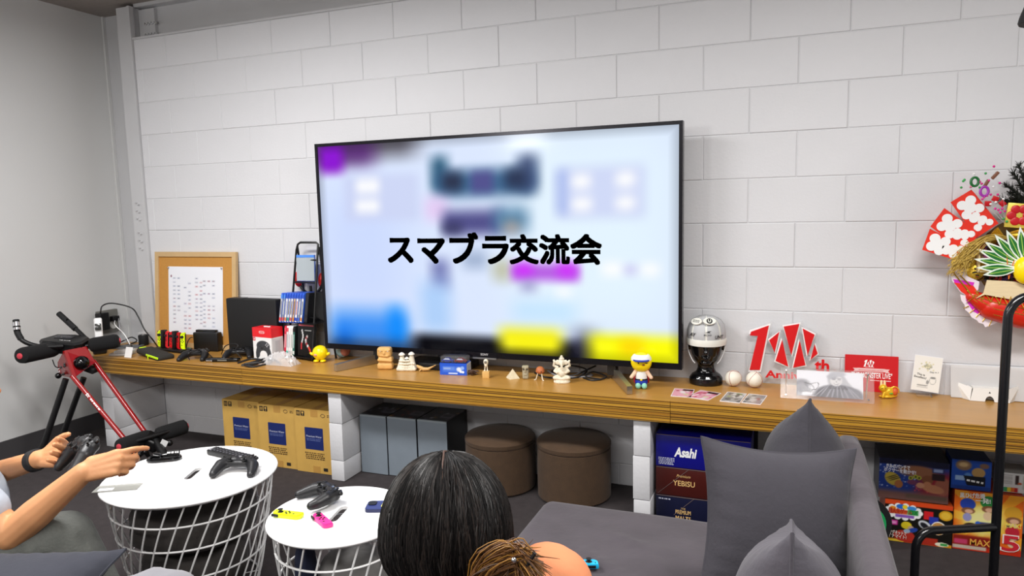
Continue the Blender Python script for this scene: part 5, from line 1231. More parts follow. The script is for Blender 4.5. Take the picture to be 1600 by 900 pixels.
MB().lathe([(.012, .026), (.078, .024), (.080, .018), (.012, .014)], (3.682, -.33, .106), 32, (.25, -1, .05)).build('disc', M('green_plastic', '1FA35A', .4), wl_)

# ================================================================== festive rake charm hanging on the wall at the right
KY = -.10
lk = thing('lucky_rake', 'large festive lucky rake charm of gold, red and green hanging on the wall', 'decoration', (4.30, -.05, 1.10))
kc = V((4.2514, -0.07, 1.1826)); m_gf = M('gold_foil', 'D9B23C', .25, metal=.75, bump=.4, bscale=120); m_kred = M('festive_red', 'E6301C', .4)
MB().lathe([(.001, 0), (.16, 0), (.17, .012), (.15, .03), (.001, .035)], kc + V(0, .045, -.03), 28, (0, -1, 0)).build('backing', M('dark_straw', '6B5324', .8, var=.2, vscale=60), lk)
for k in range(9):
    a = PI * 1.05 + k * .24
    MB().tube([kc + V(0, .05, 0), kc + V(.10 * math.cos(a), .05, .10 * math.sin(a)), kc + V(.19 * math.cos(a), .03, .19 * math.sin(a))], .006, 6).build('bamboo_tine', M('bamboo', 'C8A860', .5), lk)
def pxpoly(q): return [(p[0], p[2]) for p in q]
XZm = lambda y: Matrix(((1, 0, 0, 0), (0, 0, -1, y), (0, 1, 0, 0), (0, 0, 0, 1)))
cards = [([(3.9745, -0.1, 1.3866), (4.0448, -0.1, 1.4352), (4.1411, -0.1, 1.3002), (4.0684, -0.1, 1.2429)], -.100), ([(3.9067, -0.1, 1.2904), (3.9532, -0.1, 1.3641), (4.0739, -0.1, 1.2657), (4.0427, -0.1, 1.1817)], -.106), ([(3.8807, -0.1, 1.197), (3.9048, -0.1, 1.2826), (4.0418, -0.1, 1.2022), (3.9996, -0.1, 1.1558)], -.112)]
lobes = [(.22, .78, .15), (.55, .84, .15), (.78, .62, .14), (.25, .45, .15), (.50, .60, .20), (.62, .35, .14), (.80, .20, .12), (.52, .15, .12), (.45, .40, .12)]
for q, y in cards:
    MB().prism(pxpoly(q), 0, .004, XZm(y)).build('fan_card', m_kred, lk, False)
    q = [V(p) for p in q]; nb_ = MB()
    # paper crest of round white lobes: two joined blossoms running down the card
    for (u, v, r) in ((.30, .20, .17), (.70, .20, .17), (.78, .46, .16), (.22, .44, .16), (.50, .34, .20), (.36, .60, .15), (.50, .56, .13), (.62, .72, .14), (.28, .82, .13), (.76, .86, .12), (.52, .76, .12)):
        top = q[0] + (q[1] - q[0]) * u; bot = q[3] + (q[2] - q[3]) * u; p = top + (bot - top) * v
        rr_ = r * 1.28 * (q[1] - q[0]).length
        nb_.lathe([(rr_, 0), (rr_, .0014)], (p.x, y - .0041 - .00004 * u, p.z), 18, (0, -1, 0))
    nb_.build('white_crest', m_wtxt, lk, False)
# sea bream
f = [(4.0644, -0.12, 0.9939), (4.0798, -0.12, 1.0405), (4.1158, -0.12, 1.0566), (4.1927, -0.12, 1.0101), (4.2493, -0.12, 0.9687), (4.239, -0.12, 0.9229), (4.1868, -0.12, 0.9107), (4.1322, -0.12, 0.9343), (4.0878, -0.12, 0.9585)]
p0, p1, p2 = V((4.0614, -0.12, 1.0119)), V((4.1305, -0.12, 0.9701)), V((4.2296, -0.12, 0.9428))
MB().chain([p0, p1, p2, p2 + V(.07, 0, .02)], [.024, .050, .054, .040], 18).build('fish_body', M('fish_red', 'D42818', .3), lk)
net = MB()
for i in range(9):
    t = i / 8; c = p0 + (p2 + V(.05, 0, .015) - p0) * t; r_ = .026 + .032 * min(1, t * 2)
    for s in (-1, 1):
        net.tube([c + V(-.02 * s, -r_ * .35, r_ * .92), c + V(0, -r_ * 1.03, 0), c + V(.02 * s, -r_ * .4, -r_ * .92)], .0018, 5)
for k in (-.5, 0, .5):
    net.tube([p0 + V(0, -.024, .018 * k), p1 + V(0, -.050 * math.cos(k), .05 * math.sin(k)), p2 + V(.03, -.055 * math.cos(k), .05 * math.sin(k))], .0016, 5)
net.build('gold_net', m_gf, lk)
m_fw = M('fin_white', 'F0E4EC', .5); m_fm = M('fin_magenta', 'D428C0', .5)
def fin(q, mid_, name):
    MB().prism(pxpoly(q), 0, .005, XZm(-.118)).build(name, m_fw, lk, False)
    MB().prism(pxpoly(mid_), .005, .0065, XZm(-.118)).build(name + '_stripe', m_fm, lk, False)
for k_ in range(5):
    e0, e1 = V((4.0505, -0.128, 0.974)), V((4.1349, -0.128, 0.9305)); g0, g1 = V((4.0316, -0.126, 0.9628)), V((4.1219, -0.126, 0.8937))
    MB().tube([e0 + (e1 - e0) * k_ / 4, g0 + (g1 - g0) * k_ / 4], .0016, 5).build('fin_ray', m_gf, lk)
for a_, b_ in (((3.9875, -0.128, 1.1117), (4.0527, -0.128, 1.0255)), ((4.0146, -0.128, 1.0967), (4.0513, -0.128, 1.0562))):
    MB().tube([a_, b_], .0028, 6).build('tail_ray', m_gf, lk)
fin([(3.9797, -0.118, 1.1288), (3.9978, -0.118, 1.1186), (4.0341, -0.118, 1.0959), (4.0832, -0.118, 1.0711), (4.0802, -0.118, 1.0403), (4.0556, -0.118, 1.0037), (4.0193, -0.118, 1.0287), (3.9886, -0.118, 1.0746)], [(3.9928, -0.118, 1.0799), (4.0262, -0.118, 1.0753), (4.0659, -0.118, 1.0682), (4.0621, -0.118, 1.0553), (4.0291, -0.118, 1.0573), (3.9979, -0.118, 1.0644)], 'tail_fin')
MB().prism(pxpoly([(3.9954, -0.119, 1.0671), (4.0619, -0.119, 1.0554), (4.0759, -0.119, 1.0352), (4.0531, -0.119, 1.0064), (4.0212, -0.119, 1.0314)]), .006, .008, XZm(-.118)).build('tail_red', m_kred, lk, False)
fin([(4.0197, -0.118, 1.0183), (4.042, -0.118, 1.0137), (4.0697, -0.118, 0.9809), (4.1103, -0.118, 0.9487), (4.1585, -0.118, 0.9324), (4.1552, -0.118, 0.9117), (4.1108, -0.118, 0.8894), (4.1038, -0.118, 0.902), (4.0883, -0.118, 0.9066), (4.0813, -0.118, 0.9167), (4.0633, -0.118, 0.9264), (4.0538, -0.118, 0.9442), (4.04, -0.118, 0.9567), (4.0369, -0.118, 0.9774), (4.0252, -0.118, 0.9926)], [(4.0383, -0.118, 0.9981), (4.0495, -0.118, 0.9932), (4.0771, -0.118, 0.9631), (4.1107, -0.118, 0.941), (4.1502, -0.118, 0.9269), (4.1462, -0.118, 0.9191), (4.1069, -0.118, 0.9279), (4.0666, -0.118, 0.9524)], 'belly_fin')
# wooden plaque, little box, bamboo leaves
MB().prism(pxpoly([(4.1018, -0.15, 1.0824), (4.1948, -0.15, 1.0764), (4.2329, -0.15, 1.0597), (4.2318, -0.15, 0.9999), (4.1644, -0.15, 1.0107), (4.0958, -0.15, 1.0241), (4.0686, -0.15, 1.0082), (4.0913, -0.15, 1.0291)]), 0, .006, XZm(-.150)).build('wooden_plaque', M('plaque_wood', 'E8D4AC', .5, var=.04, vscale=20, stretch=(1, 1, 8)), lk, False)
c = V((4.1244, -0.13, 1.1488)); m_pw = M('pale_wood', 'DCC690', .5)
for dx, dz, sx, sz in ((-.050, 0, .006, .078), (.050, 0, .006, .078), (0, .036, .10, .006), (0, -.036, .10, .006)):
    MB().box(c + V(dx, 0, dz), (sx, .03, sz)).build('box_side', m_pw, lk, False)
MB().box(c + V(0, .012, 0), (.10, .004, .07)).build('box_back', m_pw, lk, False)
rr = random.Random(9); cb_ = MB()
for i in range(14): cb_.lathe([(.009, 0), (.009, .002), (.001, .003)], c + V(rr.uniform(-.04, .04), .006 - .0008 * i, rr.uniform(-.028, .02)), 10, (rr.uniform(-.3, .3), -1, rr.uniform(-.3, .3)))
cb_.build('gold_coins', m_gf, lk)['kind'] = 'stuff'
lr_ = V((4.2186, -0.16, 1.1322)); m_lg = M('leaf_green', '1F6E2C', .45); m_le = M('leaf_edge', 'E8F0E4', .5)
for i, (ang, L) in enumerate(((2.95, .15), (2.72, .155), (2.5, .15), (2.25, .145), (2.0, .14), (1.72, .14), (3.15, .14), (3.35, .12), (1.45, .12))):
    d = V(math.cos(ang), 0, math.sin(ang)); n = V(-d.z, 0, d.x); o_ = lr_ + d * .02 + V(0, -.0024 * i, 0)
    for nm, mt_, k, y in (('leaf_edge', m_le, 1.0, 0), ('leaf', m_lg, .72, -.0012)):
        pts_ = [o_ + d * L * (.5 + (t - .5) * k) + n * (.016 * k * math.sin(PI * t) * s) for s, rng in ((1, [j / 6 for j in range(7)]), (-1, [1 - j / 6 for j in range(1, 6)])) for t in rng]
        MB().prism([(p.x, p.z) for p in pts_], 0, .0012, XZm(o_.y + y)).build(nm, mt_, lk, False)
    MB().tube([o_ + V(0, -.003, 0) + d * L * .2, o_ + V(0, -.003, 0) + d * L * .8], .0016, 4).build('leaf_rib', M('leaf_light', 'A8D860', .5), lk)
for dx in (-.012, .006): MB().tube([V((4.1696, -0.166, 1.0876)), V((4.1751, -0.166, 1.1472)) + V(dx, 0, 0), V((4.181, -0.166, 1.1965)) + V(dx * 2, 0, 0)], .0018, 5).build('orange_cord', M('orange_cord', 'E87A2A', .6), lk)
MB().ball(V((4.2247, -0.17, 1.1234)), (.044, .03, .055), 20, 12).build('yellow_tassel', M('toy_yellow', 'FFE00C', .28), lk)
# straw ears
st = MB(); rr = random.Random(6)
a0, a1, a2, a3 = V((4.1659, -0.15, 1.2448)), V((4.0997, -0.155, 1.2454)), V((4.0378, -0.155, 1.1956)), V((3.9962, -0.15, 1.1241))
for i in range(70):
    j = lambda s: V(rr.uniform(-s, s), rr.uniform(-.012, .012), rr.uniform(-s, s))
    st.tube(bez([a0 + j(.006), a1 + j(.012), a2 + j(.022), a3 + j(.035)], 4), [.0012] * 12 + [.0003], 4)
    for k in range(2):
        p = a2 + (a3 - a2) * rr.uniform(-.2, 1) + j(.03); st.ball(p, (.0022, .0022, .006), 5, 4, (rr.random(), rr.random(), rr.random()))
st.build('straw_ears', M('straw', 'BFA04A', .6), lk)['kind'] = 'stuff'
# gold plate with red blossom, gold fan, mallet
c = V((4.2023, -0.12, 1.3296))
MB().box(c, (.085, .012, .095), (0, .1, 0), .003).build('gold_plate', M('gold_yellow', 'E8D25A', .35, metal=.3), lk)
for k in range(6):
    a = PI * 2 * k / 6; MB().ball(c + V(.026 * math.cos(a), -.007, .026 * math.sin(a) + .002), (.0165, .004, .0165), 12, 8).build('red_petal', M('blossom_red', 'C81C24', .35), lk)
c2 = V((4.2201, -0.13, 1.2534)); MB().ball(c2, (.058, .03, .024), 20, 12).build('gold_mallet', m_gf, lk)
for k in range(9):
    a = 2.2 + k * .14; p = V((4.1637, -0.125, 1.2386)); d = V(math.cos(a), 0, math.sin(a))
    MB().tube([p, p + d * .055], [.0015, .005], 4).build('fan_rib', m_gf, lk)
# dark mass of small ornaments
mz = [MB() for _ in range(6)]; rr = random.Random(13); bx0, bx1 = V((4.0802, -0.1, 1.2225)), V((4.2409, -0.1, 1.0719))
for i in range(280):
    p = V(rr.uniform(bx0.x, bx1.x + .2 * (i % 3 == 0)), rr.uniform(-.115, -.07), rr.uniform(bx1.z, bx0.z + .015)); mz[i % 6].box(p, (rr.uniform(.006, .03), .008, rr.uniform(.004, .014)), (rr.random(), rr.random() * 3, rr.random()), 0)
for b, (n_, h) in zip(mz, (('orn_gold', 'B8922E'), ('orn_black', '171412'), ('orn_red', 'A8242A'), ('orn_white', 'D8D0C4'), ('orn_violet', '5A3A8A'), ('orn_brown', '5A3420'))):
    b.build('ornaments', M(n_, h, .4, metal=.5 if n_ == 'orn_gold' else 0), lk, False)['kind'] = 'stuff'
for (px, r_) in ((V((4.046, -0.09, 1.1501)), .034), (V((4.0722, -0.1, 1.1075)), .030), (V((4.0162, -0.085, 1.1444)), .026)):
    MB().lathe([(r_, 0), (r_, .006), (r_ * .8, .009), (.001, .009)], px, 20, (-.2, -1, .1)).build('gold_coin', m_gf, lk)
    for k in range(3): MB().box(px + V(rr.uniform(-.012, .012), -.011, .012 - .012 * k), (.018, .003, .005), (0, rr.uniform(-.5, .5), 0)).build('coin_mark', m_ktxt, lk, False)
MB().ball(V((4.1102, -0.13, 1.1789)), (.022, .014, .016), 14, 8).build('pink_shell', M('shell_pink', 'D868C8', .4), lk)
# pine branch: needles around short twigs
pn = MB(); rr = random.Random(2)
tips = [(4.1368, -0.1, 1.3927), (4.1597, -0.1, 1.4466), (4.1804, -0.1, 1.495), (4.1977, -0.1, 1.5237), (4.2141, -0.1, 1.4448), (4.1585, -0.1, 1.3822), (4.1896, -0.1, 1.3914), (4.2217, -0.1, 1.4983), (4.1737, -0.1, 1.4165)]
rootp = V((4.2517, -0.08, 1.375))
for tp in tips:
    tp = V(tp); pn.tube([rootp, tp], .004, 5); d = (tp - rootp).normalized()
    for i in range(60):
        b0 = rootp + (tp - rootp) * rr.uniform(.3, 1.0); dd = (d + V(rr.uniform(-1, 1), rr.uniform(-.8, .8), rr.uniform(-1, 1))).normalized()
        pn.tube([b0, b0 + dd * rr.uniform(.018, .034)], [.0022, .0006], 3)
pn.build('pine_branch', M('dark_pine', '161A14', .6), lk)['kind'] = 'stuff'
MB().prism(pxpoly([(4.196, -0.09, 1.5242), (4.224, -0.09, 1.545), (4.2409, -0.09, 1.5369), (4.238, -0.09, 1.5127)]), 0, .004, XZm(-.09)).build('white_paper', m_wtxt, lk, False)
# beads on fine wires
for i, (p, h) in enumerate((((4.1116, -0.12, 1.5215), 'D8288A'), ((4.0853, -0.12, 1.4955), '2E9A4A'), ((4.0113, -0.12, 1.4684), '3AAA50'), ((4.0058, -0.12, 1.4436), '2E9A4A'), ((4.0154, -0.12, 1.4733), '3AAA50'), ((4.0675, -0.12, 1.464), 'D8288A'), ((4.0742, -0.12, 1.4564), 'D8288A'), ((4.0971, -0.12, 1.468), 'D8288A'), ((4.1335, -0.12, 1.4569), 'D8288A'), ((4.0851, -0.12, 1.4039), 'E03AA0'), ((4.0934, -0.12, 1.4087), 'E03AA0'), ((4.079, -0.12, 1.3966), 'E03AA0'), ((4.1293, -0.12, 1.4126), 'D8288A'), ((4.0382, -0.12, 1.4451), 'D87A9A'), ((4.106, -0.12, 1.4133), 'D8288A'), ((4.0685, -0.12, 1.4417), '2E9A4A'), ((4.1211, -0.13, 1.3585), 'E02A9A'), ((4.1319, -0.13, 1.3533), 'E02A9A'), ((4.1443, -0.13, 1.358), 'E02A9A'), ((4.1387, -0.13, 1.3433), 'E02A9A'), ((4.1531, -0.13, 1.348), 'D8288A'), ((4.1503, -0.13, 1.3184), '2E9A4A'), ((4.1613, -0.13, 1.3083), '3AAA50'), ((4.1221, -0.13, 1.3832), 'F0F0F0'), ((4.1467, -0.13, 1.3949), 'F0F0F0'), ((4.1131, -0.12, 1.4427), 'F0F0F0'), ((4.0469, -0.12, 1.4945), 'F0F0F0'), ((4.1055, -0.13, 1.3761), 'F0F0F0'))):
    p = V(p); MB().ball(p, .0048, 10, 7).build('bead', M('bead_' + h, h, .3), lk)
    if i % 2 == 0: MB().tube([p, V((4.1646, -0.11, 1.2928))], .0006, 3).build('wire', M('thin_wire', 'C8C8C8', .3), lk)
for p, h, r_ in (((4.0503, -0.12, 1.4646), '1E6A34', .017), ((4.0841, -0.12, 1.4263), 'A838B0', .018)):
    p = V(p); MB().tube([p + V(r_ * .75 * math.cos(a), 0, r_ * math.sin(a)) for a in [2 * PI * i / 16 for i in range(16)]], .0055, 6, closed=True).build('ring_charm', M('charm_' + h, h, .4), lk)
for p, ang in (((4.1174, -0.12, 1.4869), .9), ((4.0892, -0.12, 1.4559), 1.1)):
    MB().box(V(p), (.034, .006, .013), (0, -ang, 0), .003).build('tag_charm', M('charm_wood', '7A4A34', .5), lk)
for dx in range(3): MB().box(V((4.1192, -0.125, 1.3783)) + V(.024 * dx - .02, .01, .018 * (dx % 2)), (.022, .012, .020), (.2, .4 * dx, 0), .002).build('red_charm', M('blossom_red', 'C81C24', .35), lk)

# ================================================================== wire basket tables
m_tab = M('table_white', 'F1F1F1', .32); m_wire = M('white_wire', 'EDEDED', .35)
def plate_with_hole(outer, holes, z0, z1):
    cu = bpy.data.curves.new('t', 'CURVE'); cu.dimensions = '2D'; cu.fill_mode = 'BOTH'; cu.extrude = (z1 - z0) / 2
    for loop in [outer] + holes:
        sp_ = cu.splines.new('POLY'); sp_.points.add(len(loop) - 1); sp_.use_cyclic_u = True
        for p, (x, y) in zip(sp_.points, loop): p.co = (x, y, 0, 1)
    t = bpy.data.objects.new('t', cu); COL.objects.link(t)
    me = bpy.data.meshes.new_from_object(t.evaluated_get(bpy.context.evaluated_depsgraph_get()))
    bpy.data.objects.remove(t); bpy.data.curves.remove(cu)
    me.transform(Matrix.Translation((0, 0, (z0 + z1) / 2))); return me
def basket_table(c, r, h, rb, nw, twist, rings, slot, label):
    cx_, cy_ = c
    t = thing('basket_table', label, 'table', (cx_, cy_, 0), group='white wire basket tables')
    circ = lambda rr_, n=72: [(rr_ * math.cos(2 * PI * i / n), rr_ * math.sin(2 * PI * i / n)) for i in range(n)]
    sa, sb = V(slot[0]) - V(cx_, cy_, h), V(slot[1]) - V(cx_, cy_, h); d = (sb - sa).normalized(); n = V(-d.y, d.x, 0); w_ = .014
    hole = []
    for cpt, sg_ in ((sb - d * w_, 1), (sa + d * w_, -1)):
        for i in range(9):
            a = -PI / 2 + PI * i / 8; q = cpt + d * (w_ * math.cos(a) * sg_) + n * (w_ * math.sin(a) * sg_); hole.append((q.x, q.y))
    me = plate_with_hole(circ(r), [hole], h - .010, h)
    top_ = link('tabletop', me, m_tab, t, True, True, 30)
    MB().tube([(r * 1.0 * math.cos(a), r * math.sin(a), h - .0045) for a in [2 * PI * i / 72 for i in range(72)]], .0048, 8, closed=True).build('rim', m_tab, top_, local=True)
    MB().tube([((r - .012) * math.cos(a), (r - .012) * math.sin(a), h - .0135) for a in [2 * PI * i / 72 for i in range(72)]], .0035, 6, closed=True).build('wire_ring', m_wire, t, local=True)
    r1 = r - .014
    rad = lambda s: rb + (r1 - rb) * (s ** .8)
    for s in rings:
        MB().tube([(rad(s) * math.cos(a), rad(s) * math.sin(a), .006 + (h - .022) * s) for a in [2 * PI * i / 64 for i in range(64)]], .0036, 6, closed=True).build('wire_ring', m_wire, t, local=True)
    for k in range(nw):
        a0 = 2 * PI * k / nw
        pts = []
        for j in range(13):
            s = j / 12; a = a0 + twist * s; pts.append((rad(s) * math.cos(a), rad(s) * math.sin(a), .006 + (h - .022) * s))
        MB().tube(pts, .0033, 5).build('wire', m_wire, t, local=True)
    MB().tube([(rb * math.cos(a), rb * math.sin(a), .004) for a in [2 * PI * i / 64 for i in range(64)]], .004, 6, closed=True).build('wire_ring', m_wire, t, local=True)
    for k in range(4):
        a = PI * k / 4; MB().tube([(rb * math.cos(a), rb * math.sin(a), .004), (-rb * math.cos(a), -rb * math.sin(a), .004)], .0022, 5).build('base_wire', m_wire, t, local=True)
    return t
H = .44
B1 = (1.300, -1.452); B2 = (2.048, -1.575)
basket_table(B1, .304, H, .215, 34, .62, (.33, .60, .82), ((1.33, -1.5074, 0.44), (1.2865, -1.3998, 0.44)), 'large round white wire basket table, filled with dark cushions, in front of the cardboard boxes')
basket_table(B2, .223, H, .165, 24, .62, (.33, .60, .82), ((2.0595, -1.6341, 0.44), (2.0343, -1.5214, 0.44)), 'small round white wire basket table left of the dark haired person')
def puff(name, label, cat, c, r, h, mat, group=None, seed=1, sy=1.0, rot=0):
    t = MB(); rr = random.Random(seed); n, m = 40, 14; vs = []
    ph = [rr.uniform(0, 6) for _ in range(6)]
    for i in range(m + 1):
        tt = -PI / 2 + PI * i / m
        for j in range(n):
            a = 2 * PI * j / n
            k = 1 + .025 * math.sin(5 * a + ph[0] + tt) + .018 * math.sin(9 * a + ph[1] - 2 * tt) + .012 * math.sin(15 * a + ph[2])
            ct, st_ = math.cos(tt), math.sin(tt)
            x = r * (abs(ct) ** .42) * k; z = h / 2 + h / 2 * math.copysign(abs(st_) ** .7, st_)
            xx, yy = x * math.cos(a), x * math.sin(a) * sy
            vs.append((xx * math.cos(rot) - yy * math.sin(rot), xx * math.sin(rot) + yy * math.cos(rot), z + .004 * math.sin(7 * a + ph[3]) * ct))
    fs = [(i * n + j, i * n + (j + 1) % n, (i + 1) * n + (j + 1) % n, (i + 1) * n + j) for i in range(m) for j in range(n)]
    t.add(vs, fs, Matrix.Translation(c)); return tag(t.build(name, mat, sharp=180), label, cat, group)
m_dk = M('dark_velour', '3A3634', .95, var=.14, vscale=18, bump=.3, bscale=200, sheen=.05)
puff('floor_cushion', 'dark round floor cushion at the bottom inside the large wire basket table', 'cushion', (*B1, .014), .185, .18, m_dk, 'dark cushions in the large basket', 1)
puff('floor_cushion', 'dark round floor cushion lying on another inside the large wire basket table', 'cushion', (B1[0] + .005, B1[1], .196), .222, .165, m_dk, 'dark cushions in the large basket', 2)
puff('folded_blanket', 'grey folded blanket bundle inside the small wire basket table', 'blanket', (B2[0] + .035, B2[1] + .02, .014), .118, .30, M('grey_velour', '7A7876', .95, var=.2, vscale=12, bump=.6, bscale=30, sheen=.3), None, 5, .8, .4)
puff('navy_cloth', 'dark navy cloth stuffed at the left inside the small wire basket table', 'cloth', (B2[0] - .085, B2[1] - .075, .06), .036, .30, M('navy_cloth', '1A2038', .9, var=.2, vscale=20), None, 6)
# things on the large table
c = V((1.1591, -1.6529, 0.4405))
pc = thing('plastic_card', 'clear plastic card sleeve hanging over the left edge of the large white table', 'card', c, (0, 0, .52))
MB().box((0, 0, .0022), (.150, .062, .0016), None).build('sleeve', clear('card_clear', 'C4C4BC', .12, .5), pc, False, True)
MB().box((-.035, -.012, .0034), (.05, .022, .0008)).build('label', m_pap, pc, False, True)
ra_, rb_ = V((1.2048, -1.2541, 0.44)), V((1.4292, -1.2889, 0.44)); c = (ra_ + rb_) / 2; an = math.atan2((rb_ - ra_).y, (rb_ - ra_).x)
rc_ = thing('remote_control', 'black television remote control on the large white table behind the gamepad', 'remote control', (c.x, c.y, H), (0, 0, an))
L = (rb_ - ra_).length
rbody_ = MB().box((0, 0, .012), (L, .048, .021), None, .004).build('body', m_black, rc_, local=True)
rr = random.Random(3)
for i in range(11):
    for j in range(3):
        mt_ = M('key_' + ('4A4A50', '5A5A60', '2A6AB0', 'B03038', '3A8A4A')[0 if rr.random() < .8 else rr.randint(1, 4)], ('4A4A50', '5A5A60', '2A6AB0', 'B03038', '3A8A4A')[0], .5)
        MB().box((-L / 2 + .020 + i * (L - .04) / 10, -.014 + .014 * j, .0235), (.010, .008, .003), None, .001).build('key', mt_, rbody_, local=True)
MB().box((-L / 2 + .014, -.014, .0236), (.02, .012, .002)).build('brand_plate', M('plate_grey', '9A9AA0', .4), rc_, local=True)
p3 = dup(pad_proto, V((1.4907, -1.464, 0.441)) + V(-.035, .085, 0), (0.08, .04, .40), 'dark grey gamepad on the large white table in front of the remote')
p4 = dup(pad_proto, V((1.9431, -1.5109, 0.441)), (-.05, -.06, -.62), 'dark grey gamepad on the small white table')
lh = thing('carry_loop', 'glossy black oval carry loop at the back rim of the large white table', 'loop', V((1.084, -1.3792, 0.4405)), (0, 0, .55))
cl_ = V(0, 0, 0)
MB().tube([(.058 * math.copysign(abs(math.cos(a)) ** .7, math.cos(a)), .022 * math.copysign(abs(math.sin(a)) ** .7, math.sin(a)), .008) for a in [2 * PI * i / 40 for i in range(40)]], .0075, 8, closed=True).build('loop', m_gloss, lh, local=True)
MB().box((-.030, .010, .016), (.035, .026, .020), (.2, .2, 0), .006).build('clasp', m_gloss, lh, local=True)
MB().box((.030, .018, .022), (.05, .012, .020), (-.4, 0, -.1), .004).build('strap', m_black, lh, local=True)
small_print(lh, Matrix.Translation(lh.location) @ Euler(lh.rotation_euler).to_matrix().to_4x4() @ rect_mat((.030, .0105, .026), (1, 0, 0), (0, .45, 1)), .044, .012, 1, m_wtxt)
# things on the small table
s1 = V((1.9038, -1.6521, 0.44)); make_stick('neon_yellow', 'E6FF00', 'neon yellow half controller at the left rim of the small white table', (s1.x, s1.y, H + .001), (0, 0, 1.65))
s2 = V((2.0361, -1.6515, 0.44)); make_stick('neon_pink', 'FF2E8E', 'hot pink half controller at the front of the small white table', (s2.x, s2.y, H + .001), (0, 0, 1.02))
pp = V((2.1466, -1.4893, 0.44)); mp_ = thing('mobile_phone', 'dark blue mobile phone with a yellow sticker on the small white table', 'phone', (pp.x + .03, pp.y, H), (0, 0, .35))
MB().prism(rrect(.14, .07, .012), .001, .011).build('case', M('navy_case', '1C2450', .35), mp_, local=True)
MB().prism(rrect(.136, .066, .011), .0105, .0115).build('back', M('navy_back', '26306A', .25), mp_, local=True)
MB().prism(rrect(.026, .03, .008), .0115, .014, Matrix.Translation((-.052, .012, 0))).build('camera_bump', m_black, mp_, local=True)
MB().prism(rrect(.06, .04, .004), .0115, .0122, Matrix.Translation((.01, .004, 0))).build('yellow_sticker', M('sticker', 'E8E078', .5), mp_, local=True)

# ================================================================== sofa and pillows
m_sofa = M('grey_velvet', '464046', .9, var=.12, vscale=9, bump=.9, bscale=13, sheen=.12)
m_pil = M('grey_pillow', '39373E', .92, var=.06, vscale=12, bump=.25, bscale=90, sheen=.08)
m_pil2 = M('grey_pillow_light', '4C4951', .92, var=.06, vscale=12, bump=.25, bscale=90, sheen=.1)
def soft_block(lo, hi, r, seed, amp=.006, nx=40, ny=60, dome=.02, fold=0):
    """upholstered block with rounded edges and a slightly lumpy, wrinkled top"""
    rr = random.Random(seed); w_ = [(rr.uniform(-9, 9), rr.uniform(-9, 9), rr.uniform(0, 6)) for _ in range(7)]
    lo, hi = V(lo), V(hi); c = (lo + hi) / 2; hx_, hy_, hz_ = (hi - lo) / 2; b = MB()
    bm = bmesh.new(); bmesh.ops.create_cube(bm, size=2)
    bmesh.ops.subdivide_edges(bm, edges=bm.edges[:], cuts=max(nx, ny) // 2, use_grid_fill=True)
    vs = []
    for v in bm.verts:
        p = V(v.co.x * hx_, v.co.y * hy_, v.co.z * hz_)
        q = V(max(-hx_ + r, min(hx_ - r, p.x)), max(-hy_ + r, min(hy_ - r, p.y)), max(-hz_ + r, min(hz_ - r, p.z)))
        d = p - q
        if d.length > 1e-6: p = q + d.normalized() * r
        top = max(0, v.co.z); f = top * (1 - v.co.x ** 2) * (1 - v.co.y ** 2)
        k = sum(math.sin(a * p.x * 2 + b_ * p.y * 2 + ph) for a, b_, ph in w_) / 7
        p.z += dome * f + amp * k * top * min(1, 6 * (1 - max(abs(v.co.x), abs(v.co.y))) + .2)
        if fold: p.z += fold * top * (max(0, math.sin(p.x * 14 + p.y * 30 + 1.6 * math.sin(p.x * 9 + p.y * 4))) ** 8 * (.5 + .5 * math.sin(p.x * 11 - p.y * 5)) + .5 * max(0, math.sin(p.x * 31 + p.y * 17 + 2 * math.sin(p.y * 9))) ** 10 * (.5 + .5 * math.sin(p.x * 7 + p.y * 13))) * (1 - v.co.x ** 2) * (1 - v.co.y ** 2)
        vs.append(tuple(p + c))
    bm.verts.index_update(); fs = [tuple(v.index for v in f_.verts) for f_ in bm.faces]; bm.free(); return b.add(vs, fs)
sf = thing('sofa', 'dark grey velvet sofa with a thin low back at its right side', 'sofa', (3.08, -2.0, 0))
soft_block((2.57, -2.95, .16), (3.53, -1.062, .362), .045, 3, .005, 150, 150, .016, .020).build('seat_cushion', m_sofa, sf, sharp=180)
MB().bb((2.60, -2.93, .05), (3.56, -1.09, .18), .02).build('base', m_sofa, sf)
soft_block((3.532, -2.95, .05), (3.612, -.915, .655), .034, 5, .004, 30, 30, .004).build('backrest', m_sofa, sf, sharp=180)
for x in (2.66, 3.5):
    for y in (-1.16, -2.85): MB().lathe([(.018, 0), (.022, .052)], (x, y, 0), 14).build('leg', m_black, sf)
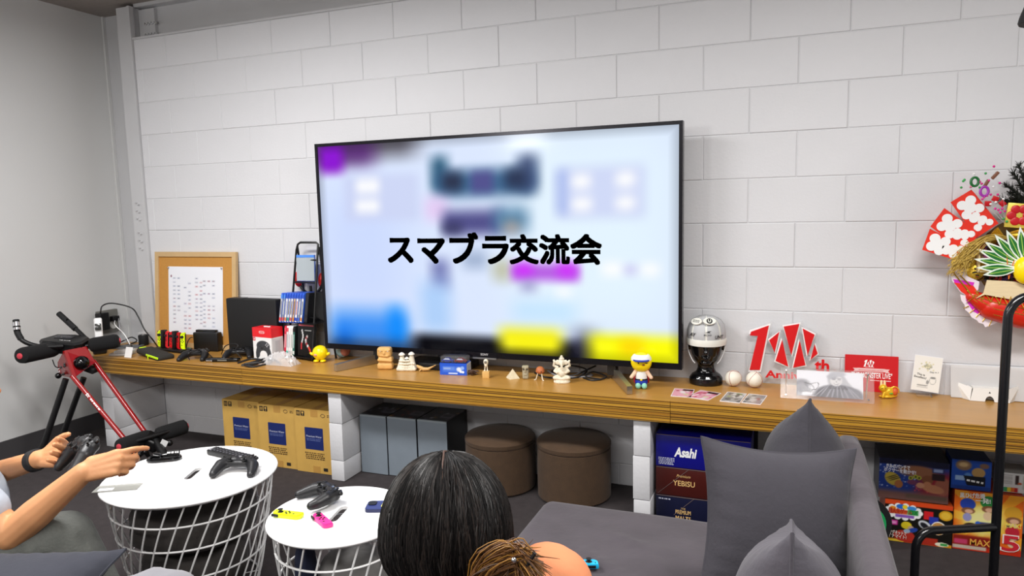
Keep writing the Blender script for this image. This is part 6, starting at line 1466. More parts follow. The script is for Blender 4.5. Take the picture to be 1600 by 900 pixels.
def pillow(label, c, right, up, size, thick, mat, seed, sag=.0, group='grey square pillows on the sofa'):
    """square pillow with pinched pointed corners; right/up span its face"""
    rr = random.Random(seed); n = 30; ph = [rr.uniform(0, 6) for _ in range(6)]
    m_ = rect_mat(c, right, up); vs = []; fs = []
    for side in (1, -1):
        k0 = len(vs)
        for i in range(n + 1):
            for j in range(n + 1):
                u, v = -1 + 2 * i / n, -1 + 2 * j / n
                t_ = max(0, (1 - abs(u) ** 2.2) * (1 - abs(v) ** 2.2)) ** .62
                x = u * size / 2 * (1 - .13 * (1 - v * v)* abs(u) ** 2 - .0 * abs(v)); y = v * size / 2 * (1 - .13 * (1 - u * u) * abs(v) ** 2)
                k = 1 + .05 * math.sin(3 * u + ph[0]) * math.sin(2.6 * v + ph[1])
                ed = (abs(u) ** 4 + abs(v) ** 4)
                wr = .0035 * math.sin(26 * u * (1 if abs(v) > abs(u) else .2) + 26 * v * (1 if abs(u) > abs(v) else .2) + ph[2]) * min(1, ed) * (1 - max(abs(u), abs(v)) ** 8)
                z = side * (thick / 2 * t_ * k + wr + .004)
                y -= sag * (1 - v) * 0
                vs.append((x, y, z))
        for i in range(n):
            for j in range(n):
                a = k0 + i * (n + 1) + j; q = (a, a + n + 1, a + n + 2, a + 1); fs.append(q if side > 0 else q[::-1])
    b = MB().add(vs, fs, m_)
    t = thing('pillow', label, 'pillow', V(c) - V(up).normalized() * size / 2, group=group)
    b.build('cover', mat, t, sharp=180)
    ed = []
    for k in range(4):
        for i in range(n):
            s = -1 + 2 * i / n; u, v = ((s, -1), (1, s), (-s, 1), (-1, -s))[k]
            ed.append(m_ @ V(u * size / 2 * (1 - .13 * (1 - v * v) * abs(u) ** 2), v * size / 2 * (1 - .13 * (1 - u * u) * abs(v) ** 2), 0))
    MB().tube(ed, .0042, 6, closed=True).build('seam', mat, t)
    return t
A0, A1 = V((3.1912, -1.5665, 0.7938)), V((3.5437, -1.4109, 0.7483))
rt_ = (A1 - A0); ua = V(-.06, .28, 1); sz = rt_.length * 1.06
pillow('grey pillow facing the viewer in the middle of the sofa, both upper corners pointed', (A0 + A1) / 2 - (ua - rt_.normalized() * ua.dot(rt_.normalized())).normalized() * sz * .5 + V(.0, .0, .012), rt_, ua, sz, .15, m_pil, 3)
tip = V((3.4456, -1.2645, 0.8459)); dirB = V(-.06, 1, -.36).normalized()
pillow('grey pillow standing edge on behind the front facing pillow, its top corner highest', tip + dirB * .225 - V(-.02, .34, .94) * .225, dirB, V(-.02, .34, .94), .45, .235, m_pil, 7)
tip = V((3.4001, -2.0057, 0.7756)); dirC = V(0, 1, -.36).normalized()
pillow('nearest grey pillow seen edge on with a vertical seam, at the bottom of the picture', tip + dirC * .195 - V(0, .34, .94) * .195, dirC, V(0, .34, .94), .39, .235, m_pil2, 9)
j = V((2.8745, -1.5416, 0.378)); make_stick('sky_blue', '19B5E8', 'sky blue half controller lying on the sofa seat beside the orange shirt', (j.x - .030, j.y - .008, .384), (0, 0, -1.2))
# seat the left person sits on
s2_ = thing('low_sofa', 'low dark grey upholstered seat under the person in jeans at the left', 'sofa', (.75, -2.4, 0))
soft_block((.30, -2.9, .04), (1.26, -1.98, .34), .06, 8, .006, 30, 30, .02).build('cushion', m_sofa, s2_, sharp=180)
MB().bb((.34, -2.86, 0), (1.22, -2.02, .08), .02).build('base', m_black, s2_)

# ================================================================== folding exercise machine and black tube rack
m_mred = M('machine_red', '9A0F13', .25, coat=.4); m_foam = M('black_foam', '0D0D0F', .95, bump=.3, bscale=300); m_cap2 = M('cap_red', 'C83A48', .5)
ex = thing('exercise_machine', 'red and black folding abdominal exercise machine with foam rollers beside the counter', 'exercise machine', (-0.6016, -0.6983, 0))
LT, RT = V((-0.4207, -0.6724, 0.4994)), V((-0.4651, -0.5312, 0.4704)); LB, RB_ = V((-0.5575, -0.8006, 0)), V((-0.628, -0.6406, 0))
for a, b in ((LT, LB), (RT, RB_)):
    leg_ = MB().tube([a, b + (a - b) * .22], .0165, 12).build('leg', m_black, ex)
    MB().tube([b + (a - b) * .27, b + V(0, 0, .012)], .0205, 12).build('leg_sleeve', m_black, leg_)
MB().tube([LB + V(-.02, -.02, .02), RB_ + V(.02, .02, .02)], .020, 10).build('rear_foot', m_black, ex)
rails = ((V((-0.3591, -0.678, 0.5196)), V((-0.0051, -0.6481, 0.1529))), (V((-0.3873, -0.5202, 0.5722)), V((-0.0218, -0.5218, 0.1776))))
for a, b in rails:
    MB().tube([a, b], .0135, 12).build('rail', m_mred, ex)
ra_ = rails[0][0] + (rails[0][1] - rails[0][0]) * .37; rd_ = (rails[0][1] - rails[0][0]).normalized(); to_cam = (V(camo.matrix_world.translation) - ra_).normalized()
upv_ = to_cam.cross(rd_); 
mm = rect_mat(ra_ + to_cam * .0138, rd_, upv_)
text('EX', m_wtxt, ex, mm @ Matrix.Translation((-.045, -.002, 0)), .020, bold=.03, name='rail_lettering'); small_print(ex, mm @ Matrix.Translation((.022, -.002, .0004)), .085, .013, 1, m_wtxt, 4)
# red bracket head: folded steel plate
def q3(px): return V(px)
front = [V((-0.3865, -0.6922, 0.6673)), V((-0.3811, -0.5602, 0.6675)), V((-0.3403, -0.5449, 0.5727)), V((-0.3428, -0.6834, 0.511))]
nrm = (front[1] - front[0]).cross(front[3] - front[0]).normalized()
if nrm.dot(to_cam) < 0: nrm = -nrm
bk = MB(); dz = -nrm * .10
pts = front + [p - nrm * .014 for p in front]
bk.add([tuple(p) for p in pts], [(0, 1, 2, 3), (7, 6, 5, 4), (0, 4, 5, 1), (1, 5, 6, 2), (2, 6, 7, 3), (3, 7, 4, 0)]); bk.build('bracket', m_mred, ex, False)
side = [front[0], V((-0.5048, -0.6517, 0.5859)), V((-0.5291, -0.6359, 0.5285)), V((-0.5011, -0.6285, 0.4985)), front[3]]
cs_ = MB(); n_ = V(.012, .010, 0)
cs_.add([tuple(p) for p in side] + [tuple(p + n_) for p in side], [(0, 1, 2, 3, 4), (9, 8, 7, 6, 5)] + [(i, 5 + i, 5 + (i + 1) % 5, (i + 1) % 5) for i in range(5)]); cs_.build('bracket_cheek', m_mred, ex, False)
for p in ((-0.4586, -0.6687, 0.5627), (-0.4147, -0.677, 0.5746), (-0.414, -0.6764, 0.5856)):
    MB().lathe([(.007, 0), (.006, .006), (.001, .007)], p, 10, to_cam).build('bolt', m_black, ex)
for p in ((-0.4877, -0.66, 0.5515), (-0.4936, -0.6536, 0.5348)):
    MB().lathe([(.0035, 0), (.003, .003)], V(p) + to_cam * .004, 8, to_cam).build('rivet', m_wtxt, ex)
hub = V((-0.3509, -0.6233, 0.5853)); MB().ball(hub, (.042, .042, .040), 20, 12).build('hub_cover', m_gloss, ex)
MB().ball(V((-0.4903, -0.6659, 0.5117)), .017, 14, 10).build('knob', m_gloss, ex); MB().tube([V((-0.4903, -0.6659, 0.5117)), V((-0.466, -0.6445, 0.5195))], .006, 8).build('knob_stem', m_black, ex)
MB().box(V((-0.3819, -0.5451, 0.5287)), (.06, .05, .035), (0, .4, .4), .008).build('clamp', m_matt, ex)
# console
cc_ = V((-0.4989, -0.6143, 0.6943)); cm_ = Matrix.Translation(cc_) @ Euler((.10, .10, .375)).to_matrix().to_4x4()
pr = [(-.115, -.030), (-.085, -.058), (.10, -.058), (.125, -.020), (.115, .075), (.02, .105), (-.085, .085)]
n = len(pr); b = MB(); b.add([tuple(cm_ @ V(x * s, y * s, z)) for z, s in ((-.050, .94), (.006, 1.0), (.020, .92)) for x, y in pr], [tuple(range(n))[::-1], tuple(range(2 * n, 3 * n))] + [(k * n + i, k * n + (i + 1) % n, (k + 1) * n + (i + 1) % n, (k + 1) * n + i) for k in range(2) for i in range(n)]); b.build('console', m_black, ex, False); con_ = bpy.data.objects[COL.objects[-1].name]
MB().prism(rrect(.10, .05, .012), 0, .003, cm_ @ Matrix.Translation((-.01, .035, .020))).build('console_display', M('display_grey', '2E2E32', .3), con_)
for i in range(3): MB().prism(rrect(.016, .012, .004), 0, .003, cm_ @ Matrix.Translation((-.04 + .03 * i, .03, .0232))).build('console_key', M('console_key', '55555A', .5), con_)
small_print(ex, cm_ @ Matrix.Translation((.030, -.022, .0206)), .075, .012, 1, m_wtxt, 2)
# handlebars
hl = bez([V((-0.4413, -0.6578, 0.6833)), V((-0.4771, -0.7357, 0.6929)), V((-0.5107, -0.7895, 0.716)), V((-0.5404, -0.8189, 0.7487)), V((-0.5609, -0.8217, 0.7911)), V((-0.5786, -0.812, 0.8386))], 6)
hb_ = MB().tube(hl, .0125, 12).build('handlebar', m_black, ex); MB().tube(bez([V((-0.5404, -0.8189, 0.7487)), V((-0.5609, -0.8217, 0.7911)), V((-0.5839, -0.8071, 0.8519))], 6), .0165, 12).build('grip', m_matt, hb_)
MB().tube([V((-0.5525, -0.8282, 0.7997)), V((-0.5684, -0.8187, 0.8401))], .0172, 14).build('chrome_sensor', m_chrome, hb_)
MB().tube([V((-0.5558, -0.8254, 0.815)), V((-0.5577, -0.8242, 0.8219))], .0178, 14).build('sensor_gap', m_black, hb_)
hr = bez([V((-0.411, -0.6054, 0.6598)), V((-0.4243, -0.5206, 0.6879)), V((-0.4735, -0.5045, 0.7131)), V((-0.5804, -0.505, 0.7889)), V((-0.6534, -0.5063, 0.8364))], 6)
hb_ = MB().tube(hr, .0125, 12).build('handlebar', m_black, ex); MB().tube([V((-0.5304, -0.5059, 0.7528)), V((-0.659, -0.5059, 0.84))], .0165, 12).build('grip', m_matt, hb_)
MB().box(V((-0.5854, -0.5152, 0.8095)), (.012, .012, .022), (0, .6, 0), .003).build('brake_lever', m_black, hb_)
def roller(a, b, r, capside, nm='foam_roller'):
    a, b = V(a), V(b); d = (b - a).normalized(); L = (b - a).length
    fr_ = MB().lathe([(r * .55, 0), (r * .92, .010), (r, .028), (r, L - .028), (r * .92, L - .010), (r * .55, L)], a, 22, d).build(nm, m_foam, ex)
    e = a if capside < 0 else b
    MB().lathe([(r * .36, -.004), (r * .36, .003), (r * .3, .005)], e, 16, d * capside).build('end_cap', m_cap2, fr_)
roller((-0.4442, -0.8981, 0.6757), (-0.52, -0.6482, 0.6625), .044, -1); roller((-0.395, -0.5335, 0.6654), (-0.2825, -0.4221, 0.6803), .042, 1)
MB().tube([V((-0.4815, -0.6754, 0.6699)), V((-0.395, -0.5335, 0.6654))], .012, 10).build('roller_axle', m_black, ex)
roller((0.0771, -0.7736, 0.1886), (0.0409, -0.5519, 0.1708), .042, -1); roller((0.0868, -0.5491, 0.1782), (0.178, -0.4071, 0.203), .042, 1)
MB().tube([V((0.0684, -0.7666, 0.1854)), V((0.178, -0.4071, 0.203))], .012, 10).build('roller_axle', m_black, ex)
MB().box(V((0.0882, -0.5785, 0.1545)), (.10, .09, .07), (.2, .5, .4), .012).build('sled', m_black, ex)
bf = V((0.3243, -0.6581, 0.02)); MB().tube([V((0.0978, -0.5722, 0.1756)), bf + V(0, 0, .03)], .022, 12).build('base_tube', m_black, ex)
MB().box(bf, (.09, .42, .036), (0, 0, .375), .012).build('front_foot', m_black, ex)
lbp = V((0.176, -0.5762, 0.1555)); MB().prism(rrect(.036, .034, .003), 0, .001, rect_mat(lbp + to_cam * .016, (.8, .4, -.5), (.3, .2, .9))).build('white_label', M('label_white', 'D8D8D8', .5), ex)
MB().ball(V((0.1814, -0.5428, 0.1451)), .018, 12, 8).build('knob', m_black, ex)
for dx, dy in ((0, 0), (10, 3), (-6, 6)):
    pass
MB().tube(bez([V((0.021, -0.6544, 0.1066)), V((0.0647, -0.6605, 0.0917)), V((0.1034, -0.6419, 0.1186)), V((0.1067, -0.6224, 0.0904))], 6), .012, 8).build('sled_wheel_guard', m_gloss, ex)
MB().tube(bez([V((-0.4744, -0.7013, 0.6131)), V((-0.4603, -0.7001, 0.5769)), V((-0.4591, -0.6799, 0.5615))], 6), .003, 6).build('sensor_wire', m_black, ex)
# black tube rack at the right
m_tube = M('tube_black', '101013', .22)
rk = thing('tube_rack', 'black round tube rack with bent tops standing right of the sofa', 'rack', (4.05, -1.08, 0))
RX, RY = 3.955, -1.07
R2 = RX + .60 * .93; Y2 = RY + .60 * .365
ux = V(.93, .365, 0)
def utube(x0, L, top, r, rb, nm):
    o_ = V(x0[0], x0[1], 0); pts = [o_ + V(0, 0, .003), o_ + V(0, 0, top - rb)]
    pts += [o_ + ux * rb + V(0, 0, top - rb) + ux * (-rb * math.cos(a)) + V(0, 0, rb * math.sin(a)) for a in [PI / 2 * i / 8 for i in range(1, 9)]]
    pts += [o_ + ux * (L - rb) + V(0, 0, top - rb) + ux * (rb * math.sin(a)) + V(0, 0, rb * math.cos(a)) for a in [PI / 2 * i / 8 for i in range(0, 9)]]
    pts += [o_ + ux * L + V(0, 0, .003)]
    return MB().tube(pts, r, 12).build(nm, m_tube, rk)
utube((RX, RY), .62, 1.128, .0125, .06, 'tall_frame')
lo_ = V((3.7187, -1.2508, 0.4322)); lx = V(RX, RY, 0) + V(-.2227, -.1374, 0); lu = V(.2227, .1374, 0).normalized(); ll = V(.2227, .1374, 0).length
MB().tube([lx + V(0, 0, .003), lx + V(0, 0, .418)] + [lx + lu * .05 * (1 - math.cos(a)) + V(0, 0, .418 + .05 * math.sin(a)) for a in [PI / 2 * i / 8 for i in range(1, 9)]] + [lx + lu * ll + V(0, 0, .455)], .0115, 12).build('low_frame', m_tube, rk)
for q in ((0, .62),):
    for s in q: MB().tube([V(RX, RY, .012) + ux * s + V(.12, -.30, 0), V(RX, RY, .012) + ux * s + V(-.06, .15, 0)], .012, 10).build('floor_bar', m_tube, rk)
# black spot lamp hanging from the ceiling at the right
lp = V((3.9947, -0.9359, 1.9221)); sl = thing('spot_lamp', 'black hanging lamp shade at the upper right corner of the picture', 'lamp', (lp.x + .05, lp.y, lp.z))
MB().lathe([(.071, -.05), (.073, -.045), (.070, -.03), (.030, .09), (.022, .12), (.004, .125)], lp + V(.055, .02, .02), 30).build('shade', m_matt, sl)
MB().tube([lp + V(.055, .02, .14), (lp.x + .055, lp.y + .02, ZC - .001)], .004, 8).build('cord', m_black, sl)

# ================================================================== people
m_skin = M('skin', 'C98F62', .55, var=.06, vscale=14, bump=.06, bscale=260); m_skin.node_tree.nodes['Principled BSDF'].inputs['Subsurface Weight'].default_value = .08
m_skin2 = M('skin_light', 'D9A884', .55, var=.04, vscale=14)
def hand(b, wrist, fdir, ndir, sgn, curls, L=.185, thumb=None, spread=.10):
    """palm and five fingers; fdir along the fingers, ndir out of the back of the hand, sgn +1 puts the thumb at +side"""
    f = V(fdir).normalized(); n = V(ndir); n = (n - f * n.dot(f)).normalized(); s = f.cross(n) * sgn; w_ = V(wrist)
    pl = L * .50
    for k, (o_, r0, r1) in enumerate(((.026, .017, .0135), (.009, .0175, .0135), (-.009, .017, .013), (-.025, .0155, .012))):
        b.cap(w_ + s * o_ * .62 + f * .012, w_ + s * o_ + f * pl * (.98, 1.02, .98, .90)[k], r0, r1, 10)
    lens = ((.040, .025, .020), (.045, .029, .021), (.041, .027, .020), (.032, .020, .018))
    for k in range(4):
        base_ = w_ + s * (.026, .009, -.009, -.025)[k] + f * pl * (.98, 1.02, .98, .90)[k]
        c = curls[k]; a = 0; p = base_; rad = (.0093, .0096, .0092, .0080)[k]
        for q in range(3):
            a += c[q]; d = f * math.cos(a) - n * math.sin(a) + s * spread * (1.5 - k) / 1.5 * math.cos(a); d.normalize()
            p2 = p + d * lens[k][q]; b.cap(p, p2, rad - .0006 * q, rad - .0006 * (q + 1), 10); p = p2
    tb_ = w_ + s * .026 + f * .022; t1 = thumb or [(.55, .75, -.35), (.85, .45, -.2), (.95, .1, .1)]; p = tb_; r_ = (.0145, .0115, .0098, .0085)
    for q, (df, ds, dn) in enumerate(t1):
        d = (f * df + s * ds + n * dn).normalized(); p2 = p + d * (.040, .033, .026)[q]; b.cap(p, p2, r_[q], r_[q + 1], 10); p = p2
def head(b, c, fw, up, s=1.0):
    """skull, jaw, nose, lips, ears and neck stub; fw is where the face looks"""
    f = V(fw).normalized(); u = V(up); u = (u - f * u.dot(f)).normalized(); r = f.cross(u); c = V(c)
    P = lambda a, b_, k: c + (r * a + f * b_ + u * k) * s
    for (x, y, z, R) in ((0, -.018, .035, .083), (0, .012, .030, .080), (0, .030, -.010, .066), (0, .040, -.055, .050), (0, .060, -.085, .026)): b.ball(P(x, y, z), R * s, 18, 12)
    for sg_ in (-1, 1):
        b.ball(P(.035 * sg_, .045, -.03), .038 * s, 14, 10); b.cap(P(.045 * sg_, .0, -.06), P(.015 * sg_, .058, -.088), .022 * s, .018 * s)
        b.ball(P(.080 * sg_, -.006, -.008), (.010 * s, .016 * s, .030 * s), 12, 8); b.ball(P(.031 * sg_, .078, .012), .012 * s, 10, 8)
        b.cap(P(.016 * sg_, .088, .030), P(.046 * sg_, .074, .030), .008 * s, .006 * s); b.ball(P(.011 * sg_, .092, -.028), .0085 * s, 10, 8)
    b.cap(P(0, .086, .018), P(0, .106, -.022), .008 * s, .0105 * s); b.cap(P(-.018, .082, -.052), P(.018, .082, -.052), .0075 * s, .0075 * s); b.cap(P(-.015, .081, -.061), P(.015, .081, -.061), .0080 * s, .0080 * s)
    return P
def eyes(P, parent):
    for sg_ in (-1, 1):
        MB().ball(P(.031 * sg_, .0795, .010), .0112, 12, 8).build('eye', M('eye_white', 'E8E4DE', .3), parent); MB().ball(P(.031 * sg_, .0872, .010), .0050, 10, 6).build('iris', m_gloss, parent)
        MB().cap(P(.014 * sg_, .094, .034), P(.048 * sg_, .078, .034), .0038, .0026).build('eyebrow', M('hair_dark', '1C1512', .5), parent)
# ---- person at the left: seated, forearms and knee in view, hands on a gamepad
g = thing('person', 'person in grey jeans and pale shirt seated at the left holding a black gamepad', 'person', (1.02, -2.30, 0))
hipR, hipL = V(.98, -2.36, .44), V(.80, -2.22, .44)
kneeR, kneeL = V((1.4474, -2.056, 0.49)), V((0.7207, -1.9315, 0.408))
ankR, ankL = V(kneeR.x + .17, kneeR.y + .04, .09), V(kneeL.x + .10, kneeL.y + .14, .09)
chest = V(.80, -2.42, .80); shR = V((1.1938, -2.2165, 0.704)); shL = shR + V(-.27, .23, .02)
chest = (shR + shL) / 2 + V(-.02, -.02, -.16); neck = (shR + shL) / 2 + V(-.01, 0, .05)
elR, wrR = V((1.3698, -2.1578, 0.5285)), V((1.564, -2.0703, 0.7019))
elL, wrL = V((0.7635, -1.9561, 0.5103)), V((1.2405, -1.9642, 0.6695))
b = MB()
b.chain([elR, elR + (wrR - elR) * .35, wrR], [.044, .044, .029]); b.chain([shR, elR], [.052, .044])
b.chain([elL, elL + (wrL - elL) * .35, wrL], [.042, .041, .028]); b.chain([shL, elL], [.050, .042])
fR = (V((1.6272, -2.0377, 0.7197)) - wrR); fL = (V((1.3814, -1.9699, 0.6972)) - wrL)
camv = (V(camo.matrix_world.translation) - wrR).normalized()
hand(b, wrR, fR, camv * .9 + V(0, 0, .25), -1, [(.45, .5, .3), (.85, 1.1, .5), (1.0, 1.2, .6), (1.1, 1.2, .6)], .195, thumb=[(.6, .25, -.75), (.75, .05, -.65), (.85, -.1, -.5)])
hand(b, wrL, fL + V(0, 0, .004), -camv * .5 + V(-.2, .3, -.35), 1, [(.35, .55, .35), (.40, .6, .35), (.40, .6, .35), (.45, .6, .35)], .175, thumb=[(.75, .65, -.05), (1, .25, -.1), (1, .05, -.1)])
hd_c = neck + V(-.024, .043, .148)
Ph = head(b, hd_c, (.62, .78, -.15), (0, 0, 1)); b.cap(neck + V(0, 0, -.03), hd_c + V(-.01, -.01, -.06), .058, .054)
b.chain([hipR + V(-.1, .06, .02), chest + V(0, 0, -.12), chest], [.13, .13, .135]); b.chain([shR, (shR + shL) / 2, shL], [.055, .08, .055])
b.chain([hipR, kneeR, ankR], [.085, .058, .040]); b.chain([hipL, kneeL, ankL], [.085, .058, .040])
for a_ in (ankR, ankL): b.cap(a_ + V(0, 0, -.05), a_ + V(.11, .07, -.058), .034, .026)
b.build('body', m_skin, g, voxel=.0042, soften=3)
eyes(Ph, g)
m_den = M('grey_denim', '5A5C58', .88, var=.22, vscale=22, bump=.5, bscale=140)
m_tee = M('pale_shirt', 'AEB6C2', .85, var=.04, vscale=20, bump=.3, bscale=60)
j_ = MB(); j_.chain([hipR, hipR + (kneeR - hipR) * .5, kneeR], [.102, .092, .073]); j_.chain([kneeR, kneeR + (ankR - kneeR) * .4, ankR + V(0, 0, .02)], [.073, .073, .056])
j_.chain([hipL, hipL + (kneeL - hipL) * .5, kneeL], [.102, .092, .073]); j_.chain([kneeL, kneeL + (ankL - kneeL) * .4, ankL + V(0, 0, .02)], [.073, .073, .056]); j_.chain([hipR, hipL], [.115, .115])
rr = random.Random(4)
dthi = (kneeR - hipR).normalized(); sd = dthi.cross(V(0, 0, 1)).normalized()
for i in range(9):
    t_ = .30 + .07 * i; c = hipR + (kneeR - hipR) * t_; a0 = rr.uniform(-.3, .5)
    pts = [c + dthi * (.05 * (a - a0)) + (V(0, 0, 1) * math.cos(a) - sd * math.sin(a)) * (.080 - .018 * t_) for a in [a0 + .25 * k for k in range(5)]]
    j_.chain(pts, [.006, .010, .013, .010, .006], 8)
j_.build('trousers', m_den, g, voxel=.006, soften=2)
t_ = MB(); t_.chain([hipR + V(-.09, .06, .03), chest + V(0, 0, -.12), chest], [.15, .150, .152]); t_.chain([shR, (shR + shL) / 2 + V(0, 0, -.005), shL], [.070, .098, .070])
t_.chain([shR, shR + (elR - shR) * .60], [.070, .066]); t_.chain([shL, shL + (elL - shL) * .60], [.068, .062]); t_.build('shirt', m_tee, g, voxel=.007, soften=3)
h_ = MB(); hu = V(0, 0, 1)
for (x, y, z, R) in ((0, -.022, .045, .092), (0, .010, .055, .084), (0, -.05, .0, .072), (.05, -.02, .01, .055), (-.05, -.02, .01, .055)): h_.ball(Ph(x, y, z), R, 18, 12)
h_.build('hair', M('hair_dark', '1C1512', .5), g, voxel=.006, soften=3)
wd_ = (wrL - elL).normalized(); wc = elL + (wrL - elL) * .93
MB().lathe([(.032, -.014), (.0345, -.012), (.0345, .012), (.032, .014)], wc, 24, wd_).build('wristband', m_matt, g)
for a_, k in ((ankR, 0), (ankL, 1)):
    MB().chain([a_ + V(-.02, -.015, -.045), a_ + V(.06, .04, -.052), a_ + V(.13, .085, -.058)], [.045, .040, .031]).build('shoe', m_matt, g, voxel=.006)
gp = (V((1.5257, -1.9975, 0.7129)) + V((1.4109, -1.9793, 0.7017))) / 2
p5 = dup(pad_proto, gp + V(-.004, .012, -.002), (.60, -.10, -.40), 'black gamepad held in both hands by the seated person in jeans')
# pillow and cushion in front of the seated person
q0 = V((1.6438, -2.3244, 0.4925)); pillow('dark navy grey pillow lying in front of the jeans at the lower left corner', q0 + V(-.02, -.03, -.025), (.93, .365, 0), V(-.33, .87, .25), .40, .13, M('navy_pillow', '2E303A', .9, var=.06, vscale=12, bump=.2, bscale=90, sheen=.05), 12, group='pillows at the left')
q0 = V((2.0879, -2.3435, 0.5795)); puff('round_cushion', 'mid grey rounded cushion at the bottom edge before the large basket table', 'cushion', q0 + V(0, 0, -.10), .115, .13, M('mid_grey_cloth', '77767C', .9, var=.05, vscale=12, sheen=.3), None, 9)
tag(MB().lathe([(.20, 0), (.21, .02), (.205, .30), (.19, .32)], (q0.x, q0.y - .02, .0), 36).build('round_pouf', m_dk), 'dark round pouf carrying the mid grey cushion at the bottom edge', 'pouf')
# ---- person in the middle, seen from behind on the sofa
w2 = thing('person', 'dark haired person in an orange shirt seated on the sofa, seen from behind', 'person', (2.86, -2.42, .36))
hc = V((2.8807, -2.4331, 0.9075)) + V(0, 0, -.018); fw = V(-.25, .93, -.22).normalized(); up_ = V(-.05, .10, 1)
nk = hc + V(.03, -.035, -.155)
shR2, shL2 = V((3.0471, -2.4203, 0.829)) + V(0, 0, -.004), V((2.8118, -2.5045, 0.7259))
hipc = V(2.88, -2.50, .47)
b = MB(); P2 = head(b, hc, fw, up_); b.cap(nk, hc + V(0, 0, -.05), .052, .050)
b.chain([shR2, nk + V(0, 0, -.045), shL2], [.050, .062, .050]); b.chain([nk + V(0, -.01, -.10), hipc], [.115, .125])
kn2 = (V(2.60, -2.06, .42), V(2.84, -2.02, .40)); an2 = (V(2.44, -1.92, .10), V(2.47, -1.76, .10))
kn2 = (V(2.52, -2.30, .43), V(2.60, -2.12, .42)); an2 = (V(2.44, -2.22, .09), V(2.46, -2.02, .09))
for k_, a_, hx in ((kn2[0], an2[0], hipc + V(-.06, .06, 0)), (kn2[1], an2[1], hipc + V(.05, .08, 0))):
    b.chain([hx, k_, a_], [.085, .055, .038]); b.cap(a_ + V(0, 0, -.045), a_ + V(-.06, .11, -.055), .033, .024)
el2 = (V(shR2.x + .0, shR2.y + .08, .60), V(shL2.x - .10, shL2.y + .10, .58)); wr2 = (V(2.72, -2.12, .60), V(2.66, -2.16, .60))
for s_, e_, w__, sg_ in ((shR2, el2[0], wr2[0], 1), (shL2, el2[1], wr2[1], -1)):
    b.chain([s_, e_, w__], [.046, .038, .026]); hand(b, w__, V(-.25, .8, .05), V(.3 * sg_, -.1, .8), sg_, [(.4, .6, .4)] * 4, .165)
b.build('body', m_skin2, w2, voxel=.0045, soften=3)
eyes(P2, w2)
m_or = M('orange_cotton', 'D0835A', .88, var=.05, vscale=16, bump=1.0, bscale=16)
t_ = MB(); t_.chain([shR2 + V(.01, 0, 0), nk + V(.02, -.01, -.075), shL2], [.062, .080, .062]); t_.chain([nk + V(0, -.012, -.12), hipc + V(0, 0, .02)], [.132, .140])
t_.chain([shR2, shR2 + (el2[0] - shR2) * .7], [.066, .060]); t_.chain([shL2, shL2 + (el2[1] - shL2) * .7], [.064, .058])
rr = random.Random(8)
for i in range(10):
    a = shR2 + V(rr.uniform(-.09, -.01), rr.uniform(-.03, .02), .056 - rr.uniform(0, .02)); d = V(rr.uniform(-1, 1), rr.uniform(-1, .3), rr.uniform(-.9, .1)).normalized() * .06
    t_.chain([a, a + d * .5 + V(0, 0, .004), a + d], [.003, .006, .003], 8)
t_.build('shirt', m_or, w2, voxel=.006, soften=3)
tr_ = MB()
for k_, a_, hx in ((kn2[0], an2[0], hipc + V(-.06, .06, 0)), (kn2[1], an2[1], hipc + V(.05, .08, 0))): tr_.chain([hx, k_, a_ + V(0, 0, .03)], [.100, .070, .052])
tr_.chain([hipc + V(-.07, .02, 0), hipc + V(.07, .03, 0)], [.115, .115]); tr_.build('trousers', M('dark_trousers', '2A2B30', .9), w2, voxel=.007)
for a_ in an2: MB().chain([a_ + V(.01, -.02, -.045), a_ + V(-.03, .06, -.052), a_ + V(-.06, .12, -.06)], [.040, .036, .028]).build('shoe', m_matt, w2, voxel=.006)
# hair: smooth dark bob falling from a parting, strands over it
mh_ = bpy.data.materials.new('hair_black'); mh_.use_nodes = True; nt = mh_.node_tree; pb_ = nt.nodes['Principled BSDF']; pb_.inputs['Base Color'].default_value = (*hexc('070505'), 1); pb_.inputs['Roughness'].default_value = .45; pb_.inputs['Specular IOR Level'].default_value = .22
mh2 = M('hair_brown', '130D0B', .42); mh3 = M('hair_lighter', '221915', .45)
fz = V(fw); rz_ = fz.cross(V(up_)).normalized(); uz = rz_.cross(fz).normalized()
def HP(a, b_, k): return hc + rz_ * a + fz * b_ + uz * k
hb = MB()
# rows from crown to ends: (height, half width, back depth, front depth)
def hsurf(th, t):
    """th round the head (0 = right, pi/2 = front), t 0 at the parting to 1 at the ends"""
    if t < .5:
        q = t / .5 * PI / 2; R = math.sin(q) ** .95; z = .126 * math.cos(q)
    else:
        q = (t - .5) / .5; R = max(.12, 1.0 + .05 * math.sin(q * PI * .7) - 1.15 * q ** 2.2); z = -.155 * q
    rx, ryf, ryb = .1035 * R, .100 * R, .112 * R
    y = (ryf if math.sin(th) > 0 else ryb) * math.sin(th)
    return HP(rx * math.cos(th) + (.05 * max(0, (t - .5) / .5) ** 2), y, z + .004)
n, m = 64, 24; vs = []; rr = random.Random(21); wob = [rr.uniform(-1, 1) for _ in range(n)]
for i in range(m + 1):
    t = .02 + .98 * i / m
    for j in range(n):
        th = 2 * PI * j / n
        front = max(0, math.sin(th)) ; tt = t * (1 - .42 * front ** 3)
        p = hsurf(th, tt); d = (p - hc).normalized(); vs.append(tuple(p + d * (.0022 * wob[j] * t + .0012 * math.sin(j * 2.4))))
fs = [(i * n + j, i * n + (j + 1) % n, (i + 1) * n + (j + 1) % n, (i + 1) * n + j) for i in range(m) for j in range(n)] + [tuple(range(n))[::-1], tuple(m * n + j for j in range(n))]
hair = hb.add(vs, fs).build('hair', mh_, w2, sharp=180)
locks = [MB(), MB(), MB()]
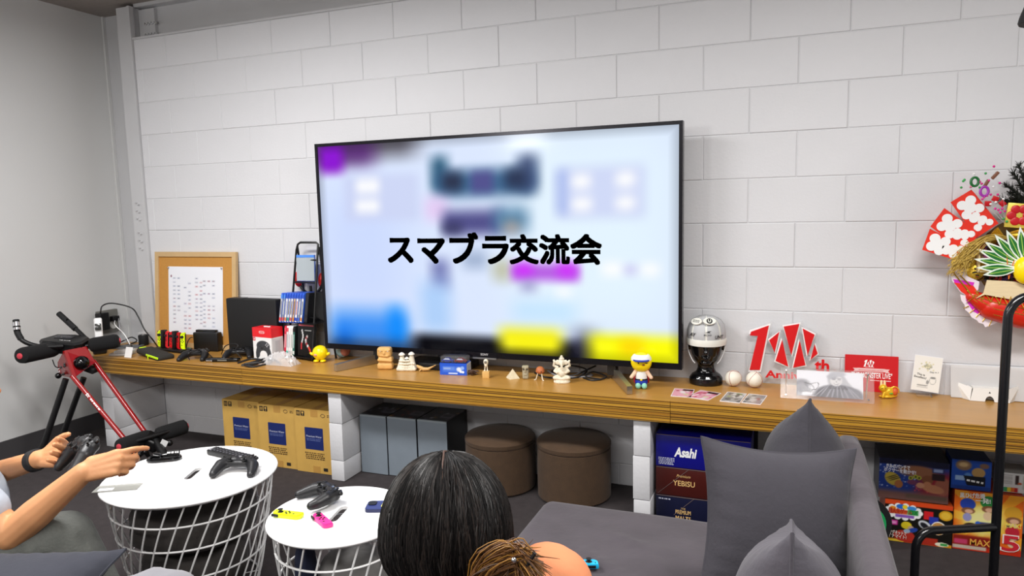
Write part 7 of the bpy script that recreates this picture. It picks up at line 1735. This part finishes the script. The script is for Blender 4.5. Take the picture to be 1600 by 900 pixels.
for i in range(900):
    th = rr.uniform(0, 2 * PI); front = max(0, math.sin(th)); k_ = rr.choice((0, 0, 0, 1, 1, 2)); t0 = rr.uniform(.03, .35); t1 = rr.uniform(.62, 1.0) * (1 - .42 * front ** 3)
    if t1 < t0 + .1: continue
    dth = rr.uniform(-.18, .18); pts = []
    for q in range(11):
        t = t0 + (t1 - t0) * q / 10; p = hsurf(th + dth * (q / 10) ** 1.5 + .03 * math.sin(q + i), t); d = (p - hc).normalized(); pts.append(p + d * (.0012 + .002 * math.sin(PI * q / 10)))
    locks[k_].tube(pts, [.0007] + [.0018] * 8 + [.0013, .0005], 4)
for b_, mt_ in zip(locks, (mh_, mh2, mh3)): b_.build('strands', mt_, hair)
pt_ = [hsurf(-PI / 2, t) + fz * -.0005 + uz * .001 for t in (.02, .10, .18, .26)]; pt_ = [hsurf(PI / 2, .14) + uz * .0012] + [p + uz * .0012 + rz_ * .004 * i for i, p in enumerate(pt_)]
MB().tube(bez(pt_, 4), [.0022] * 6 + [.0016] * 6 + [.0008] * 5, 5).build('parting', M('parting_skin', '4A3024', .6), hair)
# low ponytail with bleached ends lying over the right shoulder
pw = [HP(.060, -.095, -.135), V((2.9941, -2.5097, 0.8881)), V((3.0198, -2.5078, 0.9091)), V((3.0387, -2.5061, 0.9056)), V((3.0525, -2.5071, 0.897))]
tl_ = [MB(), MB(), MB()]
for i in range(700):
    o_ = V(rr.gauss(0, .0085), rr.gauss(0, .007), rr.gauss(0, .0085)); k_ = rr.choice((0, 0, 1, 2)); c = bez([pw[0] + o_ * .8, V((2.9788, -2.5174, 0.8747)) + o_ * 1.1, pw[2] + o_ * 1.2 + V(0, 0, .004 * math.sin(i)), pw[3] + o_ * 1.0, pw[4] + o_ * (1 + rr.random()) + V(rr.uniform(-.010, .002), 0, rr.uniform(-.010, .003))], 3)
    tl_[k_].tube(c, [.0009] * (len(c) - 2) + [.0007, .0003], 4)
for b_, (nm_, h_) in zip(tl_, (('bleach_brown', '6A4420'), ('bleach_gold', '94682A'), ('bleach_dark', '4A2E16'))): b_.build('bleached_ponytail', M(nm_, h_, .5), hair)
MB().tube([V((3.0491, -2.5182, 0.9058)), V((3.0621, -2.5158, 0.9276))], .0028, 8).build('hair_stick', m_black, hair)
MB().ball(V((3.0383, -2.5366, 0.9235)), .004, 8, 6).build('hair_bead', m_chrome, hair)
